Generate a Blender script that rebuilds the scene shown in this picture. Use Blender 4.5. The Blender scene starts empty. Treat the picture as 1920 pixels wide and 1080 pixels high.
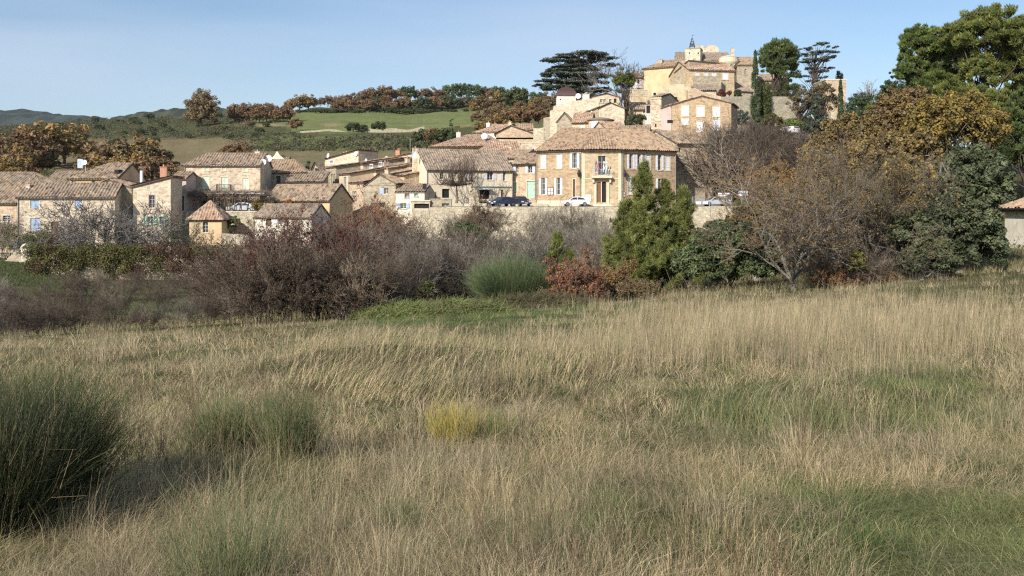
import bpy, math, random
import numpy as np
from mathutils import Vector
R = math.radians
# ------------------------------------------------------------------ camera, sky, sun
scene = bpy.context.scene
F = 1800.0                      # focal length in photo pixels (photo 1920 wide)
CX, HY = 960.0, 385.0           # picture centre column and horizon row
cam_d = bpy.data.cameras.new('camera'); cam = bpy.data.objects.new('camera', cam_d)
scene.collection.objects.link(cam); scene.camera = cam
cam_d.sensor_width = 36.0; cam_d.lens = F / 1920 * 36; cam_d.shift_y = (HY - 540) / 1920
cam.location = (0, 0, 0); cam.rotation_euler = (R(90), 0, 0)
cam_d.clip_start = 0.1; cam_d.clip_end = 20000
SUN_EL, SUN_AZ = R(29), R(-30)      # azimuth measured from behind the camera, negative = left
sun_dir = Vector((math.sin(SUN_AZ) * math.cos(SUN_EL), -math.cos(SUN_AZ) * math.cos(SUN_EL), math.sin(SUN_EL)))
sun_d = bpy.data.lights.new('sun', 'SUN'); sun = bpy.data.objects.new('sun', sun_d)
scene.collection.objects.link(sun)
sun_d.energy = 4.9; sun_d.angle = R(0.5); sun_d.color = (1.0, 0.94, 0.86)
sun.rotation_euler = sun_dir.to_track_quat('Z', 'Y').to_euler()
world = bpy.data.worlds.new('World'); scene.world = world; world.use_nodes = True
wt = world.node_tree; wt.nodes.clear()
def wn(t): return wt.nodes.new(t)
sky = wn('ShaderNodeTexSky'); sky.sky_type = 'NISHITA'; sky.sun_disc = False
sky.sun_elevation = SUN_EL; sky.sun_rotation = math.atan2(sun_dir.x, sun_dir.y)
sky.altitude = 300; sky.air_density = 1.0; sky.dust_density = 0.6; sky.ozone_density = 2.6
bg = wn('ShaderNodeBackground'); bg.inputs['Strength'].default_value = 0.108
wo = wn('ShaderNodeOutputWorld')
tc = wn('ShaderNodeTexCoord'); mp = wn('ShaderNodeMapping'); mp.inputs['Scale'].default_value = (1.2, 2.0, 9.0)
mp.inputs['Rotation'].default_value = (0.12, 0.10, 0.3)
ns = wn('ShaderNodeTexNoise'); ns.inputs['Scale'].default_value = 1.6; ns.inputs['Detail'].default_value = 5; ns.inputs['Roughness'].default_value = 0.45
rp = wn('ShaderNodeValToRGB'); rp.color_ramp.elements[0].position = 0.33; rp.color_ramp.elements[1].position = 0.72
rp.color_ramp.elements[0].color = (0.0, 0.0, 0.0, 1); rp.color_ramp.elements[1].color = (0.6, 0.6, 0.6, 1)
mx = wn('ShaderNodeMix'); mx.data_type = 'RGBA'; mx.inputs['B'].default_value = (4.9, 5.7, 7.0, 1)
L_ = wt.links.new
L_(tc.outputs['Generated'], mp.inputs['Vector']); L_(mp.outputs[0], ns.inputs['Vector']); L_(ns.outputs['Fac'], rp.inputs['Fac'])
L_(rp.outputs['Color'], mx.inputs['Factor']); L_(sky.outputs['Color'], mx.inputs['A']); L_(mx.outputs['Result'], bg.inputs['Color']); L_(bg.outputs[0], wo.inputs[0])
scene.view_settings.view_transform = 'Standard'; scene.view_settings.look = 'None'
scene.view_settings.gamma = 1; scene.view_settings.exposure = 0.27
scene.render.engine = 'CYCLES'
cy = scene.cycles; cy.max_bounces = 4; cy.diffuse_bounces = 2; cy.glossy_bounces = 1; cy.transmission_bounces = 2; cy.transparent_max_bounces = 4
cy.use_denoising = False; cy.pixel_filter_type = 'BLACKMAN_HARRIS'; cy.filter_width = 1.25
cy.caustics_reflective = False; cy.caustics_refractive = False
# ------------------------------------------------------------------ helpers
rs = np.random.RandomState(7); random.seed(7)
def px2(px, py, Y): return Vector(((px - CX) / F * Y, Y, (HY - py) / F * Y))
def vnoise(x, y, seed=0):
    x = np.asarray(x, float); y = np.asarray(y, float)
    xi = np.floor(x).astype(np.int64); yi = np.floor(y).astype(np.int64); fx = x - xi; fy = y - yi
    fx = fx * fx * (3 - 2 * fx); fy = fy * fy * (3 - 2 * fy)
    def h(a, b):
        n = (a * 374761393 + b * 668265263 + seed * 974711) & 0x7fffffff
        n = ((n ^ (n >> 13)) * 1274126177) & 0x7fffffff
        n = n ^ (n >> 16)
        return (n & 0xffff) / 65535.0
    return (h(xi, yi) * (1 - fx) + h(xi + 1, yi) * fx) * (1 - fy) + (h(xi, yi + 1) * (1 - fx) + h(xi + 1, yi + 1) * fx) * fy
def fbm(x, y, seed=0, o=3):
    s = 0; a = .5; t = 0
    for i in range(o): s = s + a * vnoise(x * 2 ** i, y * 2 ** i, seed + i); t += a; a *= .5
    return s / t
class Geo:
    """collects numpy vertex / face blocks and links them as one mesh object"""
    def __init__(s): s.v = []; s.l = []; s.n = []; s.c = []; s.m = []; s.uv = []; s.o = 0; s.has_uv = False
    def add(s, v, f, col=None, mi=0, uv=None):
        v = np.asarray(v, np.float32).reshape(-1, 3); f = np.asarray(f, np.int32)
        if len(f) == 0: return
        s.v.append(v); s.l.append((f + s.o).ravel()); s.n.append(np.full(len(f), f.shape[1], np.int32))
        c = np.ones((len(f), 3), np.float32)
        if col is not None: c[:] = np.asarray(col, np.float32)
        s.c.append(c); s.m.append(np.full(len(f), mi, np.int32))
        if uv is not None: s.has_uv = True; s.uv.append(np.asarray(uv, np.float32)[f.ravel()])
        else: s.uv.append(np.zeros((f.size, 2), np.float32))
        s.o += len(v)
    def poly(s, pts, col=None, mi=0): s.add(pts, [list(range(len(pts)))], col, mi)
    def box(s, x0, x1, y0, y1, z0, z1, mi=0, col=None):
        v = [(x0, y0, z0), (x1, y0, z0), (x1, y1, z0), (x0, y1, z0), (x0, y0, z1), (x1, y0, z1), (x1, y1, z1), (x0, y1, z1)]
        s.add(v, [(0, 3, 2, 1), (4, 5, 6, 7), (0, 1, 5, 4), (1, 2, 6, 5), (2, 3, 7, 6), (3, 0, 4, 7)], col, mi)
    def lathe(s, prof, c=(0, 0, 0), n=16, mi=0, col=None, a0=0, a1=2 * math.pi):
        full = abs(a1 - a0 - 2 * math.pi) < 1e-6; m = n if full else n + 1
        a = a0 + (a1 - a0) * np.arange(m) / n
        v = np.concatenate([np.stack([c[0] + r * np.cos(a), c[1] + r * np.sin(a), np.full(m, c[2] + z)], 1) for r, z in prof])
        f = []
        for j in range(len(prof) - 1):
            for i in range(n):
                k = (i + 1) % m; f.append((j * m + i, j * m + k, (j + 1) * m + k, (j + 1) * m + i))
        s.add(v, f, col, mi)
    def tube(s, p0, p1, r0, r1=None, n=6, mi=0, col=None):
        r1 = r0 if r1 is None else r1
        s.segs(np.array([p0], float), np.array([p1], float), np.array([r0]), np.array([r1]), n, mi, col)
        for p in (p0, p1): pass
    def segs(s, P0, P1, R0, R1, n=3, mi=0, col=None):
        d = P1 - P0; L = np.linalg.norm(d, axis=1, keepdims=True) + 1e-9; d = d / L
        h = np.where(np.abs(d[:, 2:3]) > .9, np.array([[1., 0, 0]]), np.array([[0, 0, 1.]]))
        a = np.cross(d, h); a /= np.linalg.norm(a, axis=1, keepdims=True) + 1e-9; b = np.cross(d, a)
        N = len(P0); ang = 2 * np.pi * np.arange(n) / n
        ring = a[:, None, :] * np.cos(ang)[None, :, None] + b[:, None, :] * np.sin(ang)[None, :, None]
        v = np.concatenate([P0[:, None] + ring * np.asarray(R0)[:, None, None], P1[:, None] + ring * np.asarray(R1)[:, None, None]], 1)
        base = (np.arange(N) * 2 * n)[:, None]
        f = np.concatenate([np.stack([base[:, 0] + i, base[:, 0] + (i + 1) % n, base[:, 0] + n + (i + 1) % n, base[:, 0] + n + i], 1) for i in range(n)])
        if col is not None:
            col = np.asarray(col)
            if col.ndim == 2: col = np.tile(col, (n, 1))
        s.add(v, f, col, mi)
    def ribbons(s, P0, P1, W0, W1, rng, mi=0, col=None):
        d = P1 - P0; d = d / (np.linalg.norm(d, axis=1, keepdims=True) + 1e-9)
        a = np.cross(d, rng.normal(size=d.shape)); a /= np.linalg.norm(a, axis=1, keepdims=True) + 1e-9
        W0 = np.asarray(W0)[:, None]; W1 = np.asarray(W1)[:, None]
        v = np.stack([P0 - a * W0, P0 + a * W0, P1 + a * W1, P1 - a * W1], 1)
        N = len(P0); s.add(v, np.arange(4 * N).reshape(N, 4), col, mi)
    def build(s, name, mats, parent=None, smooth=False):
        me = bpy.data.meshes.new(name)
        v = np.concatenate(s.v); l = np.concatenate(s.l); n = np.concatenate(s.n)
        me.vertices.add(len(v)); me.vertices.foreach_set('co', v.ravel())
        me.loops.add(len(l)); me.loops.foreach_set('vertex_index', l)
        me.polygons.add(len(n)); st = np.concatenate([[0], np.cumsum(n)[:-1]]).astype(np.int32)
        me.polygons.foreach_set('loop_start', st)
        try: me.polygons.foreach_set('loop_total', n)
        except Exception: pass
        me.polygons.foreach_set('material_index', np.concatenate(s.m))
        if smooth: me.polygons.foreach_set('use_smooth', np.ones(len(n), bool))
        else: me.polygons.foreach_set('use_smooth', np.zeros(len(n), bool))
        c = np.concatenate(s.c); at = me.attributes.new('col', 'FLOAT_COLOR', 'FACE')
        at.data.foreach_set('color', np.concatenate([c, np.ones((len(c), 1), np.float32)], 1).astype(np.float32).ravel())
        if s.has_uv:
            u = me.uv_layers.new(name='UVMap'); u.data.foreach_set('uv', np.concatenate(s.uv).ravel())
        me.update(calc_edges=True)
        if not isinstance(mats, (list, tuple)): mats = [mats]
        for m in mats: me.materials.append(m)
        o = bpy.data.objects.new(name, me); scene.collection.objects.link(o)
        if parent is not None: o.parent = parent
        return o
def tag(o, label=None, cat=None, group=None, kind=None):
    if label: o['label'] = label
    if cat: o['category'] = cat
    if group: o['group'] = group
    if kind: o['kind'] = kind
    return o
def empty(name, loc, rz=0, label=None, cat=None, group=None):
    o = bpy.data.objects.new(name, None); scene.collection.objects.link(o)
    o.empty_display_size = .3; o.location = loc; o.rotation_euler = (0, 0, rz)
    return tag(o, label, cat, group)
def dup(root, loc, rz=0, sc=(1, 1, 1), label=None, group=None, cat=None):
    r = root.copy(); scene.collection.objects.link(r); r.location = loc; r.rotation_euler = (0, 0, rz); r.scale = sc
    for ch in list(root.children):
        c = ch.copy(); scene.collection.objects.link(c); c.parent = r
        for g in ch.children:
            d = g.copy(); scene.collection.objects.link(d); d.parent = c
    if label: r['label'] = label
    if group: r['group'] = group
    if cat: r['category'] = cat
    return r
# ------------------------------------------------------------------ materials
def newmat(name):
    m = bpy.data.materials.new(name); m.use_nodes = True; t = m.node_tree; t.nodes.clear()
    o = t.nodes.new('ShaderNodeOutputMaterial'); return m, t, o
def nn(t, ty, **kw):
    n = t.nodes.new(ty)
    for k, v in kw.items():
        if k in n.inputs: n.inputs[k].default_value = v
        else: setattr(n, k, v)
    return n
def ramp(t, stops):
    r = t.nodes.new('ShaderNodeValToRGB'); e = r.color_ramp.elements
    while len(e) < len(stops): e.new(0.5)
    for i, (p, c) in enumerate(stops): e[i].position = p; e[i].color = (*c, 1)
    return r
def mixc(t, fac, a, b, mode='MIX'):
    m = t.nodes.new('ShaderNodeMix'); m.data_type = 'RGBA'; m.blend_type = mode
    for s_, v in (('Factor', fac), ('A', a), ('B', b)):
        if hasattr(v, 'is_linked') or hasattr(v, 'links'): t.links.new(v, m.inputs[s_])
        elif isinstance(v, (int, float)): m.inputs[s_].default_value = v
        else: m.inputs[s_].default_value = (*v, 1)
    return m.outputs['Result']
def coords(t, scale=(1, 1, 1)):
    tc = t.nodes.new('ShaderNodeTexCoord'); oi = t.nodes.new('ShaderNodeObjectInfo')
    m = t.nodes.new('ShaderNodeMath'); m.operation = 'MULTIPLY'; m.inputs[1].default_value = 57.0; t.links.new(oi.outputs['Random'], m.inputs[0])
    va = t.nodes.new('ShaderNodeVectorMath'); va.operation = 'ADD'; t.links.new(tc.outputs['Object'], va.inputs[0]); t.links.new(m.outputs[0], va.inputs[1])
    mp = t.nodes.new('ShaderNodeMapping'); mp.inputs['Scale'].default_value = scale; t.links.new(va.outputs[0], mp.inputs['Vector'])
    return mp.outputs[0]
def stone(name, c1, c2, c3, mortar, sc=2.6, flat=1.7, mfac=.6, stain=.5):
    m, t, o = newmat(name); L = t.links.new
    b = nn(t, 'ShaderNodeBsdfPrincipled', Roughness=.92); L(b.outputs[0], o.inputs[0])
    co = coords(t, (1, 1, flat))
    w = nn(t, 'ShaderNodeTexNoise', Scale=3.0, Detail=2.0); L(co, w.inputs['Vector'])
    wv = nn(t, 'ShaderNodeVectorMath', operation='SCALE'); L(w.outputs['Color'], wv.inputs[0]); wv.inputs['Scale'].default_value = .25
    ad = nn(t, 'ShaderNodeVectorMath', operation='ADD'); L(co, ad.inputs[0]); L(wv.outputs[0], ad.inputs[1])
    v = nn(t, 'ShaderNodeTexVoronoi', Scale=sc); L(ad.outputs[0], v.inputs['Vector'])
    sp = nn(t, 'ShaderNodeSeparateColor'); L(v.outputs['Color'], sp.inputs[0])
    r = ramp(t, [(0, c1), (.45, c2), (1, c3)]); L(sp.outputs[0], r.inputs[0])
    e = nn(t, 'ShaderNodeTexVoronoi', Scale=sc, feature='DISTANCE_TO_EDGE'); L(ad.outputs[0], e.inputs['Vector'])
    mr = nn(t, 'ShaderNodeMapRange'); mr.inputs['From Min'].default_value = .02; mr.inputs['From Max'].default_value = .14; mr.inputs['To Min'].default_value = mfac; mr.inputs['To Max'].default_value = 0
    L(e.outputs['Distance'], mr.inputs['Value'])
    c = mixc(t, mr.outputs[0], r.outputs[0], mortar)
    n2 = nn(t, 'ShaderNodeTexNoise', Scale=.35, Detail=5.0, Roughness=.6); L(co, n2.inputs['Vector'])
    r2 = ramp(t, [(.3, (.62, .6, .58)), (.62, (1.12, 1.1, 1.05))]); L(n2.outputs['Fac'], r2.inputs[0])
    c = mixc(t, stain, c, r2.outputs[0], 'MULTIPLY')
    n3 = nn(t, 'ShaderNodeTexNoise', Scale=9.0, Detail=4.0); L(co, n3.inputs['Vector'])
    r3 = ramp(t, [(.25, (.75, .75, .75)), (.75, (1.2, 1.2, 1.2))]); L(n3.outputs['Fac'], r3.inputs[0])
    c = mixc(t, .6, c, r3.outputs[0], 'MULTIPLY')
    L(c, b.inputs['Base Color'])
    bp = nn(t, 'ShaderNodeBump', Strength=.6, Distance=.04); L(e.outputs['Distance'], bp.inputs['Height']); L(bp.outputs[0], b.inputs['Normal'])
    return m
def plaster(name, c, var=.35, rough=.9, bump=.25, sc=1.0):
    m, t, o = newmat(name); L = t.links.new
    b = nn(t, 'ShaderNodeBsdfPrincipled', Roughness=rough); L(b.outputs[0], o.inputs[0])
    co = coords(t)
    n = nn(t, 'ShaderNodeTexNoise', Scale=.5 * sc, Detail=6.0, Roughness=.65); L(co, n.inputs['Vector'])
    r = ramp(t, [(.3, tuple(x * (1 - var) for x in c)), (.5, c), (.72, tuple(min(1, x * (1 + var * .5)) for x in c))]); L(n.outputs['Fac'], r.inputs[0])
    mp = nn(t, 'ShaderNodeMapping'); mp.inputs['Scale'].default_value = (1.5, 1.5, .25); L(co, mp.inputs[0])
    n2 = nn(t, 'ShaderNodeTexNoise', Scale=2.0 * sc, Detail=4.0); L(mp.outputs[0], n2.inputs['Vector'])
    r2 = ramp(t, [(.35, (.8, .79, .77)), (.6, (1.05, 1.05, 1.05))]); L(n2.outputs['Fac'], r2.inputs[0])
    L(mixc(t, var, r.outputs[0], r2.outputs[0], 'MULTIPLY'), b.inputs['Base Color'])
    n3 = nn(t, 'ShaderNodeTexNoise', Scale=12.0, Detail=3.0); L(co, n3.inputs['Vector'])
    bp = nn(t, 'ShaderNodeBump', Strength=bump, Distance=.03); L(n3.outputs['Fac'], bp.inputs['Height']); L(bp.outputs[0], b.inputs['Normal'])
    return m
def tiles(name, cs, lichen=.5):
    m, t, o = newmat(name); L = t.links.new
    b = nn(t, 'ShaderNodeBsdfPrincipled', Roughness=.9); L(b.outputs[0], o.inputs[0])
    uv = nn(t, 'ShaderNodeTexCoord'); fl = nn(t, 'ShaderNodeVectorMath', operation='FLOOR'); L(uv.outputs['UV'], fl.inputs[0])
    wn_ = nn(t, 'ShaderNodeTexWhiteNoise', noise_dimensions='2D'); L(fl.outputs[0], wn_.inputs['Vector'])
    n_ = len(cs); r = ramp(t, [(i / (n_ - 1), c) for i, c in enumerate(cs)]); L(wn_.outputs['Value'], r.inputs[0])
    co = coords(t)
    n = nn(t, 'ShaderNodeTexNoise', Scale=.8, Detail=6.0, Roughness=.7); L(co, n.inputs['Vector'])
    r2 = ramp(t, [(.4, (0, 0, 0)), (.62, (1, 1, 1))]); L(n.outputs['Fac'], r2.inputs[0])
    mm = nn(t, 'ShaderNodeMath', operation='MULTIPLY'); L(r2.outputs[0], mm.inputs[0]); mm.inputs[1].default_value = lichen
    c = mixc(t, mm.outputs[0], r.outputs[0], (.24, .20, .15))
    n3 = nn(t, 'ShaderNodeTexNoise', Scale=7.0, Detail=3.0); L(co, n3.inputs['Vector'])
    r3 = ramp(t, [(.3, (.6, .6, .6)), (.7, (1.25, 1.25, 1.25))]); L(n3.outputs['Fac'], r3.inputs[0])
    L(mixc(t, .7, c, r3.outputs[0], 'MULTIPLY'), b.inputs['Base Color'])
    return m
def plain(name, c, rough=.6, metal=0.0, var=.15):
    m, t, o = newmat(name); L = t.links.new
    b = nn(t, 'ShaderNodeBsdfPrincipled', Roughness=rough, Metallic=metal); L(b.outputs[0], o.inputs[0])
    n = nn(t, 'ShaderNodeTexNoise', Scale=3.0, Detail=4.0); L(coords(t), n.inputs['Vector'])
    r = ramp(t, [(.3, tuple(x * (1 - var) for x in c)), (.7, tuple(min(1, x * (1 + var)) for x in c))]); L(n.outputs['Fac'], r.inputs[0])
    L(r.outputs[0], b.inputs['Base Color']); return m
def leafmat(name, trans=.25, rough=.6, spec=.2):
    m, t, o = newmat(name); L = t.links.new
    a = nn(t, 'ShaderNodeAttribute', attribute_name='col')
    n = nn(t, 'ShaderNodeTexNoise', Scale=.9, Detail=3.0); L(coords(t), n.inputs['Vector'])
    r = ramp(t, [(.3, (.78, .78, .8)), (.7, (1.2, 1.18, 1.1))]); L(n.outputs['Fac'], r.inputs[0])
    c = mixc(t, 1.0, a.outputs['Color'], r.outputs[0], 'MULTIPLY')
    b = nn(t, 'ShaderNodeBsdfPrincipled', Roughness=rough); b.inputs['Specular IOR Level'].default_value = spec; L(c, b.inputs['Base Color'])
    if trans > 0:
        tr = nn(t, 'ShaderNodeBsdfTranslucent'); L(c, tr.inputs[0])
        ms = nn(t, 'ShaderNodeMixShader'); ms.inputs[0].default_value = trans; L(b.outputs[0], ms.inputs[1]); L(tr.outputs[0], ms.inputs[2]); L(ms.outputs[0], o.inputs[0])
    else: L(b.outputs[0], o.inputs[0])
    return m
K = {}
K['rubble'] = stone('rubble_stone', (.34, .24, .16), (.52, .41, .29), (.66, .57, .44), (.62, .53, .40))
K['cream'] = stone('cream_stone', (.42, .33, .23), (.58, .48, .35), (.72, .63, .49), (.66, .57, .43), mfac=.5, stain=.35)
K['ashlar'] = stone('ashlar_stone', (.38, .275, .155), (.48, .365, .225), (.57, .46, .305), (.58, .48, .335), sc=2.0, flat=2.0, mfac=.35, stain=.25)
K['tanwall'] = stone('tan_stone', (.31, .20, .115), (.41, .29, .17), (.49, .375, .24), (.48, .385, .26), sc=2.2, flat=2.2, mfac=.4, stain=.3)
K['grey'] = stone('grey_stone', (.26, .21, .15), (.38, .32, .23), (.48, .42, .31), (.42, .36, .26))
K['dry'] = stone('dry_stone', (.40, .34, .24), (.54, .48, .35), (.66, .60, .47), (.30, .25, .17), sc=3.0, flat=2.0, mfac=.6)
K['pink'] = stone('pinkish_stone', (.36, .25, .16), (.50, .37, .24), (.60, .48, .35), (.56, .46, .34))
K['beige'] = plaster('beige_render', (.72, .62, .46), .12)
K['ochre'] = plaster('ochre_render', (.62, .45, .265), .25)
K['yellow'] = plaster('yellow_render', (.58, .47, .31), .4)
K['white'] = plaster('white_render', (.70, .64, .52), .25)
K['trim'] = plaster('pale_trim', (.66, .56, .40), .15)
K['mauve'] = plaster('mauve_render_and_shade', (.50, .40, .36), .2)  # plain render, also colours shade into two wing walls
TS = [(.095, .065, .045), (.34, .23, .145), (.42, .29, .18), (.50, .375, .25), (.21, .14, .09), (.43, .335, .235)]
K['tile'] = tiles('weathered_tiles', TS, .6)
K['tile_red'] = tiles('red_tiles', [(.16, .09, .06), (.42, .25, .16), (.49, .315, .205), (.55, .42, .295), (.27, .155, .10)], .35)
K['tile_light'] = tiles('light_tiles', [(.13, .08, .05), (.42, .275, .165), (.48, .345, .215), (.29, .18, .11), (.43, .32, .21)], .25)
K['tile_dark'] = tiles('dark_tiles', [(.10, .075, .055), (.32, .24, .175), (.42, .32, .23), (.19, .14, .10)], .6)
K['wood'] = plain('dark_wood', (.12, .08, .055), .8); K['brown'] = plain('brown_wood', (.20, .10, .055), .7)
K['blue'] = plain('blue_paint', (.36, .47, .64), .6); K['lblue'] = plain('pale_blue_paint', (.56, .66, .76), .6)
K['wsh'] = plain('white_paint', (.72, .73, .76), .6, 0, .06); K['lsh'] = plain('lilac_grey_paint', (.62, .58, .60), .6, 0, .08)
K['green'] = plain('mint_green_paint', (.36, .58, .44), .6); K['gsh'] = plain('pale_green_paint', (.62, .68, .54), .6)
K['dgreen'] = plain('green_grey_paint', (.26, .40, .32), .6); K['grsh'] = plain('blue_grey_paint', (.40, .47, .52), .6)
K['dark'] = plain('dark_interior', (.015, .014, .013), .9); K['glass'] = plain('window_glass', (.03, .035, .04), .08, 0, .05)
K['frame'] = plain('window_frame_paint', (.62, .60, .56), .5); K['metal'] = plain('galvanised_metal', (.42, .42, .42), .45, .7)
K['iron'] = plain('dark_iron', (.05, .05, .055), .5, .6); K['dish'] = plain('dish_white', (.80, .79, .77), .45, 0, .05)
K['terra'] = plain('terracotta', (.46, .24, .15), .9)
K['leaf'] = leafmat('foliage', .18); K['rush'] = leafmat('rush_stems', .06); K['twig'] = leafmat('bark_and_twigs', 0, .9, .1); K['grass'] = leafmat('grass_blades', .3, .65, .15)
# ------------------------------------------------------------------ terrain heights
COLS = {
 -900: [(50, -5.5), (100, -5.5), (130, -5.5), (200, 2), (300, 12), (500, 34), (700, 48), (1000, 42), (7000, 60)],
 0: [(50, -6.3), (75, -7.5), (105, -6.7), (130, -6.3), (150, -3), (190, 4), (250, 7.6), (350, 16.5), (500, 37.5), (650, 53), (900, 40), (7000, 60)],
 200: [(50, -6.6), (75, -8), (105, -7.6), (130, -6.4), (150, -3), (180, 3), (300, 11), (420, 27), (500, 40), (650, 57), (900, 45), (7000, 60)],
 400: [(52, -6.6), (80, -8), (110, -7.5), (138, -6.4), (152, -3), (180, 3), (260, 9), (400, 26.6), (500, 41), (600, 55), (900, 45), (7000, 60)],
 600: [(50, -6), (80, -7.5), (120, -6.2), (145, -5), (160, -1), (180, 3.5), (260, 12), (350, 23), (420, 33), (600, 58), (680, 70), (900, 55), (7000, 60)],
 800: [(50, -6), (80, -7.5), (125, -6), (145, -4.8), (165, -1), (200, 6), (280, 18), (400, 31), (600, 57), (700, 76), (780, 84), (1000, 65), (7000, 60)],
 1000: [(50, -5.8), (80, -7), (125, -6), (145, -4.8), (165, -.5), (200, 10), (300, 24), (450, 43), (600, 62), (720, 80), (1000, 65), (7000, 60)],
 1100: [(50, -5.5), (80, -6.5), (125, -5.8), (145, -4.6), (165, 0), (185, 11), (215, 18), (240, 23), (300, 29), (450, 44), (700, 66), (1000, 55), (7000, 60)],
 1300: [(50, -5), (80, -5.5), (125, -5), (145, -4.4), (165, 1), (185, 12.5), (215, 23), (240, 27), (300, 29), (500, 38), (1000, 45), (7000, 60)],
 1500: [(50, -4.2), (80, -3.2), (110, -1.5), (142, 1.5), (165, 9), (185, 14.5), (215, 20.5), (300, 26), (500, 32), (1000, 40), (7000, 60)],
 1700: [(50, -3.7), (80, -2.2), (120, 2), (160, 8), (200, 13), (300, 18), (500, 20), (1000, 30), (7000, 60)],
 1950: [(50, -3.1), (80, -1.2), (120, 4), (160, 8), (200, 11), (300, 14), (500, 18), (1000, 30), (7000, 60)],
 2900: [(50, 0), (80, 1), (120, 5), (200, 10), (300, 14), (1000, 30), (7000, 60)]}
_px = np.arange(-1100, 3101, 20.0); _w = np.arange(math.log(30), math.log(9000), .02)
_k = sorted(COLS); _tab = np.stack([np.interp(_w, [math.log(a) for a, b in COLS[k]], [b / a for a, b in COLS[k]]) for k in _k])
_T = np.stack([np.interp(_px, _k, _tab[:, j]) for j in range(len(_w))], 1)
for _ in range(3):
    _p = np.pad(_T, 1, mode='edge'); _T = (_p[:-2, 1:-1] + 2 * _T + _p[2:, 1:-1]) / 4
for _ in range(1):
    _p = np.pad(_T, 1, mode='edge'); _T = (_p[1:-1, :-2] + 2 * _T + _p[1:-1, 2:]) / 4
def Hs(X, Y):
    X = np.asarray(X, float); Y = np.asarray(Y, float)
    near = -1.7 - .068 * Y + .06 * X * np.clip(Y, 4, 45) / 45 - .0 * X
    Yc = np.maximum(Y, 31); p = np.clip(CX + F * X / Yc, -1099, 3099); w = np.clip(np.log(Yc), _w[0], _w[-1] - .021)
    i = ((p - _px[0]) / 20); j = ((w - _w[0]) / .02); i0 = np.floor(i).astype(int); j0 = np.floor(j).astype(int); i0 = np.clip(i0, 0, len(_px) - 2); j0 = np.clip(j0, 0, len(_w) - 2); fi = i - i0; fj = j - j0
    g = (_T[i0, j0] * (1 - fi) + _T[i0 + 1, j0] * fi) * (1 - fj) + (_T[i0, j0 + 1] * (1 - fi) + _T[i0 + 1, j0 + 1] * fi) * fj
    t = np.clip((Y - 44) / 14, 0, 1); t = t * t * (3 - 2 * t)
    z = near * (1 - t) + g * Yc * t
    b = (fbm(X / 3.1, Y / 3.1, 3) - .5) * .35 + (fbm(X / .8, Y / .8, 9) - .5) * .10
    b = b + .32 * np.exp(-(((X + 2.2) / 2.6) ** 2 + ((Y - 17.5) / 2.2) ** 2))
    far = (fbm(X / 22, Y / 22, 5) - .5) * np.clip((Y - 180) / 200, 0, 1) * 5
    return z + b * np.clip(1.3 - Y / 60, 0, 1) + far
def H(X, Y): return float(Hs(X, Y))
def ground_at(px, Y): X = (px - CX) / F * Y; return Vector((X, Y, H(X, Y)))
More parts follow.
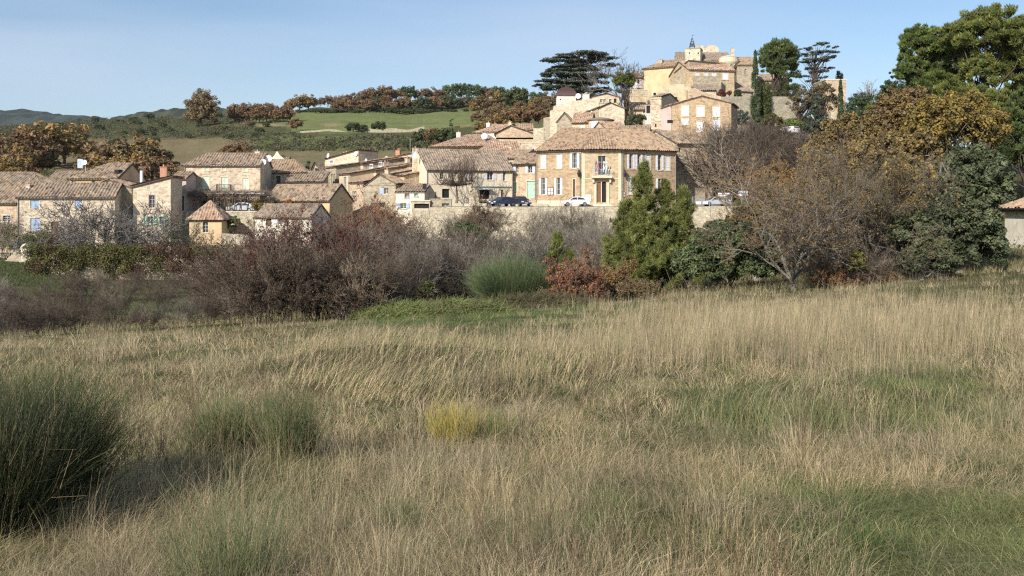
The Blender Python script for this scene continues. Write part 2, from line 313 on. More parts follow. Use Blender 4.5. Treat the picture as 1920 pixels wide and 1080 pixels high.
# ------------------------------------------------------------------ ground sheet
def lerp3(a, b, t): return np.asarray(a) * (1 - t[:, None]) + np.asarray(b) * t[:, None]
def inside(px, py, x0, x1, y0, y1, s=6.0, sy=2.0):
    f = lambda v, a, b, q: np.clip((v - a) / q, 0, 1) * np.clip((b - v) / q, 0, 1)
    return np.clip(f(px, x0, x1, s) * f(py, y0, y1, sy), 0, 1)
def build_ground():
    ys = np.concatenate([np.linspace(-12, 44, 110), np.geomspace(44.6, 7000, 330)])
    us = np.linspace(-1.15, 1.15, 420)
    U, Yg = np.meshgrid(us, ys); X = U * (Yg + 14); Z = Hs(X, Yg)
    v = np.stack([X, Yg, Z], -1).reshape(-1, 3); nr, nc = U.shape
    i = np.arange(nr - 1)[:, None] * nc + np.arange(nc - 1)[None]
    f = np.stack([i, i + 1, i + 1 + nc, i + nc], -1).reshape(-1, 4)
    c = v[f].mean(1); x, y, z = c.T; yc = np.maximum(y, 5); px = CX + F * x / yc; py = HY - F * z / yc
    n1 = fbm(x / 6, y / 6, 11); n2 = fbm(x / 40, y / 60, 21)
    near = lerp3((.12, .095, .055), (.085, .09, .045), np.clip((n1 - .3) * 2.5, 0, 1))
    mid = lerp3((.10, .085, .05), (.10, .12, .05), np.clip((n1 - .35) * 3, 0, 1))
    far = lerp3((.145, .13, .068), (.12, .135, .055), np.clip((n2 - .35) * 3, 0, 1))
    t = np.clip((y - 50) / 12, 0, 1); col = near * (1 - t[:, None]) + mid * t[:, None]
    t = np.clip((y - 185) / 20, 0, 1); col = col * (1 - t[:, None]) + far * t[:, None]
    fz = (y > 190)
    wob = (fbm(x / 25, y / 25, 31) - .5) * 5
    def lay(mask, cc):
        nonlocal col
        m = (mask * fz)[:, None]; k = .85 + .3 * fbm(x / 3, y / 9, 77)[:, None]
        col = col * (1 - m) + np.asarray(cc) * m * k
    pyw = py + wob
    lay(inside(px, pyw, -900, 900, 150, 262), (.085, .09, .045))
    m = (inside(px, y, 150, 460, 58, 97, 60, 8))[:, None]; col = col * (1 - m) + np.array((.11, .135, .055)) * m
    lay(inside(px, pyw, 90, 600, 258, 345), (.175, .145, .085))
    lay(inside(px, pyw, 450, 800, 282, 335), (.17, .145, .085))
    lay(inside(px, pyw, 480, 800, 255, 284), (.125, .14, .06))
    lay(inside(px, py, 430, 910, 229, 238), (.26, .20, .11))
    lay(inside(px, py, 470, 905, 205, 234 + .006 * (px - 470)), (.155, .175, .075))
    lay(inside(px, py, 540, 850, 235, 250), (.15, .18, .075))
    m = inside(px, z * 0 + y, -200, 130, 90, 112, 30, 6)[:, None]; col = col * (1 - m) + np.array((.10, .14, .055)) * m
    m = (inside(px, y, 560, 1250, 29, 47, 120, 5) * np.clip(fbm(x / 2, y / 2, 51) * 3 - .7, 0, 1))[:, None]; col = col * (1 - m) + np.array((.09, .14, .045)) * m
    g = Geo(); g.add(v, f, col)
    m, t, o = newmat('soil_and_turf'); L = t.links.new
    a = nn(t, 'ShaderNodeAttribute', attribute_name='col'); tcn = nn(t, 'ShaderNodeTexCoord')
    n = nn(t, 'ShaderNodeTexNoise', Scale=1.2, Detail=9.0, Roughness=.7); L(tcn.outputs['Object'], n.inputs['Vector'])
    r = ramp(t, [(.3, (.6, .6, .6)), (.7, (1.4, 1.38, 1.3))]); L(n.outputs['Fac'], r.inputs[0])
    b = nn(t, 'ShaderNodeBsdfPrincipled', Roughness=1.0); b.inputs['Specular IOR Level'].default_value = 0
    L(mixc(t, 1.0, a.outputs['Color'], r.outputs[0], 'MULTIPLY'), b.inputs['Base Color']); L(b.outputs[0], o.inputs[0])
    bp = nn(t, 'ShaderNodeBump', Strength=.8, Distance=.25); L(n.outputs['Fac'], bp.inputs['Height']); L(bp.outputs[0], b.inputs['Normal'])
    tag(g.build('ground', m, smooth=True), kind='structure')
build_ground()
def far_hill(name, Yc, depth, prof, colr, zb=20, seed=0):
    xs = np.linspace(prof[0][0], prof[-1][0], 140); zt = (HY - np.interp(xs, [p[0] for p in prof], [p[1] for p in prof])) / F * Yc
    zt = zt + (fbm(xs / 14, xs * 0, seed, 4) - .5) * Yc * .006
    rows = np.linspace(-1, 1, 25); V = []
    for r_ in rows:
        Yr = Yc + r_ * depth; X = (xs - CX) / F * Yc * (1 + r_ * .1)
        k = math.cos(r_ * math.pi / 2) ** .8
        z = zb + (zt - zb) * k + (fbm(X / (Yc * .02), Yr / (Yc * .02) + X * 0, seed + 5) - .5) * Yc * .012 * (1 - abs(r_)) * (abs(r_) > .04)
        V.append(np.stack([X, X * 0 + Yr, z], -1))
    V = np.stack(V); nr, nc = V.shape[:2]; i = np.arange(nr - 1)[:, None] * nc + np.arange(nc - 1)[None]
    f = np.stack([i, i + 1, i + 1 + nc, i + nc], -1).reshape(-1, 4); v = V.reshape(-1, 3)
    c = v[f].mean(1); n = fbm(c[:, 0] / (Yc * .006), c[:, 1] / (Yc * .012), seed + 9, 4)
    g = Geo(); g.add(v, f, lerp3(colr, tuple(q * 1.7 for q in colr), np.clip((n - .4) * 5, 0, 1)))
    tag(g.build(name, K['twig'], smooth=True), kind='structure')
far_hill('far_hills', 3200, 900, [(-900, 215), (-300, 190), (-60, 200), (10, 207), (60, 213), (100, 217), (160, 224), (330, 235), (700, 260)], (.035, .045, .035), 20, 1)
far_hill('wooded_ridge', 1300, 260, [(60, 260), (150, 232), (210, 222), (270, 216), (300, 210), (345, 204), (420, 203), (560, 215), (700, 235)], (.045, .05, .033), 30, 4)
# ------------------------------------------------------------------ building kit
def ns_(v): return v / (np.linalg.norm(v) + 1e-9)
def tile_plane(g, pts, per=.40, amp=.12, mi=0, slab=.12, slab_mi=1, row=.42, seed=0):
    P = np.array([tuple(p) for p in pts], float); u = ns_(P[1] - P[0]); n = ns_(np.cross(P[1] - P[0], P[2] - P[0]))
    if n[2] < 0: n = -n; P = np.concatenate([P[1::-1], P[:1:-1]]); u = -u
    v = np.cross(n, u)
    if v[2] < 0: v = -v
    q = P - P[0]; q2 = np.stack([q @ u, q @ v], 1); rng = np.random.RandomState(seed + int(abs(P.sum()) * 7) % 9999)
    u0, u1 = q2[:, 0].min(), q2[:, 0].max(); step = per / 4; nu = max(2, int((u1 - u0) / step))
    us = np.linspace(u0 + 1e-4, u1 - 1e-4, nu + 1); lo = np.full(nu + 1, 1e9); hi = np.full(nu + 1, -1e9)
    for a in range(len(q2)):
        A, B = q2[a], q2[(a + 1) % len(q2)]
        if abs(A[0] - B[0]) < 1e-6: continue
        t = (us - A[0]) / (B[0] - A[0]); ok = (t >= -1e-6) & (t <= 1 + 1e-6); vv = A[1] + t * (B[1] - A[1])
        lo = np.where(ok, np.minimum(lo, vv), lo); hi = np.where(ok, np.maximum(hi, vv), hi)
    nr = max(2, int((hi - lo).max() / row)); tt = np.linspace(0, 1, nr + 1)
    VV = lo[:, None] + (hi - lo)[:, None] * tt[None]; UU = np.repeat(us[:, None], nr + 1, 1)
    ph = np.array([0, .7, 1, .7])[np.arange(nu + 1) % 4]
    jit = rng.rand(nu // 4 + 2, nr + 2); jj = jit[(np.arange(nu + 1) // 4)][:, :nr + 1]
    sag = (fbm(UU / 2.5, VV / 2.5, seed) - .5) * .10
    hh = .02 + amp * ph[:, None] * (.75 + .5 * jj) + .02 * jj + sag + .05
    V = P[0] + UU[..., None] * u + VV[..., None] * v + hh[..., None] * n
    i = np.arange(nu)[:, None] * (nr + 1) + np.arange(nr)[None]
    f = np.stack([i, i + nr + 1, i + nr + 2, i + 1], -1).reshape(-1, 4)
    uv = np.stack([UU / per + .5, VV / row], -1).reshape(-1, 2)
    g.add(V.reshape(-1, 3), f, None, mi, uv)
    # slab
    b = P - n * slab; t_ = P - n * .005; k = len(P)
    g.add(b, [list(range(k))[::-1]], None, slab_mi)
    g.add(np.concatenate([b, t_]), [(a, (a + 1) % k, k + (a + 1) % k, k + a) for a in range(k)], None, slab_mi)
def ridge(g, p0, p1, r=.13, mi=0):
    p0 = np.array(tuple(p0)); p1 = np.array(tuple(p1)); L = np.linalg.norm(p1 - p0); n = max(2, int(L / .4)); t = np.linspace(0, 1, n + 1)
    A = p0 + (p1 - p0) * t[:-1, None]; B = p0 + (p1 - p0) * t[1:, None]; A[:, 2] += .05; B[:, 2] += .05
    g.segs(A, B, np.full(n, r), np.full(n, r * .85), 6, mi)
def wall_face(g, org, du, W, z0, zt, holes, depth=.28, mi=0, nrm=None):
    """vertical rectangle from org along du (unit), holes = [(x0,x1,z0,z1)], with reveals"""
    org = np.array(org, float); du = np.array(du, float); inn = np.array([-du[1], du[0], 0])
    xs = sorted({0.0, W} | {min(max(h[0], 0), W) for h in holes} | {min(max(h[1], 0), W) for h in holes})
    zs = sorted({z0, zt} | {min(max(h[2], z0), zt) for h in holes} | {min(max(h[3], z0), zt) for h in holes})
    V = []; Fc = []
    def quad(a, b, c, d): k = len(V); V.extend([a, b, c, d]); Fc.append((k, k + 1, k + 2, k + 3))
    P = lambda x, z, d=0: org + du * x + inn * d + np.array([0, 0, z])
    for i in range(len(xs) - 1):
        for j in range(len(zs) - 1):
            cx, cz = (xs[i] + xs[i + 1]) / 2, (zs[j] + zs[j + 1]) / 2
            if any(h[0] < cx < h[1] and h[2] < cz < h[3] for h in holes): continue
            if xs[i + 1] - xs[i] < 1e-5 or zs[j + 1] - zs[j] < 1e-5: continue
            quad(P(xs[i], zs[j]), P(xs[i + 1], zs[j]), P(xs[i + 1], zs[j + 1]), P(xs[i], zs[j + 1]))
    for x0, x1, a, b in holes:
        quad(P(x0, a), P(x0, a, depth), P(x0, b, depth), P(x0, b)); quad(P(x1, a, depth), P(x1, a), P(x1, b), P(x1, b, depth))
        quad(P(x0, a), P(x1, a), P(x1, a, depth), P(x0, a, depth)); quad(P(x0, b, depth), P(x1, b, depth), P(x1, b), P(x0, b))
    g.add(V, Fc, None, mi)
class Face:
    """a vertical wall plane of a house: origin and direction in the house's own frame"""
    def __init__(s, house, o, d): s.h = house; s.o = np.array([o[0], o[1], 0.]); s.d = np.array([d[0], d[1], 0.]) / math.hypot(*d); s.n = np.array([s.d[1], -s.d[0], 0])
    def to(s, px, py):
        c, sn = math.cos(s.h.rz), math.sin(s.h.rz)
        ow = np.array([s.h.loc[0] + c * s.o[0] - sn * s.o[1], s.h.loc[1] + sn * s.o[0] + c * s.o[1]]); dw = np.array([c * s.d[0] - sn * s.d[1], sn * s.d[0] + c * s.d[1]]); nw = np.array([dw[1], -dw[0]])
        a = (px - CX) / F; t = (ow @ nw) / (np.array([a, 1.]) @ nw); p = t * np.array([a, 1.])
        return float((p - ow) @ dw), t * (HY - py) / F - s.h.loc[2]
    def M(s, x, z, out=0): return s.o + s.d * x + s.n * out + np.array([0, 0, z])
    def fbox(s, g, x0, x1, z0, z1, o0, o1, mi=0):
        v = [s.M(x0, z0, o1), s.M(x1, z0, o1), s.M(x1, z0, o0), s.M(x0, z0, o0), s.M(x0, z1, o1), s.M(x1, z1, o1), s.M(x1, z1, o0), s.M(x0, z1, o0)]
        g.add(v, [(0, 3, 2, 1), (4, 5, 6, 7), (0, 1, 5, 4), (1, 2, 6, 5), (2, 3, 7, 6), (3, 0, 4, 7)], None, mi)
def leaf_panel(face, x0, x1, z0, z1, out, m, root, name='shutter', planks=4, label=None):
    g = Geo(); face.fbox(g, x0, x1, z0, z1, out, out + .035)
    w = (x1 - x0) / planks
    for i in range(planks): face.fbox(g, x0 + i * w + .012, x0 + (i + 1) * w - .012, z0 + .02, z1 - .02, out + .035, out + .05)
    for z in (z0 + (z1 - z0) * .18, z0 + (z1 - z0) * .8): face.fbox(g, x0 + .02, x1 - .02, z, z + .09, out + .05, out + .075)
    o = g.build(name, m, root)
    if label: o['label'] = label
    return o
def glazed(face, x0, x1, z0, z1, root, name='window', panes=(2, 3), fm=None, dep=.2):
    fm = fm or K['frame']; g = Geo(); fw = min(.06, (x1 - x0) * .12)
    for a, b in ((x0, x0 + fw), (x1 - fw, x1)): face.fbox(g, a, b, z0, z1, -dep - .05, -dep)
    for a, b in ((z0, z0 + fw), (z1 - fw, z1)): face.fbox(g, x0 + fw, x1 - fw, a, b, -dep - .05, -dep - .003)
    for i in range(1, panes[0]): x = x0 + (x1 - x0) * i / panes[0]; face.fbox(g, x - .025, x + .025, z0 + fw, z1 - fw, -dep - .045, -dep - .006)
    for i in range(1, panes[1]): z = z0 + (z1 - z0) * i / panes[1]; face.fbox(g, x0 + fw, x1 - fw, z - .018, z + .018, -dep - .043, -dep - .009)
    o = g.build(name, fm, root)
    p = Geo(); p.poly([face.M(x0, z0, -dep - .03), face.M(x1, z0, -dep - .03), face.M(x1, z1, -dep - .03), face.M(x0, z1, -dep - .03)]); p.build('pane', K['glass'], o)
    return o
def surround(face, x0, x1, z0, z1, root, w=.16, m=None, sill=True):
    g = Geo(); a = .025
    face.fbox(g, x0 - w, x0, z0, z1, 0, a); face.fbox(g, x1, x1 + w, z0, z1, 0, a); face.fbox(g, x0 - w, x1 + w, z1, z1 + w * 1.2, 0, a + .003)
    if sill: face.fbox(g, x0 - w - .04, x1 + w + .04, z0 - .14, z0, 0, .09)
    g.build('surround', m or K['trim'], root)
def opening(face, spec, root, holes):
    """spec = (kind, px0, py0, px1, py1, material key)"""
    k, a, b, c, d = spec[:5]; mk = spec[5] if len(spec) > 5 else None; m = K.get(mk) if mk else None
    x0, z1 = face.to(a, b); x1, z0 = face.to(c, d)
    if x1 < x0: x0, x1 = x1, x0
    z0_, z1_ = min(z0, z1), max(z0, z1); z0, z1 = z0_, z1_
    if k in 'OPQ':                                    # window between open shutters
        if k == 'O': s = (x1 - x0) * .27; wx0, wx1 = x0 + s, x1 - s; leaf_panel(face, x0, wx0 - .02, z0, z1, .01, m, root); leaf_panel(face, wx1 + .02, x1, z0, z1, .01, m, root)
        elif k == 'P': wx0, wx1 = (x0 + x1) / 2, x1; leaf_panel(face, x0, wx0 - .02, z0, z1, .01, m, root)
        else: wx0, wx1 = x0, (x0 + x1) / 2; leaf_panel(face, wx1 + .02, x1, z0, z1, .01, m, root)
        holes.append((wx0, wx1, z0, z1)); glazed(face, wx0, wx1, z0, z1, root)
        g = Geo(); face.fbox(g, wx0 - .1, wx1 + .1, z0 - .13, z0 - .01, 0, .10); g.build('sill', K['trim'], root)
    elif k == 'S':
        holes.append((x0, x1, z0, z1)); xm = (x0 + x1) / 2; surround(face, x0, x1, z0, z1, root, .12)
        leaf_panel(face, x0 + .01, xm - .008, z0 + .01, z1, -.12, m, root); leaf_panel(face, xm + .008, x1 - .01, z0 + .01, z1, -.12, m, root)
    elif k == 'W':
        holes.append((x0, x1, z0, z1)); surround(face, x0, x1, z0, z1, root, .10, K.get(mk) if mk else None); glazed(face, x0, x1, z0, z1, root)
    elif k == 'D':
        holes.append((x0, x1, z0, z1)); surround(face, x0, x1, z0, z1, root, .12, None, False); o = leaf_panel(face, x0 + .01, x1 - .01, z0, z1, -.22, m, root, 'door', 5)
        h = Geo(); face.fbox(h, x1 - .2, x1 - .14, (z0 + z1) / 2 - .12, (z0 + z1) / 2 + .02, -.16, -.10); h.build('handle', K['iron'], o)
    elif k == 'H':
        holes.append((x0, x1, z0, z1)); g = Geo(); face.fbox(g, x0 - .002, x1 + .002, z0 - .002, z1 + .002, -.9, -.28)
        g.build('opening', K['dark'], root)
    elif k == 'N':                                    # notice board on the wall
        g = Geo(); face.fbox(g, x0, x1, z0, z1, .02, .09); o = g.build('notice_board', m, root)
        g = Geo()
        for i in range(2):
            for j in range(2):
                xx = x0 + (x1 - x0) * (.1 + .45 * i); zz = z0 + (z1 - z0) * (.1 + .45 * j); face.fbox(g, xx, xx + (x1 - x0) * .35, zz, zz + (z1 - z0) * .35, .09, .096)
        g.build('paper', K['wsh'], o)
class House:
    def __init__(s, name, label, A, B, depth, zb, ye, wall, cat='house', group=None, found=3.0):
        s.A = px2(A[0], HY, A[1]); s.B = px2(B[0], HY, B[1]); d = s.B - s.A
        s.L = d.length; s.rz = math.atan2(d.y, d.x); s.loc = (s.A.x, s.A.y, zb); s.D = depth; s.zb = zb
        s.ze = (HY - ye) / F * A[1] - zb; s.wall = K[wall] if isinstance(wall, str) else wall; s.fd = found
        s.root = empty(name, s.loc, s.rz, label, cat, group)
        s.front = Face(s, (0, 0), (1, 0)); s.right = Face(s, (s.L, 0), (0, 1)); s.left = Face(s, (0, s.D), (0, -1)); s.back = Face(s, (s.L, s.D), (-1, 0))
    def zat(s, y, dy=0):    # height in the house frame of photo row y at the front plane + dy
        return (HY - y) / F * (s.A[1] + dy) - s.zb
    def walls(s, front=(), right=(), left=(), tops=None, name='wall', mats=None):
        """tops: optional (z_front_left, z_front_right, z_back_right, z_back_left) and gable polygons added by roof fn"""
        g = Geo(); L, D, ze = s.L, s.D, s.ze; t = tops or (ze,) * 4; fd = -s.fd
        for face, W, sp, ta, tb in ((s.front, L, front, t[0], t[1]), (s.right, D, right, t[1], t[2]), (s.back, L, (), t[2], t[3]), (s.left, D, left, t[3], t[0])):
            holes = []; props = []
            for q in sp: opening(face, q, s.root, holes)
            lo = min(ta, tb); holes = [h for h in holes if h[3] < lo - .01 and h[0] > 0.01 and h[1] < W - .01]
            wall_face(g, face.o, face.d, W, fd, lo, holes, .28)
            if abs(ta - tb) > .01:
                hi_x = W if tb > ta else 0
                g.poly([face.M(0, lo), face.M(W, lo), face.M(hi_x, max(ta, tb))])
        s.g = g; return g
    def gable(s, face, W, ax, zr, ze=None):
        ze = s.ze if ze is None else ze; s.g.poly([face.M(0, ze), face.M(W, ze), face.M(ax, zr)])
    def finish(s): s.g.build('wall', s.wall, s.root)
    def roof_x(s, zr, rm='tile', hl=0, hr=0, o=.35, rd=None, og=.15):
        """ridge parallel to the front; hl/hr = hip insets (0 = gable)"""
        L, D, ze = s.L, s.D, s.ze; rd = D / 2 if rd is None else rd; sf = (zr - ze) / rd; sb = (zr - ze) / (D - rd); g = Geo()
        xl = -o if hl else -og; xr = L + o if hr else L + og; rl = hl if hl else -og; rr = L - hr if hr else L + og
        zf = ze - sf * o; zk = ze - sb * o
        tile_plane(g, [(xl, -o, zf), (xr, -o, zf), (rr, rd, zr), (rl, rd, zr)])
        tile_plane(g, [(xr, D + o, zk), (xl, D + o, zk), (rl, rd, zr), (rr, rd, zr)])
        if hl: tile_plane(g, [(xl, D + o, zk), (xl, -o, zf), (rl, rd, zr)]); ridge(g, (xl, -o, zf), (rl, rd, zr))
        else: s.gable(s.left, D, D - rd, zr)
        if hr: tile_plane(g, [(xr, -o, zf), (xr, D + o, zk), (rr, rd, zr)]); ridge(g, (xr, -o, zf), (rr, rd, zr))
        else: s.gable(s.right, D, rd, zr)
        if rr - rl > .2: ridge(g, (rl, rd, zr), (rr, rd, zr))
        s.roof = g.build('roof', [K[rm], K['wood']], s.root); s.zr = zr; s.rd = rd
        s.cornice(); s.finish()
    def roof_y(s, zr, ax, rm='tile', o=.3, zl=None, zrr=None):
        """ridge runs back; gable faces the camera; ax = ridge x on the front"""
        L, D = s.L, s.D; zl = s.ze if zl is None else zl; z2 = s.ze if zrr is None else zrr; g = Geo(); og = .12
        s1 = (zr - zl) / ax; s2 = (zr - z2) / (L - ax)
        tile_plane(g, [(-o, D + og, zl - s1 * o), (-o, -og, zl - s1 * o), (ax, -og, zr), (ax, D + og, zr)])
        tile_plane(g, [(L + o, -og, z2 - s2 * o), (L + o, D + og, z2 - s2 * o), (ax, D + og, zr), (ax, -og, zr)])
        ridge(g, (ax, -og, zr), (ax, D + og, zr))
        lo = min(zl, z2)
        for f_, m_ in ((s.front, False), (s.back, True)):
            q = [f_.M(0, s.tl), f_.M(L, s.tl)] if False else None
        a, b = (zl, z2)
        s.g.poly([s.front.M(0, lo), s.front.M(L, lo)] + ([s.front.M(L, b)] if b > lo + .01 else []) + [s.front.M(ax, zr)] + ([s.front.M(0, a)] if a > lo + .01 else []))
        s.g.poly([s.back.M(0, lo), s.back.M(L, lo)] + ([s.back.M(L, a)] if a > lo + .01 else []) + [s.back.M(L - ax, zr)] + ([s.back.M(0, b)] if b > lo + .01 else []))
        s.roof = g.build('roof', [K[rm], K['wood']], s.root); s.zr = zr; s.finish()
    def roof_shed(s, t, rm='tile', o=.3):
        """t = heights at front-left, front-right, back-right, back-left (planar), same as walls(tops=t)"""
        L, D = s.L, s.D; sx = (t[1] - t[0]) / L; sy = (t[3] - t[0]) / D; g = Geo()
        z = lambda x, y: t[0] + sx * x + sy * y
        pts = [(-o, -o), (L + o, -o), (L + o, D + o), (-o, D + o)]
        if abs(sx) > abs(sy): pts = pts[3:] + pts[:3] if sx > 0 else pts[1:] + pts[:1]
        tile_plane(g, [(x, y, z(x, y)) for x, y in pts])
        s.roof = g.build('roof', [K[rm], K['wood']], s.root); s.finish()
    def roof_pyr(s, zr, rm='tile', o=.4):
        s.roof_x(zr, rm, s.L / 2 - .01, s.L / 2 - .01, o)
    def flat(s, t=.15, m='trim'):
        g = Geo(); g.box(-.1, s.L + .1, -.1, s.D + .1, s.ze + .002, s.ze + t); g.build('coping', K[m], s.root); s.finish()
    def cornice(s):
        g = Geo(); L, D, ze = s.L, s.D, s.ze
        g.box(-.08, L + .08, -.16, -.003, ze - .30, ze - .16); g.box(-.08, L + .08, -.24, -.003, ze - .157, ze - .04)
        g.build('cornice', K['trim'], s.root)
    def chimney(s, px, ytop, dy, w=.6, m='rubble', dep=.5, zbase=None, pots=1, parent=None):
        x, z = Face(s, (0, dy), (1, 0)).to(px, ytop); zb_ = s.ze - .3 if zbase is None else zbase
        g = Geo(); g.box(x - w / 2, x + w / 2, dy - dep / 2, dy + dep / 2, zb_, z - .12); g.box(x - w / 2 - .06, x + w / 2 + .06, dy - dep / 2 - .06, dy + dep / 2 + .06, z - .118, z - .04)
        c = g.build('chimney', K[m] if isinstance(m, str) else m, s.root)
        for i in range(pots):
            p = Geo(); p.lathe([(.10, -.04), (.13, .1), (.10, .28), (.0, .28)], (x + (i - (pots - 1) / 2) * .25, dy, z), 10); p.build('chimney_pot', K['terra'], c)
    def dish(s, px, py, dy, r=.45):
        x, z = Face(s, (0, dy), (1, 0)).to(px, py); g = Geo()
        a = np.linspace(0, 2 * np.pi, 17)[:-1]; V = []
        for k, q in enumerate((0.02, .5, 1.0)):
            V.append(np.stack([x + r * q * np.cos(a), dy + .16 * (1 - q * q) + .15 * r * q * np.sin(a), z + r * q * np.sin(a)], 1))
        V = np.concatenate(V); f = [(j * 16 + i, j * 16 + (i + 1) % 16, (j + 1) * 16 + (i + 1) % 16, (j + 1) * 16 + i) for j in range(2) for i in range(16)]; g.add(V, f); g.add(V[:16], [list(range(16))])
        g.tube((x, dy + .17, z), (x, dy + .3, z - r * 1.1), .03); g.tube((x, dy + .3, z - r * 1.1), (x, dy + .3, z - r * 1.1 - .9), .03); g.tube((x, dy, z - r), (x, dy - .45, z), .015)
        g.build('satellite_dish', K['dish'], s.root)
    def antenna(s, px, ytop, dy, h=2.2):
        x, z = Face(s, (0, dy), (1, 0)).to(px, ytop); g = Geo(); g.tube((x, dy, z - h), (x, dy, z), .025)
        for k in range(5): g.tube((x - .5 + .06 * k, dy - .4 + .2 * k, z - .15), (x + .5 - .06 * k, dy - .4 + .2 * k, z - .15), .012)
        g.tube((x, dy - .45, z - .15), (x, dy + .5, z - .15), .015); g.build('antenna', K['metal'], s.root)
    def pipe(s, px, y0, y1, out=.1):
        x, z1 = s.front.to(px, y0); _, z0 = s.front.to(px, y1); g = Geo(); g.tube((x, -out, z0), (x, -out, z1), .06, None, 8); g.build('drainpipe', K['metal'], s.root)
# ------------------------------------------------------------------ terraces and roads (setting)
T0 = -.15
def slab(name, pts, z0, z1, m, kind='structure', **kw):
    g = Geo(); n = len(pts); b = [(x, y, z0) for x, y in pts]; t = [(x, y, z1) for x, y in pts]
    g.add(t, [list(range(n))]); g.add(b, [list(range(n))[::-1]]); g.add(b + t, [(i, (i + 1) % n, n + (i + 1) % n, n + i) for i in range(n)])
    return tag(g.build(name, m), kind=kind, **kw)
X_ = lambda px, Y: (px - CX) / F * Y
asph = plaster('worn_asphalt', (.16, .15, .135), .25)
slab('terrace', [(X_(772, 141.6), 141.6), (X_(1452, 141.6), 141.6), (X_(1452, 150), 158), (X_(1300, 168), 168), (X_(800, 168), 168), (X_(772, 150), 150)], -6, T0, asph)
slab('garden_terrace', [(X_(318, 138.4), 138.4), (X_(486, 138.4), 138.4), (X_(486, 146), 150), (X_(318, 146), 150)], -8, -1.03, K['white'])
# ------------------------------------------------------------------ left cluster
def HS(*a, **k): return House(*a, **k)
h = HS('house', 'long stone house with blue shutters behind the bare grey fig tree', (32, 125), (215, 127), 8, -6.0, 369, 'cream')
h.walls([('S', 57, 374, 74, 391, 'blue'), ('S', 57, 409, 75, 432, 'blue'), ('S', 140, 375, 152, 392, 'blue'), ('D', 96, 416, 110, 441, 'brown'), ('W', 137, 444, 145, 455, 'blue')])
h.roof_x(h.zat(344, 4), 'tile'); h.chimney(53, 345, 2.5, .5, 'cream'); h.pipe(34, 370, 440)
h = HS('house', 'low stone annex with dark garage window at far left edge', (-60, 126), (31.5, 125.2), 7, -6.0, 380, 'pink')
h.walls([('W', 5, 404, 20, 415, 'frame'), ('D', -30, 404, -15, 440, 'blue')]); h.roof_x(h.zat(351, 3.5), 'tile')
h = HS('house', 'wide low house with brown tiled roof at left edge behind the blue shuttered house', (-70, 137), (80, 137), 9, -5, 350, 'yellow')
h.walls([('W', 20, 352, 28, 362, 'frame')]); h.roof_x(h.zat(324, 4.5), 'tile', 0, 3.5)
h = HS('house', 'low tiled house between the far left roof and the ochre barn', (82, 139), (134, 139), 8, -5, 343, 'cream')
h.walls([('W', 100, 345, 112, 352, 'frame')]); h.roof_x(h.zat(322, 4), 'tile')
h = HS('barn', 'ochre rendered barn with steep tiled roof and dark box added for gable shade', (132, 136), (221, 135.4), 8.5, -5, 334, 'ochre')
h.walls([('W', 172, 337, 179, 347, 'ochre'), ('D', 134, 336, 140, 352, 'white')], [('H', 226, 318, 246, 331)]); h.roof_x(h.zat(307, 4), 'tile', 3.5, 0); h.dish(158, 304.5, 3, 0.39); h.pipe(140, 335, 352)  # dark box in the right gable is put in for its shade
g = Geo(); x, z = Face(h, (0, 3.2), (1, 0)).to(152, 299.5); g.box(x - .5, x + .3, 3.1, 3.3, z - 1.2, z + .1); g.build('vent', K['grsh'], h.root)
h = HS('house', 'stone gable house with low pinkish roof and satellite dish behind the fig tree', (166, 130.5), (247, 131), 9, -6, 352, 'grey')
h.walls([('H', 214, 362, 219, 369)]); h.roof_y(h.zat(337), 2.7, 'tile_red'); h.dish(213, 361, -.3, 0.43)
h = HS('house', 'pale stone house with lean-to roof beside the three storey house', (249, 130), (320, 130.5), 6.5, -6, 349, 'cream')
zl, zr_ = h.ze, h.zat(331)
h.walls([('W', 279, 366, 290, 390, 'mauve'), ('H', 301, 337.5, 304.5, 343), ('W', 276, 406, 287, 420, 'green'), ('W', 299, 406, 307, 420, 'green')], tops=(zl, zr_, zr_, zl))
for a, b in ((268, 275), (288.5, 296), (308.5, 316)): x0, z1 = h.front.to(a, 407); x1, z0 = h.front.to(b, 420); leaf_panel(h.front, x0, x1, z0, z1, .02, K['green'], h.root)
h.roof_shed((zl, zr_, zr_, zl), 'tile_light'); h.chimney(307, 312, 3, .9, 'terra', pots=1, zbase=zr_ - .5)
g = Geo(); x, z = Face(h, (0, 2), (1, 0)).to(265.5, 320); g.tube((x, 2, z - 1.6), (x, 2, z), .22, None, 12); g.build('flue', K['wsh'], h.root); h.antenna(268, 311, 2, 2.4)
h = HS('house', 'recessed lean-to wing with wall coloured mauve for shade under a pale tiled roof', (321, 138.5), (349, 138.5), 6, -2, 334, 'mauve')  # mauve colour carries the shade cast by the house on the left
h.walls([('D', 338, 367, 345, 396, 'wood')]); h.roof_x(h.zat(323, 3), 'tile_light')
h = HS('house', 'three storey stone farmhouse with pale green shutters and iron balcony', (346, 143), (488, 143.4), 8, -1.05, 309, 'rubble')
h.walls([('S', 384, 311, 391, 320, 'gsh'), ('S', 416, 311, 423, 320, 'gsh'), ('S', 457, 312, 464, 321, 'gsh'), ('S', 380, 331, 392, 353, 'gsh'), ('S', 415, 332, 427, 358, 'gsh'), ('S', 455, 334, 466, 354, 'gsh'),
         ('W', 414, 375, 424, 398, 'white'), ('W', 454, 374, 464, 390, 'white'), ('H', 377, 376, 388, 397)])
h.roof_x(h.zat(288, 4), 'tile', 2.4, 0); h.chimney(483, 284, 4, .7, 'white', pots=1); h.dish(493, 304, 1, 0.48); h.dish(503, 297, 3, 0.53); h.pipe(347, 310, 397)
g = Geo(); x0, z0 = h.front.to(408, 358); x1, z1 = h.front.to(434, 346)
h.front.fbox(g, x0, x1, z0 - .12, z0, 0, .8)
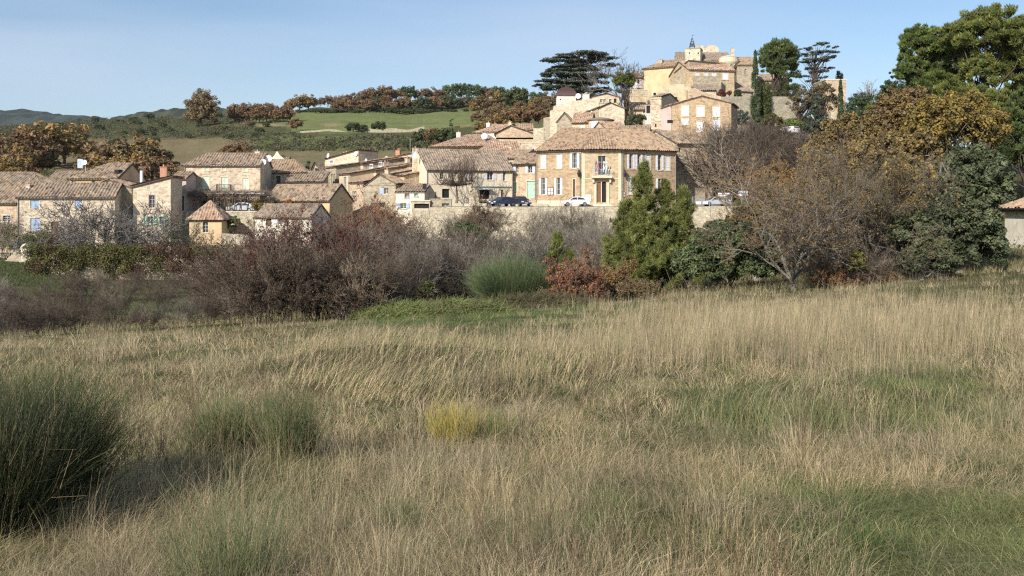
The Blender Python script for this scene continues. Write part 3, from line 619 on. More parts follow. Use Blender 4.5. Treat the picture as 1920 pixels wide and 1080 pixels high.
for i in range(22): xx = x0 + (x1 - x0) * i / 21; g.tube(h.front.M(xx, z0, .77), h.front.M(xx, z1, .77), .015, None, 4)
for i in range(7): d_ = .77 * i / 6; g.tube(h.front.M(x0, z0, d_), h.front.M(x0, z1, d_), .015, None, 4); g.tube(h.front.M(x1, z0, d_), h.front.M(x1, z1, d_), .015, None, 4)
g.tube(h.front.M(x0, z1, .77), h.front.M(x1, z1, .77), .025, None, 4); g.build('balcony', K['iron'], h.root)
# low garden wall holding the terrace of the farmhouse
def wall_thing(name, label, cat, P, Q, th, z0, z1, m, cap=True, z1b=None):
    a = px2(P[0], HY, P[1]); b = px2(Q[0], HY, Q[1]); d = b - a; L = d.length; rz = math.atan2(d.y, d.x); z1b = z1 if z1b is None else z1b
    r = empty(name, (a.x, a.y, z0), rz, label, cat); n = max(2, int(L / 1.2)); xs = np.linspace(0, L, n + 1); g = Geo(); rng = np.random.RandomState(int(a.x * 10) % 999)
    top = np.interp(xs, [0, L], [z1, z1b]) - z0 + rng.uniform(-.05, .05, n + 1)
    v = [(x, y, z) for x, t_ in zip(xs, top) for (y, z) in ((0, 0), (0, t_), (th, t_), (th, 0))]; f = []
    for i in range(n):
        for k in range(3): f.append((i * 4 + k, (i + 1) * 4 + k, (i + 1) * 4 + k + 1, i * 4 + k + 1))
    f += [(0, 1, 2, 3), (n * 4 + 3, n * 4 + 2, n * 4 + 1, n * 4)]; g.add(v, f); g.build('masonry', K[m], r)
    if cap:
        g = Geo()
        for i in range(n): g.box(xs[i] + .01, xs[i + 1] - .01, -.05, th + .05, min(top[i], top[i + 1]) - .02, max(top[i], top[i + 1]) + .09)
        g.build('coping', K['trim'], r)
    return r
wall_thing('garden_wall', 'pale stone retaining wall under the terrace of the three storey farmhouse', 'wall', (318, 138.3), (486, 138.3), .5, -8, -.95, 'dry')
# pergola
pg = empty('pergola', (X_(350, 140), 139.2, -1.03), 0, 'vine covered pergola along the front of the three storey farmhouse', 'pergola')
g = Geo()
for i in range(6):
    for y_ in (0, 2.8): q = Geo(); q.tube((i * 2.0 + .2, y_, 0), (i * 2.0 + .2, y_, 2.45), .07, None, 8); q.build('post', K['wood'], pg)
for i in range(26): g.box(-1 + i * .5, -.92 + i * .5, -.3, 3.3, 2.55, 2.65)
for y_ in (0, 2.8): g.box(-1, 11.8, y_ - .06, y_ + .06, 2.451, 2.549)
g.build('rafters', K['wood'], pg)
g = Geo(); P = np.stack([rs.uniform(-1.6, 12, 2600), rs.uniform(-.6, 3.3, 2600), 2.75 + rs.uniform(-.35, .35, 2600)], 1); D_ = rs.normal(size=P.shape) * (1, .5, .25); D_ /= np.linalg.norm(D_, axis=1, keepdims=True)
g.segs(P, P + D_ * rs.uniform(.4, 1.4, (2600, 1)), np.full(2600, .022), np.full(2600, .01), 3, 0, lerp3((.16, .12, .09), (.28, .22, .18), rs.rand(2600)))
for i in range(9):
    x = rs.uniform(0, 11); y = rs.choice([0, 2.8]); p = np.array([x, y, 0]); 
    for k in range(6): q = p + np.array([rs.normal(0, .12), rs.normal(0, .06), .47]); g.segs(p[None], q[None], [.06], [.055], 5, 0, (.15, .11, .08)); p = q
g.build('vine', K['twig'], pg)
g = Geo()
for i in range(5): a = 4.3 + i * 1.45; g.add([(a, -.2, 2.72), (a + 1.4, -.2, 2.72), (a + 1.4, .5, 2.95), (a + .7, 1.4, 2.8), (a, 2.2, 2.98), (a + 1.4, 2.2, 2.98)], [(0, 1, 2, 3), (3, 2, 5, 4)])
g.build('canvas_blind', K['lsh'], pg)
# tower house
h = HS('house', 'small ochre tower house with pyramid tiled roof and green window', (355, 131), (415.5, 131), 4.4, -6.6, 408.5, 'ochre')
h.walls([('W', 380, 416, 390, 436, 'trim'), ('W', 376, 463, 384, 474, 'brown')]); h.roof_pyr(h.zat(377, 2.2), 'tile_red', .35)
g = Geo(); h.front.fbox(g, .02, .5, -.2, 1.6, .0, .03); g.build('quoins', K['rubble'], h.root)
wall_thing('stone_wall', 'pale stone wall running right from the ochre tower house', 'wall', (416.5, 131), (466, 131), .5, -9, -3.8, 'dry', False, -4.05)
wall_thing('stone_wall', 'grey wall added in the shape of a shadow behind the ochre tower house', 'wall', (416.5, 134.8), (436, 134.8), .4, -8, -1.8, 'grey', False, -3.7)  # sloped to the tower's cast shadow, shade put in as grey stone
h = HS('house', 'low white gabled cottage with brown roof right of the ochre tower house', (478, 134), (584, 131), 5, -5, 406, 'white')
h.walls([('D', 499, 410, 509, 424, 'wood'), ('P', 512, 409, 530, 421, 'lsh'), ('W', 554, 411, 562, 420, 'white')]); h.roof_x(h.zat(383.5, 2.5), 'tile_dark', o=.3)
h = HS('house', 'long ochre outbuilding with striped tiled roof right of the farmhouse', (497, 143), (618, 139), 6.5, -4, 375, 'ochre')
h.walls([('H', 508, 377, 520, 386)]); h.roof_x(h.zat(347, 3.25), 'tile', 0, 0, .35)
h = HS('shed', 'stone lean-to shed with dark open front behind the ochre outbuilding', (536, 148), (604, 148), 5, -4, 341, 'grey')
t_ = (h.ze, h.ze, h.zat(323, 5), h.zat(323, 5)); h.walls([('H', 540, 342.5, 600, 352)], tops=t_); h.roof_shed(t_, 'tile')
h = HS('house', 'stone house with light tiled roof directly right of the three storey farmhouse', (489, 152), (570, 152), 8, -4, 322, 'rubble')
h.walls([('W', 500, 327, 508, 338, 'trim'), ('D', 518, 330, 526, 346, 'wood')]); h.roof_x(h.zat(300, 4), 'tile_light', 0, 2.5)  # left window stands in for a chimney shadow on the wall
h = HS('house', 'small house with pale curved bell gable and satellite dish behind the farmhouse', (505, 162), (537, 162), 5, -1, 301, 'white')
h.walls(); h.g.poly([h.front.M(0, h.ze), h.front.M(h.L, h.ze), h.front.M(h.L * .62, h.zat(291)), h.front.M(h.L * .45, h.zat(283)), h.front.M(h.L * .3, h.zat(291))]); h.roof_x(h.zat(296, 2.5), 'tile')
h = HS('house', 'small grey roofed house behind the green conifer', (583, 158), (609, 158), 6, -2, 324, 'grey'); h.walls(); h.roof_y(h.zat(306), .6, 'tile_dark')
# ------------------------------------------------------------------ crowded middle cluster
def skew(name, label, A, B, dep, zb, ye, rear, m, ops=(), rm='tile_light', right=(), cat='house'):
    h = House(name, label, A, B, dep, zb, ye, m, cat); zr = h.ze + rear; t = (h.ze, h.ze, zr, zr)
    h.walls(ops, right, tops=t); h.roof_shed(t, rm, .22); return h
h = skew('house', 'narrow village house with tall stone side wall, leftmost of the crowded row', (611, 158), (630, 155), 12, -5, 314, 1.9, 'grey', [('W', 614, 326, 617, 342, 'grey'), ('W', 621, 326, 624, 345, 'grey'), ('W', 625.5, 326, 628, 345, 'grey')], 'tile_light')
h.dish(615, 292, 4, 0.47); h.antenna(615, 284, 4.2, 1.6); h.chimney(645, 288, 7, 1.1, 'cream', .9, h.ze)
h = HS('house', 'flat topped stone upper storey with box window above the crowded row', (609, 163), (672, 159), 5, -4, 305, 'cream')
t_ = (h.zat(299), h.zat(284), h.zat(284), h.zat(299)); h.walls([('W', 619, 301, 625, 306, 'wsh')], tops=t_); h.roof_shed(t_, 'tile_light', o=.1); h.chimney(650, 286, 1, .9, 'cream', .6); h.dish(667, 288, -.2, 0.39)
h = skew('house', 'tall rendered village house with rounded foot and slim grey windows', (636, 154), (656, 151), 11, -6, 327, 1.9, 'yellow', [('W', 645, 332, 649, 353, 'grsh'), ('W', 645, 370, 649, 390, 'grsh')], 'tile_light'); h.pipe(655, 330, 388)
g = Geo(); g.lathe([(2.2, 0), (1.9, 1.2), (1.5, 2.4), (1.3, 3.4), (1.25, 5.2)], (.9, .9, -1), 16); g.build('buttress', K['yellow'], h.root)
h = skew('house', 'stone village house with reddish roof between the tall house and the blue shuttered gable', (656, 150.6), (682, 147.8), 10, -5, 343, 2.2, 'pink', [('W', 661, 359, 668, 365, 'grey'), ('W', 664, 368, 668, 374, 'grey'), ('W', 670, 345, 674, 351, 'grey')], 'tile_red')
h = HS('house', 'grey stone gabled house with one small blue shutter', (682, 147.5), (742, 146), 8.5, -6, 347, 'grey')
h.walls([('P', 712, 353, 728, 363.5, 'blue'), ('H', 701, 380, 722, 388)]); h.roof_y(h.zat(327), 2.7, 'tile_light', .15, h.zat(349), h.zat(344)); h.chimney(726, 318, 3, .6, 'cream', .6)
h = HS('house', 'stone house wall rising behind the crowded row with red chimney', (697, 166), (775, 163), 6, -3, 303, 'rubble')
t_ = (h.zat(303), h.zat(289), h.zat(289), h.zat(303)); h.walls([('W', 735, 306, 739, 312, 'grey'), ('H', 718, 301, 722, 305)], tops=t_); h.roof_shed(t_, 'tile_light', o=.1); h.chimney(747, 281, 1, .8, 'terra', .6, h.zat(300)); h.dish(724, 297, -.3, 0.39); h.dish(705, 298, -.3, 0.33)
h = skew('house', 'small stone block with long pale roof slope above the grey gabled house', (684, 156), (705, 153), 10, -3, 322, 1.5, 'cream', [('W', 694, 309, 699, 314, 'wsh')], 'tile_red'); h.chimney(717, 306, 4, .9, 'cream', .6)
h = skew('house', 'stone house with dark eave and faded green door beside the long cream house', (730, 153), (758, 150), 9, -4, 330, 1.8, 'pink', (), 'tile_red', [('D', 768, 328, 778, 353, 'dgreen')])
h = skew('house', 'small stone house wedged behind the tall rendered house, with white box window', (660, 160), (680, 157), 9, -3, 309, 1.3, 'rubble', [('W', 668, 312, 673, 317, 'wsh')], 'tile_light'); h.chimney(671, 297, 3, .8, 'cream', .6); h.dish(686, 301, 1, .35)
h = skew('house', 'narrow cream house with white window box, middle of the crowded row', (703, 157), (722, 154), 9, -3, 318, 1.5, 'cream', [('W', 711, 305, 716, 311, 'wsh'), ('H', 706, 322, 709, 327)], 'tile_red'); h.chimney(722, 304, 2, .9, 'rubble', .8)
h = skew('house', 'low pinkish house with reddish roof just left of the faded green door', (712, 153.5), (733, 151), 7, -3, 328, 1.2, 'pink', [('W', 718, 332, 722, 337, 'grey')], 'tile_red'); h.antenna(727, 300, 3, 1.8)
h = skew('house', 'small grey stone house between the red chimney and the long cream house gable', (748, 158), (772, 155), 8, -3, 311, 1.6, 'grey', [('W', 757, 315, 761, 321, 'grey')], 'tile'); h.chimney(764, 296, 2, .8, 'cream', .6)
h = HS('house', 'small white annex with two little windows and tiled lean-to roof', (742, 144.5), (796, 144.2), 4.5, -5, 360, 'white')
t_ = (h.ze, h.ze, h.zat(346, 4.5), h.zat(346, 4.5)); h.walls([('W', 759, 363, 767, 371, 'mauve'), ('W', 777, 363, 783, 368, 'dgreen'), ('O', 745, 381, 768, 391, 'blue')], tops=t_); h.roof_shed(t_, 'tile', .15)
g = Geo(); h.front.fbox(g, 2.3, h.L, h.zat(379) , h.zat(377), 0, .15); g.build('ledge', K['terra'], h.root)
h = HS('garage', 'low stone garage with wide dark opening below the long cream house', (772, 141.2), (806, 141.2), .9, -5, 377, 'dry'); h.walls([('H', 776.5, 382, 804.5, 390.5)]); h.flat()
h = HS('utility_shed', 'low stone block with grey hatch on the retaining wall beside the wide dark opening', (806.5, 141.8), (846, 141.8), 1.4, -5, 374, 'grey'); h.walls([('W', 830, 382.5, 841, 389, 'iron')]); h.flat(.1, 'dry')
h = HS('house', 'long cream house with weathered tiled roof behind the pollarded mulberry', (801, 148), (961, 153.5), 10, T0, 317, 'beige')
h.walls([('W', 825, 321, 832, 336, 'beige'), ('H', 853, 320, 858, 327), ('O', 907, 321, 931, 337.5, 'lsh'), ('P', 938, 321, 948, 339, 'lsh'), ('S', 873, 321, 884, 337, 'lsh'), ('D', 816, 360, 818, 380, 'brown'),
         ('H', 829, 354, 843, 371), ('H', 899, 356, 918, 373), ('D', 939, 356, 944, 370, 'brown'), ('N', 924, 362, 928, 365, 'iron')],
        left=[('H', 786, 310, 789, 314)])
h.roof_x(h.zat(280, 5), 'tile_dark'); h.dish(777, 291, 3, 0.51); h.pipe(800.5, 318, 380); h.pipe(960, 322, 372); h.chimney(779, 277, 5, .9, 'cream', .7)
g = Geo(); x0, z0 = h.front.to(895, 350); x1, _ = h.front.to(958, 349); h.front.fbox(g, x0, x1, z0, z0 + .12, 0, .25); x0, z0 = h.front.to(897, 356.5); x1, _ = h.front.to(921, 354); h.front.fbox(g, x0, x1, z0 + .05, z0 + .18, .0, .9); g.build('awning', K['grsh'], h.root)
h.antenna(769, 259, 4, 2.4)
h = HS('house', 'narrow pink stone house with mint green garage door left of the town hall', (961.5, 154.5), (1005, 153), 6, T0, 306, 'pink')
h.walls([('P', 960.5 + 2, 307, 972, 324, 'lblue'), ('O', 985, 308, 1003, 324, 'lblue'), ('D', 988, 339.5, 1002.5, 371, 'green'), ('D', 962.5, 342, 969, 362, 'green')]); h.roof_x(h.zat(289, 3), 'tile', 0, 0, .5); h.pipe(1003.5, 308, 374)
h = HS('house', 'wide stone gable house with faded wall, above the middle roofs', (930, 196), (1032, 196), 8, 9, 258, 'pink')
h.walls([('H', 956, 246, 960, 251)]); h.roof_y(h.zat(236), 3.1, 'tile_red', .35, h.zat(251), h.zat(261)); h.chimney(956, 228, 1, .6, 'cream')
h = HS('house', 'white walled wing with reddish roof left of the wide stone gable', (890, 203), (945, 199), 7, 9, 248, 'white'); h.walls([('W', 900, 250, 904, 256, 'wsh')]); h.roof_x(h.zat(236, 3.5), 'tile_red', 3, 0); h.chimney(916, 230, 3, .9, 'white'); h.chimney(928, 232, 5, 1.4, 'grey')
h = HS('house', 'tiled upper roof with white skylight right of the wide stone gable', (968, 212), (1000, 212), 6, 10, 242, 'pink'); h.walls(); h.roof_x(h.zat(233, 3), 'tile_red')
h = HS('house', 'broad hipped roof house with cream wall and satellite dish', (812, 185), (940, 183), 13, 4, 274, 'yellow')
h.walls([('W', 859, 276, 863, 280, 'trim')]); h.roof_x(h.zat(254, 6.5), 'tile_red', 5.5, 4, .7); h.chimney(860, 248, 5, .8, 'white', .6); h.dish(908, 255, 2, 0.61)
h = HS('house', 'red roofed house between the broad hipped roof and the town hall', (895, 170), (976, 171), 9, 3, 287, 'pink'); h.walls(); h.roof_x(h.zat(266, 4.5), 'tile_red', 3, 0); h.chimney(957, 275, 2, .6, 'white', .5)
h = HS('house', 'small brown roofed house tucked behind the narrow pink stone house', (935, 163), (980, 159), 5, 2, 297, 'cream'); h.walls(); h.roof_x(h.zat(284, 2.5), 'tile'); 
h = HS('house', 'blank rubble stone block left of the town hall roof', (977, 166), (1012, 166), 6, 2, 268, 'cream'); h.walls([('H', 985, 286, 992, 289)]); h.flat(.1)
# ------------------------------------------------------------------ town hall (chamfered corner building)
th = empty('town_hall', (X_(1006, 150), 150, T0), 0, 'large stone town hall with chamfered entrance corner and hipped tiled roof', 'town hall')
class Pseudo:  # a wall plane of the town hall with its own frame
    def __init__(s, A, B, zb): s.A = px2(A[0], HY, A[1]); s.B = px2(B[0], HY, B[1]); d = s.B - s.A; s.L = d.length; s.rz = math.atan2(d.y, d.x); s.loc = (s.A.x, s.A.y, zb)
class TFace(Face):
    """wall plane given in world plan, written in the town hall's frame"""
    def __init__(s, A, B, base):
        p = Pseudo(A, B, base.z); s.h = p; s.L = p.L; s.base = base; s.o = np.zeros(3); s.d = np.array([1., 0, 0]); s.n = np.array([0, -1., 0])
        s.wo = np.array([p.A.x - base.x, p.A.y - base.y, 0]); s.wd = np.array([math.cos(p.rz), math.sin(p.rz), 0]); s.wn = np.array([s.wd[1], -s.wd[0], 0])
    def M(s, x, z, out=0): return s.wo + s.wd * x + s.wn * out + np.array([0, 0, z])
base = Vector(th.location)
A_, B_, C_, D_ = (1006, 151), (1091, 146), (1165, 146), (1267, 151)
zE = (HY - 280) / F * 146 - T0
wing_l = TFace(A_, B_, base); cen = TFace(B_, C_, base); wing_r = TFace(C_, D_, base)
def th_wall(face, ops, m, name='wall'):
    holes = []
    for q in ops: opening(face, q, th, holes)
    g = Geo(); holes = [q for q in holes if q[3] < zE]
    wall_face(g, face.wo, face.wd, face.L, -1, zE, holes); g.build(name, K[m], th)
th_wall(wing_l, [('S', 1014, 288, 1023, 315, 'lblue'), ('S', 1044, 288, 1053, 315, 'lblue'), ('O', 1068.5, 287, 1086, 315, 'lblue'), ('O', 1011, 334, 1026, 365, 'wsh'), ('O', 1039.5, 334, 1054.5, 365, 'wsh'), ('N', 1027, 351, 1038.5, 366, 'brown'), ('D', 1074, 336, 1079, 372, 'wood')], 'tanwall')
th_wall(cen, [('D', 1118, 341, 1127, 379.5, 'brown'), ('H', 1127.3, 341, 1136.5, 379.5), ('W', 1121.5, 292, 1136, 328, 'cream'), ('N', 1098, 365, 1108, 377, 'wsh')], 'ashlar')
th_wall(wing_r, [('O', 1176, 289, 1190, 316.5, 'wsh'), ('O', 1191.5, 289, 1204.5, 317, 'wsh'), ('S', 1211, 289, 1219, 318, 'wsh'), ('O', 1229.5, 290, 1244, 319, 'wsh'), ('S', 1248, 290, 1256, 319.5, 'wsh'), ('S', 1178, 334, 1185, 364, 'wsh'), ('O', 1230, 335, 1244, 364, 'wsh'), ('N', 1166.5, 359, 1171, 370, 'wood')], 'tanwall')
G = lambda px, Y: np.array([X_(px, Y) - base.x, Y - base.y, 0])
E1, E2 = G(1020, 164), G(1256, 164)
g = Geo()
for p, q in ((wing_r.wo + wing_r.wd * wing_r.L, E2), (E2, E1), (E1, wing_l.wo)): g.poly([p + (0, 0, -1), q + (0, 0, -1), q + (0, 0, zE), p + (0, 0, zE)])
g.build('wall', K['tanwall'], th)
zr = (HY - 243) / F * 151 - T0; zrl = (HY - 249) / F * 157 - T0
apex = G(1124, 151.5) + (0, 0, zr); rl = G(1056, 157) + (0, 0, zrl); rr_ = G(1211, 157.2) + (0, 0, (HY - 253) / F * 157 - T0)
ze_ = zE - .12
a = G(1002.5, 150.4) + (0, 0, ze_); b = G(1090.5, 145.3) + (0, 0, ze_); c = G(1165.5, 145.3) + (0, 0, ze_); d = G(1270.5, 150.4) + (0, 0, ze_)
e2 = G(1261, 164.8) + (0, 0, ze_); e1 = G(1016, 164.8) + (0, 0, ze_); 
def onplane(p, q, r, s):
    n_ = np.cross(q - p, r - p); return np.array([s[0], s[1], p[2] - (n_[0] * (s[0] - p[0]) + n_[1] * (s[1] - p[1])) / n_[2]])
rl = onplane(a, b, apex, rl); rr_ = onplane(c, d, apex, rr_)
g = Geo()
tile_plane(g, [a, b, apex, rl]); tile_plane(g, [b, c, apex]); tile_plane(g, [c, d, rr_, apex]); tile_plane(g, [d, e2, rr_]); tile_plane(g, [e1, a, rl]); tile_plane(g, [e2, e1, rl]); tile_plane(g, [e2, rl, rr_]); tile_plane(g, [rr_, rl, apex], amp=.05)
for p, q in ((b, apex), (c, apex), (apex, rl), (apex, rr_), (d, rr_), (a, rl)): ridge(g, p, q, .15)
g.build('roof', [K['tile_light'], K['wood']], th)
g = Geo()
for fc, e0, e1_ in ((wing_l, 0, 0), (cen, 0, 0), (wing_r, 0, 0)):
    for k_, (zz0, zz1, oo) in enumerate(((-.55, -.35, .14), (-.347, -.18, .30))): fc.fbox(g, .02, fc.L - .02, zE + zz0, zE + zz1, 0, oo)
g.build('cornice', K['rubble'], th)
g = Geo(); _, zz = cen.to(1124, 336); cen.fbox(g, .02, cen.L - .02, zz, zz + .14, 0, .06)
for q in (0.01, cen.L - .46): cen.fbox(g, q, q + .45, 0, zz - .003, 0, .04); cen.fbox(g, q, q + .45, zz + .143, zE - .56, 0, .04)
for fc in (wing_l, wing_r): fc.fbox(g, .05, fc.L - .05, 0, .9, .0, .05)
g.build('string_course', K['trim'], th)
g = Geo(); x0, z1 = cen.to(1109, 330); x1, z0 = cen.to(1147, 334); cen.fbox(g, x0, x1, z0, z1, .0, .9)
for q in (x0 + .15, x1 - .4): cen.fbox(g, q, q + .25, z0 - .7, z0 - .003, .0, .5)
cen.fbox(g, x0 + .4, x0 + .75, 0, z0 - .72, 0, .12); cen.fbox(g, x1 - .75, x1 - .4, 0, z0 - .72, 0, .12)
o_ = g.build('balcony', K['trim'], th)
g = Geo()
for i in range(16): xx = x0 + .1 + (x1 - x0 - .2) * i / 15; g.tube(cen.M(xx, z1, .85), cen.M(xx, z1 + .95, .85), .018, None, 4)
g.tube(cen.M(x0 + .1, z1 + .95, .85), cen.M(x1 - .1, z1 + .95, .85), .03, None, 5); g.build('railing', K['lblue'], o_)
for i, (off, c3) in enumerate(((-.6, (.16, .2, .34)), (-.35, (.45, .16, .15)), (.2, (.75, .75, .75)), (.45, (.70, .73, .78)))):
    g = Geo(); xm = (x0 + x1) / 2 + off; g.tube(cen.M(xm, z1 + .8, .8), cen.M(xm + off * .5, z1 + 2.3, 1.3), .025, None, 5, 1)
    n = 6; V = []
    for k in range(n + 1):
        for w_ in (0, 1): V.append(cen.M(xm + off * .5 + w_ * (.20 + .05 * math.sin(k * 2.)) - .17, z1 + 2.2 - k * .27, 1.3 - .07 * k + .05 * math.sin(k * 1.7 + w_)))
    g.add(V, [(2 * k, 2 * k + 1, 2 * k + 3, 2 * k + 2) for k in range(n)]); g.build('flag', [plain('flag_cloth_%d' % i, c3, .8), K['iron']], th)
for fc, px_ in ((wing_l, 1089), (wing_r, 1167.5)):
    g = Geo(); xx, zz = fc.to(px_, 326); g.lathe([(0, -.5), (.18, -.4), (.26, .1), (.16, .5), (.0, .7)], fc.M(xx, zz, .55), 10); g.tube(fc.M(xx, zz + .6, 0), fc.M(xx, zz + .6, .55), .03, None, 5); g.build('wall_lamp', K['iron'], th)
g = Geo()
for fc, q in ((wing_l, .1), (wing_l, wing_l.L - .25), (wing_r, .25), (wing_r, wing_r.L - .1)): g.tube(fc.M(q, 0, .12), fc.M(q, zE - .56, .12), .055, None, 7)
g.build('drainpipe', K['metal'], th)
stp = Geo()
for i in range(4): cen.fbox(stp, cen.L * .28 - i * .15, cen.L * .72 + i * .15, -.3, .36 - i * .11, .0, .35 * (i + 1))
stp.build('steps', K['trim'], th)
hr = empty('handrail', (X_(1050, 146.5), 146.5, T0), 0, 'slim sloping iron handrail beside the town hall side door', 'handrail'); g = Geo()
g.tube((0, 0, 0), (0, 0, 1.2), .03); g.tube((0, 0, 1.2), (1.8, 1.2, 2.3), .03); g.tube((1.8, 1.2, .8), (1.8, 1.2, 2.3), .03); g.build('rail', K['brown'], hr)
# ------------------------------------------------------------------ behind and right of the town hall
h = HS('house', 'rubble stone house with broad low roof right of the town hall', (1268.5, 157), (1335, 160), 12, T0, 268, 'rubble')
h.walls([('H', 1272.5, 277, 1277, 285)]); h.roof_x(h.zat(246, 6), 'tile', 0, 2, .5)
h = HS('house', 'low roof with long pale gable between the town hall and the white shuttered house', (1232, 165), (1300, 167), 9, 6, 262, 'cream'); h.walls(); h.roof_x(h.zat(244, 4.5), 'tile_light'); h.chimney(1281, 240, 3, .7, 'white', .5)
h = HS('house', 'tiny grey roofed house in front of the white shuttered house', (1283, 173), (1318, 172), 6, 8, 247, 'grey'); h.walls(); h.roof_x(h.zat(235, 3), 'tile_dark', 2.4, 1); h.chimney(1289, 229, 1, .6, 'white', .5)
h = HS('house', 'small dark eaved roof peeking above the right of the town hall roof', (1160, 168), (1217, 167), 5, 8, 248, 'grey'); h.walls(); h.roof_x(h.zat(237, 2.5), 'tile', 0, 0, .5)
h = HS('house', 'low roofed house between the round tower and the dark eaved roof', (1140, 173), (1180, 175), 6, 8, 243, 'rubble'); h.walls(); h.roof_x(h.zat(229, 3), 'tile_light')
tw = empty('round_tower', (X_(1128, 178), 180, 10), 0, 'squat round stone tower with thin flat cap and one white shutter', 'tower')
r_ = 23 / F * 178; g = Geo(); zt_ = (HY - 223) / F * 176 - 10; g.lathe([(r_, -3), (r_, zt_)], (0, 0, 0), 28); g.build('wall', K['cream'], tw, True)
g = Geo(); g.lathe([(r_ + .3, zt_), (r_ + .35, zt_ + .15), (r_ * .5, zt_ + .55), (0, zt_ + .7)], (0, 0, 0), 28); g.build('roof', K['tile_dark'], tw)
g = Geo(); g.box(-1.9, -.95, -r_ - .04, -r_ * .80, zt_ - 1.9, zt_ - .35); g.box(-1.86, -1.45, -r_ - .07, -r_ - .04, zt_ - 1.86, zt_ - .4); g.box(-1.40, -.99, -r_ - .07, -r_ - .04, zt_ - 1.86, zt_ - .4); g.build('shutter', K['wsh'], tw)
h = HS('house', 'stone gabled house with red roof and cream shutter left of the round tower', (1073, 183), (1108, 182), 5, 10, 229, 'pink')
h.walls([('S', 1088, 231, 1096, 246, 'gsh')]); h.roof_x(h.zat(213, 2.5), 'tile_red')
h = HS('house', 'grey stone gable end rising left of the red roofed house', (1044, 184), (1073, 183.4), 5, 8, 229, 'grey'); h.walls(); h.roof_y(h.zat(212), 1.45, 'tile', .1)
def keep(name, label, P, Q, dep, zb, tops, m, cat='wall', ops=()):
    """broad wall mass with an uneven top line given in photo points"""
    h = House(name, label, P, Q, dep, zb, tops[0][1], m, cat); pts = [h.front.to(a, b) for a, b in tops]
    lo = min(p[1] for p in pts) - .05; holes = []
    for q in ops: opening(h.front, q, h.root, holes)
    holes = [q for q in holes if q[3] < lo]
    g = Geo(); wall_face(g, h.front.o, h.front.d, h.L, -4, lo, holes); k = len(pts)
    xs = [max(0, min(h.L, p[0])) for p in pts]; zs = [p[1] for p in pts]
    for i in range(k - 1):
        if xs[i + 1] - xs[i] > .01: g.poly([h.front.M(xs[i], lo), h.front.M(xs[i + 1], lo), h.front.M(xs[i + 1], zs[i + 1]), h.front.M(xs[i], zs[i])])
        g.poly([h.front.M(xs[i], zs[i]), h.front.M(xs[i + 1], zs[i + 1]), h.front.M(xs[i + 1], zs[i + 1], -dep), h.front.M(xs[i], zs[i], -dep)])
    g.poly([h.front.M(0, -4), h.front.M(0, -4, -dep), h.front.M(0, zs[0], -dep), h.front.M(0, zs[0])]); g.poly([h.front.M(h.L, -4), h.front.M(h.L, -4, -dep), h.front.M(h.L, zs[-1], -dep), h.front.M(h.L, zs[-1])])
    g.build('masonry', K[m], h.root); return h
keep('rampart', 'tall grey stone rampart rising left of the gabled stone houses', (1031, 190), (1123, 189), 5, 10, [(1031, 208), (1037, 206), (1038, 199), (1046, 196), (1060, 193), (1094, 186), (1123, 184)], 'cream', ops=[('H', 1066, 222, 1068, 227)])
keep('stone_wall', 'lower weathered stone wall stepping down left of the tall rampart', (1019, 191), (1032, 190.2), 3, 10, [(1019, 221), (1031, 219)], 'grey')
keep('stone_wall', 'short pale stone wall between the wide gable house and the rampart', (1000, 193), (1019, 191.5), 1.5, 10, [(1000, 240), (1010, 241), (1019, 239)], 'dry')
h = HS('pavilion', 'white garden pavilion with dark brown domed roof below the cedar', (1044, 205), (1080, 205), 4, 12, 179.5, 'white'); h.walls([('H', 1050, 185, 1052, 188)])
g = Geo(); zz = h.ze; W = h.L
rows = [(0, 1.0), (.25, .96), (.5, .84), (.75, .62), (.92, .36), (1.0, .06)]; V = []
for q, w_ in rows:
    for sx, sy in ((-1, -1), (1, -1), (1, 1), (-1, 1)): V.append((W / 2 + sx * (W / 2 + .2) * w_, 2 + sy * 2.2 * w_, zz + q * 2.1))
g.add(V, [(4 * i + k, 4 * i + (k + 1) % 4, 4 * i + 4 + (k + 1) % 4, 4 * i + 4 + k) for i in range(5) for k in range(4)]); g.add(V[-4:], [(0, 1, 2, 3)]); g.build('dome', plain('dark_glazed_tile', (.07, .035, .03), .5), h.root); h.finish()
h = HS('house', 'stone house with dark loggia opening and pale gable in front of the cedar', (1123, 187), (1171, 187), 8, 10, 203, 'cream'); h.walls(); h.roof_y(h.zat(193), 2.3, 'tile', .2)
h = HS('loggia', 'open loggia with dark shade under a sloping roof on the rampart', (1092, 187.6), (1122.5, 187.4), 6, 12, 213, 'grey'); t_ = (h.zat(213), h.zat(201), h.zat(201), h.zat(213)); h.walls([('H', 1101, 206.5, 1120, 213.5)], tops=t_)
g = Geo(); xx, zz = h.front.to(1109, 205); h.front.fbox(g, xx - .15, xx + .15, h.zat(214), zz, -.2, .12); g.build('post', K['wsh'], h.root); h.roof_shed(t_, 'tile', .25)
h = HS('house', 'top loggia house with pediment and a row of white framed windows', (1106, 196), (1161, 196), 6, 14, 182, 'yellow')
h.walls([('W', 1118, 186, 1123, 192.5, 'white'), ('W', 1125, 186, 1130, 192.5, 'white'), ('W', 1131.5, 186, 1136, 192.5, 'white'), ('W', 1142, 185.5, 1147, 193, 'white'), ('H', 1151, 185, 1156, 193)]); h.roof_y(h.zat(175.5), 3.5, 'tile_light', .35)
h = HS('house', 'small white rooftop block beside the satellite dish', (1093, 194), (1105, 194), 3, 18, 177, 'white'); h.walls(); h.flat(.1, 'white'); h.dish(1084, 180, .5, 0.55)
h = HS('house', 'pale yellow blank block with stone upper part right of the ivy trunk', (1181, 200), (1222, 200), 7, 14, 181, 'yellow'); h.walls(); h.flat(.1)
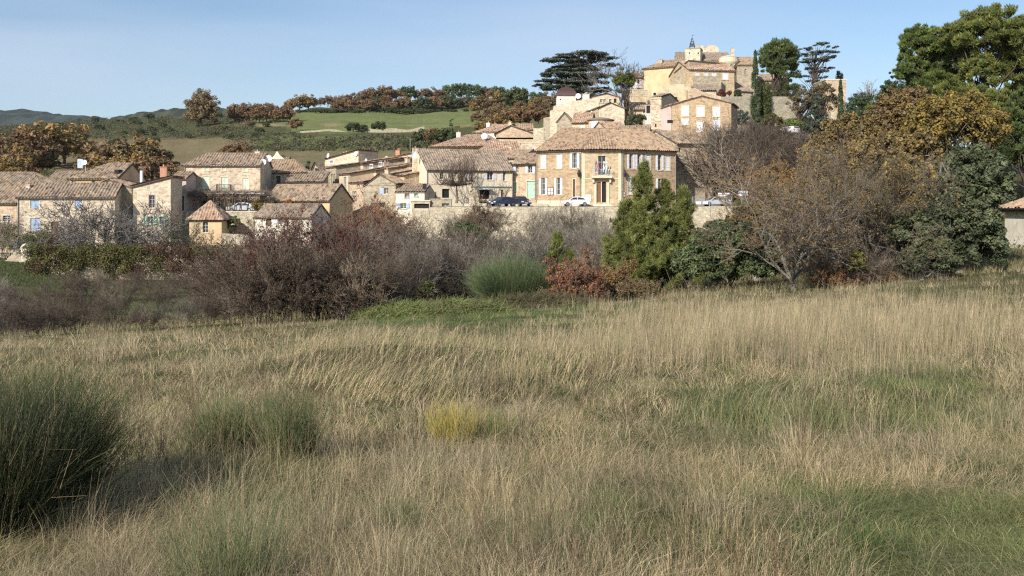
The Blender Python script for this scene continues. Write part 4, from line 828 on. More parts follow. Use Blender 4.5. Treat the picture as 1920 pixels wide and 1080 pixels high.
h = HS('house', 'grey stone cap storey on the pale yellow block', (1180, 204), (1228, 204), 6, 16, 169, 'grey'); h.walls(); h.flat(.12)
h = HS('house', 'small brown roofed house with pinkish wall below the pale yellow block', (1184, 190), (1213, 190), 6, 12, 205, 'pink'); h.walls([('W', 1205, 208, 1210, 213, 'wsh')]); h.roof_x(h.zat(193, 3), 'tile')
h = HS('house', 'narrow timber balconied house left of the white shuttered house', (1210, 181), (1222, 180.5), 6, 11, 196, 'mauve'); h.walls([('H', 1212, 198, 1219, 212), ('S', 1211, 216, 1214.5, 232, 'wsh'), ('S', 1216.5, 216, 1220, 232, 'wsh')]); h.flat(.1, 'wood')
h = HS('house', 'tall narrow stone house abutting the white shuttered house on the left', (1221, 177), (1240, 176), 9, 10, 183, 'rubble'); h.walls([('H', 1243 - 15, 232, 1231, 238)], [('H', 1246, 214, 1249, 218)]); h.roof_x(h.zat(178, 4.5), 'tile', o=.2)
h = HS('house', 'stone gabled house with six white shutters on the hillside', (1259, 168.5), (1371, 165), 9, 10, 197, 'tanwall')
h.walls([('S', 1278, 199, 1290.5, 217, 'wsh'), ('S', 1307, 199.5, 1320, 218, 'wsh'), ('S', 1337, 200, 1349, 218.5, 'wsh'), ('S', 1278, 223, 1290.5, 233.5, 'wsh'), ('S', 1307, 228, 1317.5, 247, 'wsh'), ('S', 1336, 224, 1349.5, 244.5, 'wsh')], left=[('H', 1250, 225, 1252, 231)])
h.roof_y(h.zat(182.5), 5.3, 'tile_light', .3)
h = HS('house', 'lean-to wing coloured for shade on the left of the white shuttered house', (1240, 170), (1258.6, 169), 7, 9, 203, 'mauve'); t_ = (h.zat(203), h.zat(197.5), h.zat(197.5), h.zat(203)); h.walls([('H', 1251, 225, 1254, 231)], tops=t_); h.roof_shed(t_, 'tile_light', .15)  # stands in for the house's left face, shade put in as mauve
# ------------------------------------------------------------------ castle quarter
keep('rampart', 'sloping ochre stained retaining wall below the tall tan house', (1238, 186), (1300, 186), 3, 14, [(1238, 181), (1247, 181), (1262, 176), (1275, 170), (1290, 167), (1300, 166)], 'yellow', ops=[('H', 1266, 182, 1270, 188)])
keep('rampart', 'curved tan retaining wall with small dark slot above the white shuttered house', (1290, 184), (1352, 184), 3, 14, [(1290, 168), (1303, 165), (1320, 173), (1352, 181)], 'pink', ops=[('H', 1317, 179, 1325, 183)])
keep('rampart', 'pale dry stone rampart behind the two round bushes', (1350, 186), (1409, 190), 3, 14, [(1350, 181), (1370, 182), (1390, 181), (1409, 182)], 'dry')
keep('rampart', 'pale dry stone rampart right of the two tall cypresses', (1440, 192), (1500, 196), 3, 14, [(1440, 181), (1470, 181), (1500, 184)], 'dry')
keep('rampart', 'yellow buttressed wall at the foot of the tall tan house', (1214, 196), (1300, 194), 6, 14, [(1214, 168), (1240, 168), (1241, 159), (1262, 159), (1263, 157), (1300, 158)], 'yellow', ops=[('H', 1225, 174, 1230, 179)])
h = HS('house', 'tall blank tan house with low hipped roof left of the castle', (1207.5, 212), (1268, 208), 10, 20, 128.5, 'ochre'); h.walls(); h.roof_x(h.zat(117, 5), 'tile_light', 3.2, 3, .4); h.chimney(1238, 112, 3, 1.2, 'grey', .8)
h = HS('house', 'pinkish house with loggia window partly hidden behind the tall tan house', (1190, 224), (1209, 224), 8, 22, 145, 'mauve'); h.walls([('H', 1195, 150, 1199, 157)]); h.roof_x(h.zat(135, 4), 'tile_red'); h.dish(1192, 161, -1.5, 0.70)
h = HS('house', 'side wing greyed for shade between the tall tan house and the castle house', (1265, 203), (1292, 199), 9, 20, 124, 'grey'); t_ = (h.zat(137), h.zat(119), h.zat(119), h.zat(137)); h.walls(tops=t_); h.roof_shed(t_, 'grey' if False else 'tile', .1)  # grey stone stands in for shade on the castle house's left face
h = HS('house', 'castle house with mottled red roof and pale blue shutters', (1292, 197), (1377, 199), 11, 20, 130, 'ashlar')
h.walls([('S', 1304.5, 135.5, 1312, 143.5, 'wsh'), ('S', 1320, 135.5, 1328, 143.5, 'wsh'), ('S', 1333.5, 135, 1343, 145, 'wsh'), ('S', 1355, 136.5, 1365, 149, 'wsh'), ('S', 1345, 159, 1354.5, 167.5, 'lblue')], left=[('H', 1285, 140, 1286.5, 143)])
h.roof_x(h.zat(116, 5.5), 'tile_red')
g = Geo(); x0, z0 = h.front.to(1299, 155); x1, z1 = h.front.to(1344, 145.5); h.front.fbox(g, x0, x1, z0 - 3, z1, 0, 2.2); o_ = g.build('terrace', K['grey'], h.root)
g = Geo()
for i in range(24): xx = x0 + (x1 - x0) * i / 23; g.tube(h.front.M(xx, z1, 2.1), h.front.M(xx, z1 + 1, 2.1), .02, None, 4)
g.tube(h.front.M(x0, z1 + 1, 2.1), h.front.M(x1, z1 + 1, 2.1), .03, None, 4); g.build('railing', K['iron'], o_)
h = HS('shed', 'low tiled shed at the foot of the castle house', (1303, 190.5), (1343, 190.5), 4, 20, 170, 'cream'); t_ = (h.ze, h.ze, h.zat(160, 4), h.zat(160, 4)); h.walls(tops=t_); h.roof_shed(t_, 'tile_dark', .2)
h = HS('shed', 'long low brown tiled shed right of the castle house', (1377.5, 199), (1412, 201), 5, 20, 171, 'rubble'); t_ = (h.ze, h.ze, h.zat(156, 5), h.zat(156, 5)); h.walls(tops=t_); h.roof_shed(t_, 'tile_dark', .2)
h = HS('bell_tower', 'square stone bell tower with two round holes and iron campanile', (1285, 213), (1313, 212), 4.5, 22, 92, 'cream', 'tower'); h.walls([('H', 1291.5, 98, 1294, 101), ('H', 1308, 98.5, 1310.5, 101.5), ('D', 1299, 110, 1305, 116, 'mauve')]); h.flat(.2, 'grey')
g = Geo(); cx_, zz = h.front.to(1295.5, 91); zt_ = h.zat(69); r_ = .95
for k in range(4):
    a_ = math.pi / 4 + k * math.pi / 2; p = lambda q, zz_: (cx_ + q * math.cos(a_), 2.2 + q * math.sin(a_), zz_)
    g.tube(p(r_, zz), p(.5, zz + 1.5), .06); g.tube(p(.5, zz + 1.5), p(.12, zt_), .05)
for q, s_ in ((.3, .82), (.85, .62), (1.5, .5), (1.9, .36)):
    for k in range(12): a0, a1 = k * math.pi / 6, (k + 1) * math.pi / 6; g.tube((cx_ + s_ * math.cos(a0), 2.2 + s_ * math.sin(a0), zz + q), (cx_ + s_ * math.cos(a1), 2.2 + s_ * math.sin(a1), zz + q), .04)
g.tube((cx_, 2.2, zt_ - .4), (cx_, 2.2, zt_ + .9), .03); g.tube((cx_, 2.2, zt_ + .5), (cx_ + .55, 2.2, zt_ + .7), .03); g.build('campanile', K['iron'], h.root)
g = Geo(); g.lathe([(0, .0), (.22, .05), (.28, .35), (.38, .5), (0, .52)], (cx_, 2.2, zz + .8), 10); g.build('bell', K['brown'], h.root)
h = keep('castle_keep', 'ruined castle keep with broken battlements above the bell tower', (1301, 222), (1348, 222), 7, 24, [(1301, 88), (1306, 88), (1306.2, 85.5), (1309, 85), (1309.3, 88), (1313, 88), (1313.2, 84.5), (1318, 84.5), (1319, 90), (1324, 90), (1325, 84.8), (1336, 84.6), (1341, 85), (1345, 88), (1348, 92)], 'cream', 'castle')
h = HS('house', 'castle wing with long weathered roof right of the bell tower', (1313.5, 214), (1372, 214), 9, 22, 114, 'rubble'); h.walls(); h.roof_x(h.zat(99.5, 4.5), 'tile_dark', o=.3); h.chimney(1373.5, 91, 2, .7, 'cream', .7, h.ze)
h = HS('house', 'small castle wing with dark roof left of the bell tower', (1265, 215), (1284.5, 214.5), 8, 22, 114, 'rubble'); h.walls(); h.roof_x(h.zat(99, 4), 'tile_dark', o=.2)
tu = empty('corner_turret', (X_(1370, 205), 207, 20), 0, 'round corner turret with pale rim bulging above its corbels', 'turret'); r_ = 18 / F * 205; zt_ = (HY - 106) / F * 205 - 20
g = Geo(); g.lathe([(r_ * .55, -3), (r_ * .55, zt_ - 3.2), (r_ * .72, zt_ - 2.2), (r_ * .95, zt_ - 1.3)], (0, 0, 0), 24); g.build('wall', K['cream'], tu, True)
g = Geo(); g.lathe([(r_ * .95, zt_ - 1.3), (r_ * 1.02, zt_ - 1.0), (r_ * 1.02, zt_ - .05), (r_ * 1.06, zt_), (r_, zt_ + .1), (0, zt_ + .65)], (0, 0, 0), 24); g.build('parapet', K['trim'], tu)
g = Geo()
for k in range(12): a_ = k * math.pi / 6; g.tube((r_ * .6 * math.cos(a_), r_ * .6 * math.sin(a_), zt_ - 2.3), (r_ * .93 * math.cos(a_), r_ * .93 * math.sin(a_), zt_ - 1.5), .14)
g.build('corbels', K['trim'], tu)
h = HS('house', 'castle wing with slit window and pale roof left of the tallest cypress', (1382, 206), (1420, 206), 9, 20, 121, 'grey'); h.walls([('W', 1396, 129, 1400, 140, 'grey')]); h.roof_x(h.zat(108, 4.5), 'tile_light', o=.3)
h = HS('house', 'stone house glimpsed behind the round pine', (1425, 214), (1480, 214), 8, 22, 150, 'grey'); h.walls(); h.roof_x(h.zat(140, 4), 'tile')
h = HS('ruin', 'pale stone building partly hidden behind bare trees and a slim cypress', (1548, 205), (1586, 205), 8, 18, 150, 'pink', 'ruin'); h.walls([('H', 1578, 170, 1581, 195)]); h.flat(.2)
keep('gate_pillar', 'pale stone pillar left of the slim cypress', (1558, 186), (1566, 186), 1, 14, [(1558, 210), (1566, 210)], 'dry', 'pillar')
# ------------------------------------------------------------------ retaining wall of the terrace, field walls
keep('retaining_wall', 'long pale stone retaining wall below the parked cars and town hall', (806, 141), (1452, 141), .6, -3, [(806, 389), (845, 388), (880, 388.5), (960, 388), (1150, 388), (1300, 387.5), (1380, 386), (1452, 386)], 'dry')
fw = empty('field_wall', (X_(562, 400), 400, 0), 0, 'long low pale dry stone wall across the green hillside', 'wall'); g = Geo(); pts = [(X_(a, 400 + (a - 562) * .02), 400 + (a - 562) * .02) for a in range(562, 800, 6)]
V = []; x0 = X_(562, 400)
for i, (x, y) in enumerate(pts): z = H(x, y); hh = .7 + .3 * math.sin(i * .7) * (i > 8) + .8 * (i > 20); V += [(x - x0, y - 400, z - 1.5), (x - x0, y - 400, z + hh), (x - x0, y - 399.2, z + hh), (x - x0, y - 399.2, z - 1.5)]
g.add(V, [(i * 4 + k, i * 4 + 4 + k, i * 4 + 5 + k, i * 4 + k + 1) for i in range(len(pts) - 1) for k in range(3)]); g.build('masonry', K['grey'], fw)
wall_thing('stone_wall', 'broken pale wall stub on the hillside behind the village', 'wall', (655, 335), (679, 335), 1, 18, 21.8, 'dry', False, 22)
h = HS('house', 'cream house with pale tiled roof at the right edge behind the holm oak', (1884, 62), (1990, 56), 8, -3.4, 388, 'white'); h.walls([]); h.roof_x(h.zat(338, 4), 'tile_light', 2.6, 0, .45); 
g = Geo(); g.tube((-.5, -.5, h.ze - .13), (h.L, -.5, h.ze - .13), .07); g.build('gutter', K['iron'], h.root)
# stairs and balustrade at far left
st = empty('stone_steps', (X_(12, 114), 114, -7), 0, 'weathered stone garden steps at the far left edge of the lawn', 'steps'); g = Geo()
for i in range(8): g.box(-.4 + i * .04, 2.4 - i * .03, i * .38, i * .38 + .6, -.3, .22 * (i + 1))
g.build('treads', K['grey'], st)
bl = empty('balustrade', (X_(45, 113), 113.4, -7), 0, 'curved white stone balustrade with round openings beside the steps', 'balustrade'); g = Geo()
for k in range(3):
    cz = .78 + k * .55; cy_ = k * .5; a_ = np.linspace(0, 2 * math.pi, 15)[:-1]
    P = np.stack([-.45 + .45 * np.cos(a_) + k * -.3 + .5, a_ * 0 + cy_, cz + .45 * np.sin(a_)], 1); g.segs(P, np.roll(P, -1, 0), np.full(14, .13), np.full(14, .13), 5)
g.box(-.7, .9, -.2, 1.6, -.6, .45); g.build('stonework', K['white'], bl)
wall_thing('garden_wall', 'low pale wall with blue gate behind the stone steps', 'wall', (-60, 119), (60, 119), .4, -8, -5.9, 'dry', False)
gt = empty('garden_gate', (X_(24, 118.8), 118.8, -5.6), 0, 'pale blue wooden garden gate at the top of the steps', 'gate'); g = Geo()
for i in range(5): g.box(i * .2, i * .2 + .18, -.05, 0, -.2, 1.2)
g.box(0, 1, .001, .05, .1, .2); g.box(0, 1, .001, .05, .8, .9); g.build('planks', K['lblue'], gt)
# ------------------------------------------------------------------ plant kit
def pal(cols, n, rng, jit=.18):
    c = np.asarray(cols, float); i = rng.randint(0, len(c), n); j = rng.randint(0, len(c), n); t = rng.rand(n)[:, None]
    return np.clip((c[i] * (1 - t) + c[j] * t) * (1 + rng.uniform(-jit, jit, (n, 1))), 0, 1)
def unit(v): return v / (np.linalg.norm(v, axis=1, keepdims=True) + 1e-9)
def subblobs(blobs, n, rng, rr=(.16, .28), shell=.55):
    """n small foliage clumps spread through the big envelope ellipsoids"""
    B = np.asarray(blobs, float); vol = np.prod(B[:, 3:6], axis=1) ** .75; k = rng.choice(len(B), n, p=vol / vol.sum())
    d = unit(rng.normal(size=(n, 3))); d[:, 2] = np.where(d[:, 2] < -.5, -d[:, 2] * .4, d[:, 2]); r = rng.uniform(shell, 1, (n, 1)) ** .7
    C = B[k, :3] + d * r * B[k, 3:6]; rad = B[k, 3:6].mean(1) * rng.uniform(*rr, n)
    return C, rad, d
def leaves(g, C, rad, per, size, cols, rng, flat=1.0, mi=0, up=.25, asp=.55, cj=.22, shellb=True, needle=False):
    n = len(C) * per; k = np.repeat(np.arange(len(C)), per); d = unit(rng.normal(size=(n, 3)))
    r = rng.uniform(.45 if shellb else 0, 1.05, n) ** .6
    P = C[k] + d * (rad[k] * r)[:, None] * np.array([1, 1, flat])
    nrm = unit(d * .9 + rng.normal(size=(n, 3)) * .55 + np.array([0, 0, up])); a = unit(np.cross(nrm, rng.normal(size=(n, 3)))); b = np.cross(nrm, a)
    if needle: a = unit(d * 1.0 + np.array([0, 0, .7]) + rng.normal(size=(n, 3)) * .35); b = unit(np.cross(a, rng.normal(size=(n, 3))))
    s = size * rng.uniform(.55, 1.3, (n, 1)); V = np.stack([P - a * s, P - b * s * asp, P + a * s, P + b * s * asp], 1)
    cc = pal(cols, len(C), rng, .2)[k] * (1 + rng.uniform(-cj, cj, (n, 1)))
    g.add(V.reshape(-1, 3), np.arange(4 * n).reshape(n, 4), np.clip(cc, 0, 1), mi)
def limbs(g, base, tips, r0, rng, cols, n=5, mi=0, sway=.12, fork=.35, hmax=99):
    """tapered branches from a trunk to given tips"""
    tips = np.asarray(tips, float); base = np.asarray(base, float); N = len(tips); K_ = 6
    hub = base + np.array([0, 0, 1.]) * (tips[:, 2:3] - base[2]) * fork * rng.uniform(.5, 1.2, (N, 1)) 
    hub[:, 2] = np.clip(hub[:, 2], 0, hmax)
    t = np.linspace(0, 1, K_ + 1)[:, None, None]; L = np.linalg.norm(tips - hub, axis=1)[None, :, None]
    pts = hub[None] * (1 - t) + tips[None] * t; pts[..., 2] += (np.sin(t[..., 0] * math.pi) * L[..., 0] * .12)
    pts[1:-1] += rng.normal(size=pts[1:-1].shape) * L * sway * .35
    rr = r0 * .26 * (1 - t[:, 0, 0] * .86)
    for i in range(K_): g.segs(pts[i], pts[i + 1], np.full(N, rr[i]), np.full(N, rr[i + 1]), n, mi, pal(cols, N, rng, .15))
def trunk_geo(g, h, r, rng, cols, lean=(0, 0), n=9, mi=0):
    K_ = 7; z = np.linspace(-.6, h, K_ + 1); x = lean[0] * (z / h) ** 1.5 * (z > 0) + rng.normal(0, r * .25, K_ + 1); y = lean[1] * (np.maximum(z, 0) / h) + rng.normal(0, r * .25, K_ + 1)
    rad = r * (1.25 - .95 * np.linspace(0, 1, K_ + 1)); rad[0] *= 1.3; P = np.stack([x, y, z], 1)
    g.segs(P[:-1], P[1:], rad[:-1], rad[1:], n, mi, pal(cols, K_, rng, .1))
BK = [(.13, .10, .075), (.20, .16, .12)]; BKG = [(.20, .18, .15), (.28, .25, .21)]; BKD = [(.07, .055, .045), (.12, .09, .07)]
def crown_tree(name, label, cat, loc, blobs, cols, nsub, per, size, h_tr, r_tr, seed, bark=BK, flat=.8, up=.25, asp=.55, rr=(.16, .28), group=None, nl=26, shell=.55, twigs=0, needle=False):
    rng = np.random.RandomState(seed); root = empty(name, loc, 0, label, cat, group)
    C, rad, _ = subblobs(blobs, nsub, rng, rr, shell); g = Geo(); leaves(g, C, rad, per, size, cols, rng, flat, up=up, asp=asp, needle=needle); g.build('crown', K['leaf'], root)
    g = Geo(); trunk_geo(g, h_tr, r_tr, rng, bark); pick = rng.choice(nsub, min(nl, nsub), replace=False); limbs(g, (0, 0, 0), C[pick], r_tr, rng, bark, hmax=h_tr * .9)
    if twigs:
        k = rng.randint(0, nsub, twigs); P = C[k] + rng.normal(size=(twigs, 3)) * rad[k][:, None] * .6; D = unit(rng.normal(size=(twigs, 3)) + np.array([0, 0, .7]))
        g.ribbons(P, P + D * rad[k][:, None] * 1.1, np.full(twigs, size * .12), np.full(twigs, size * .04), rng, 0, pal(bark, twigs, rng))
    g.build('trunk', K['twig'], root); return root
def grow(rng, pos, dr, ln, rad, gens, kids, ang, lf=.68, up=.06, wob=.18, rf=.55, start=.25):
    """vectorised branching; returns segment arrays"""
    S = []; pos = np.asarray(pos, float).reshape(-1, 3); dr = unit(np.asarray(dr, float).reshape(-1, 3)); ln = np.asarray(ln, float).ravel(); rad = np.asarray(rad, float).ravel()
    for gi in range(gens):
        N = len(pos); ns3 = 4; P = [pos]; D = [dr]; p = pos; d = dr
        for s in range(ns3):
            d = unit(d + rng.normal(size=(N, 3)) * wob + np.array([0, 0, up])); q = p + d * (ln / ns3)[:, None]
            r0 = rad * (1 - .5 * s / ns3); r1 = rad * (1 - .5 * (s + 1) / ns3); S.append((p, q, r0, r1)); p = q; P.append(p); D.append(d)
        if gi == gens - 1: break
        kk = kids[gi] if isinstance(kids, (list, tuple)) else kids
        t = rng.uniform(start, 1, (N, kk)); t[:, 0] = 1; idx = np.minimum((t * ns3).astype(int), ns3 - 1); fr = t * ns3 - idx
        Pa = np.stack(P); Da = np.stack(D); ar = np.arange(N)[:, None]
        np_ = Pa[idx, ar] * (1 - fr[..., None]) + Pa[idx + 1, ar] * fr[..., None]; nd = Da[idx + 1, ar]
        perp = np.cross(nd, rng.normal(size=nd.shape)); perp /= np.linalg.norm(perp, axis=-1, keepdims=True) + 1e-9
        a = rng.uniform(ang * .4, ang * 1.25, nd.shape[:2])[..., None]; a[:, 0] *= .4
        nd = nd * np.cos(a) + perp * np.sin(a)
        pos = np_.reshape(-1, 3); dr = nd.reshape(-1, 3); ln = (ln[:, None] * lf * rng.uniform(.7, 1.25, (N, kk))).ravel(); rad = (rad[:, None] * rf * (1 - .35 * t) * 1.25).ravel()
    return S
def put_segs(g, S, rng, cols, rmin, thick=.014, mi=0):
    P0 = np.concatenate([s[0] for s in S]); P1 = np.concatenate([s[1] for s in S]); R0 = np.maximum(np.concatenate([s[2] for s in S]), rmin); R1 = np.maximum(np.concatenate([s[3] for s in S]), rmin * .8)
    n0 = len(S[0][0]); base = pal(cols, n0, rng, .25); c = np.concatenate([base[np.minimum(np.arange(len(s[0])) // max(1, len(s[0]) // n0), n0 - 1)] for s in S]) * rng.uniform(.75, 1.3, (len(P0), 1)); m = R0 > thick
    if m.any(): g.segs(P0[m], P1[m], R0[m], R1[m], 5, mi, c[m])
    if (~m).any(): m = ~m; g.segs(P0[m], P1[m], R0[m], R1[m], 3, mi, c[m])
    return P0, P1
def bare_tree(name, label, cat, loc, h, seed, cols=BKG, gens=6, kids=(4, 4, 4, 4, 3), ang=.7, r0=None, trunk=.28, up=.05, rmin=.008, group=None, leaf=None, nleaf=0, lsize=.06, lean=(0, 0, 0), wid=1.0, wob=.18, rz=0):
    rng = np.random.RandomState(seed); root = empty(name, loc, rz, label, cat, group); r0 = r0 or h * .022
    tp = np.array([[lean[0] * .3, lean[1] * .3, -.4]]); td = np.array([[lean[0], lean[1], 1.0]])
    S = grow(rng, tp, td, [h * trunk + .4], [r0], 1, 1, ang, wob=.06); g = Geo(); put_segs(g, S, rng, cols, rmin); end = S[-1][1]
    k0 = kids[0] + 1; a = np.arange(k0) * 2 * math.pi / k0 + rng.rand(); sp = rng.uniform(.5, 1.1, k0) * ang
    D = np.stack([np.cos(a) * np.sin(sp) * wid, np.sin(a) * np.sin(sp) * wid, np.cos(sp)], 1)
    g.build('trunk', K['twig'], root); g = Geo()
    S = grow(rng, np.repeat(end, k0, 0) - np.array([0, 0, .1]), D, np.full(k0, h * (1 - trunk) * .52), np.full(k0, r0 * .5), gens - 1, kids[1:], ang, .66, up, wob)
    P0, P1 = put_segs(g, S, rng, cols, rmin)
    if nleaf:
        n = nleaf; k = rng.randint(len(P0) // 3, len(P0), n); gg = Geo(); leaves(gg, P1[k], np.full(n, lsize * 1.8), 3, lsize, leaf, rng, 1); gg.build('leaves', K['leaf'], root)
    g.build('branches', K['twig'], root); return root
def shrub(name, label, cat, loc, h, w, seed, cols, stems=14, gens=4, kids=4, rmin=.008, r0=.03, ang=.55, leaf=None, nleaf=0, lsize=.05, group=None, up=.05, spread=.6, wob=.2):
    rng = np.random.RandomState(seed); root = empty(name, loc, 0, label, cat, group)
    a = rng.rand(stems) * 2 * math.pi; q = rng.rand(stems) ** .6; B = np.stack([np.cos(a) * q * w * .25, np.sin(a) * q * w * .25, np.full(stems, -.3)], 1)
    D = np.stack([np.cos(a) * q * spread, np.sin(a) * q * spread, np.ones(stems)], 1)
    S = grow(rng, B, D, h * rng.uniform(.4, .62, stems), np.full(stems, r0), gens, kids, ang, .62, up, wob); g = Geo(); P0, P1 = put_segs(g, S, rng, cols, rmin); g.build('stems', K['twig'], root)
    if nleaf:
        k = rng.randint(len(P0) // 4, len(P0), nleaf); g = Geo(); leaves(g, P1[k], np.full(nleaf, lsize * 2), 3, lsize, leaf, rng, 1); g.build('leaves', K['leaf'], root)
    return root
def broom(name, label, loc, h, w, n, seed, cols, r=.0025, spread=.75, dry=.1, group=None, cat='shrub', curve=.12):
    """rush-like bush: many thin green rods fanning from the base"""
    rng = np.random.RandomState(seed); root = empty(name, loc, 0, label, cat, group)
    a = rng.rand(n) * 2 * math.pi; q = rng.rand(n) ** .55; B = np.stack([np.cos(a) * q * w * .30, np.sin(a) * q * w * .30, rng.uniform(-.05, .22, n) * h * (1 - q)], 1)
    D = unit(np.stack([np.cos(a) * q * spread, np.sin(a) * q * spread, 1.05 - .25 * q], 1) + rng.normal(size=(n, 3)) * .10); L = h * rng.uniform(.45, 1.14, n) ** 1.0 * (1 - .12 * q)
    g = Geo(); p = B; K_ = 4; c = pal(cols, n, rng); dm = rng.rand(n) < dry; c[dm] = pal([(.28, .22, .12), (.2, .15, .09)], int(dm.sum()), rng)
    for s in range(K_):
        D = unit(D + rng.normal(size=(n, 3)) * curve * .4 + np.array([0, 0, .05])); nx = p + D * (L / K_)[:, None]
        w0 = r * (1 - s / (K_ + 1)); w1 = r * (1 - (s + 1) / (K_ + 1)); g.segs(p, nx, np.full(n, w0), np.full(n, w1), 3, 0, c)
        if s >= 1:
            m = rng.rand(n) < .5; pp = nx[m] - D[m] * (L[m] / K_ * rng.rand(m.sum()))[:, None]; dd = unit(D[m] + rng.normal(size=(m.sum(), 3)) * .3); g.segs(pp, pp + dd * (L[m] * .28)[:, None], np.full(m.sum(), r * .6), np.full(m.sum(), r * .25), 3, 0, c[m])
        p = nx
    g.build('stalks', K['rush'], root); return root
# colours
C_OLIVE = [(.12, .11, .035), (.17, .14, .04), (.09, .09, .03)]; C_RUST = [(.30, .12, .05), (.36, .17, .07), (.22, .10, .05)]
C_HOLM = [(.105, .125, .065), (.15, .17, .095), (.075, .092, .045)]; C_OCH = [(.36, .25, .07), (.30, .22, .06), (.24, .19, .06), (.42, .29, .08)]
C_PINE = [(.155, .175, .05), (.205, .22, .06), (.10, .125, .035)]; C_PINED = [(.075, .11, .035), (.11, .145, .045)]; C_CED = [(.085, .105, .075), (.13, .15, .11), (.055, .07, .05)]
C_CYP = [(.065, .095, .045), (.095, .13, .06)]; C_OAKB = [(.215, .14, .075), (.265, .175, .09), (.165, .11, .062), (.20, .155, .08)]
C_TW = [(.075, .058, .045), (.15, .115, .09), (.26, .215, .17)]; C_TWP = [(.10, .078, .062), (.15, .12, .095), (.068, .053, .043)]; C_TWG = [(.14, .125, .105), (.23, .205, .175), (.085, .073, .062)]
C_SCR = [(.08, .10, .04), (.11, .12, .05), (.12, .105, .055)]
def top_z(py, Y): return (HY - py) / F * Y
def env(px0, px1, py_top, py_bot, Y, base, dep=None):
    """ellipsoid envelope in the tree's own frame from its outline"""
    x0, x1 = X_(px0, Y), X_(px1, Y); z1, z0 = top_z(py_top, Y), top_z(py_bot, Y); rx = (x1 - x0) / 2
    return ((x0 + x1) / 2 - base.x, 0, (z0 + z1) / 2 - base.z, rx, dep or rx * .9, (z1 - z0) / 2)
def conifer_plates(name, label, loc, tiers, cols, seed, h_tr, r_tr, per=70, size=.28, cat='tree', tilt=.05):
    """cedar: tiers = (x, y, z, rx, ry, thickness) foliage plates in the tree's frame"""
    rng = np.random.RandomState(seed); root = empty(name, loc, 0, label, cat); g = Geo(); w = Geo(); trunk_geo(w, h_tr, r_tr, rng, BKD); tips = []
    for (x, y, z, rx, ry, th) in tiers:
        n = max(5, int(rx * ry * 2.2)); a = rng.rand(n) * 2 * math.pi; q = rng.rand(n) ** .5
        C = np.stack([x + rx * q * np.cos(a), y + ry * q * np.sin(a), z - .10 * rx * q ** 2 + rng.normal(0, th * .35, n)], 1); rad = rng.uniform(.55, 1.1, n) * min(1.5, rx * .4)
        leaves(g, C, rad, per, size, cols, rng, .22, up=1.0, asp=.35); tips += list(C[rng.choice(n, min(5, n), replace=False)])
    limbs(w, (0, 0, 0), np.array(tips), r_tr * .8, rng, BKD, 5, 0, .08, .75); g.build('crown', K['leaf'], root); w.build('trunk', K['twig'], root); return root
# ------------------------------------------------------------------ hill woods
def far_proto(label, cols, seed, shape, cat='tree', nsub=52, per=50, size=.36, bark=BK, name='oak_tree'):
    return crown_tree(name, label, cat, (0, 0, 0), shape, cols, nsub, per, size, 3.2, .28, seed, bark, .85, nl=10, rr=(.2, .34))
rnd = [(0, 0, 5.0, 4.2, 4.0, 3.6), (1.6, .5, 3.8, 3.0, 3, 2.6), (-1.8, 0, 4, 2.8, 3, 2.6)]
tall = [(0, 0, 5.8, 2.8, 2.8, 4.6), (.8, 0, 3.6, 2.6, 2.6, 2.6)]
FP = [far_proto('russet brown oak', C_OAKB, 101, rnd), far_proto('russet brown oak', [(.22, .13, .065), (.17, .11, .06), (.26, .17, .09)], 102, rnd + [(0, 1, 6.5, 3, 3, 2.6)]),
      far_proto('ochre oak', [(.30, .19, .07), (.26, .18, .07), (.2, .15, .06)], 103, rnd), far_proto('dark green pine', C_PINED, 104, tall, name='pine_tree'), far_proto('dark green holm oak', C_SCR[:2] + [(.07, .085, .04)], 105, [(0, 0, 3.4, 3.8, 3.6, 3.2)], name='holm_oak')]
far_used = [False] * 5
def far_tree(i, px, Y, py_top, label, group, wide=1.0):
    g_ = ground_at(px, Y); hgt = top_z(py_top, Y) - g_.z; s = max(.35, hgt / (9.3 if i != 3 else 10.2)); loc = (g_.x, g_.y, g_.z - .3)
    if i == 4: s = max(.3, hgt / 6.8)
    sc = (s * wide, s * wide, s); rz = random.uniform(0, 6.28)
    if not far_used[i]:
        far_used[i] = True; o = FP[i]; o.location = loc; o.rotation_euler = (0, 0, rz); o.scale = sc; o['label'] = label; o['group'] = group
    else: o = dup(FP[i], loc, rz, sc, label, group)
    return o
GR = 'trees along the ridge behind the village'
line = [(545, 600, 182, 2), (562, 610, 173, 2), (578, 615, 172, 2), (600, 640, 180, 0), (615, 640, 176, 1), (632, 650, 176, 0), (648, 655, 174, 1), (664, 660, 170, 0), (680, 665, 168, 1), (696, 670, 160, 0), (712, 675, 157, 0), (728, 680, 157, 1), (744, 690, 162, 2),
        (758, 700, 160, 3), (770, 700, 159, 3), (785, 705, 164, 0), (798, 710, 163, 1), (812, 715, 160, 0), (826, 720, 165, 1), (838, 725, 157, 3), (852, 725, 155, 3), (866, 730, 154, 3), (880, 730, 156, 3), (894, 730, 156, 3), (905, 735, 160, 3), (915, 735, 161, 1), (928, 735, 159, 3), (940, 735, 161, 3), (955, 740, 166, 0), (970, 740, 162, 3), (985, 740, 164, 3), (1000, 740, 170, 3), (1015, 735, 172, 4)]
for a, Y, t, i in line: far_tree(i, a, Y, t, {0: 'russet brown oak in the tree line on the ridge', 1: 'russet brown oak in the tree line on the ridge', 2: 'yellow ochre oak in the tree line on the ridge', 3: 'dark green pine in the tree line on the ridge', 4: 'dark green low oak at the right end of the ridge tree line'}[i], GR + {0: ', brown', 1: ', brown', 2: ', ochre', 3: ', pines', 4: ', low'}[i], 1.1)
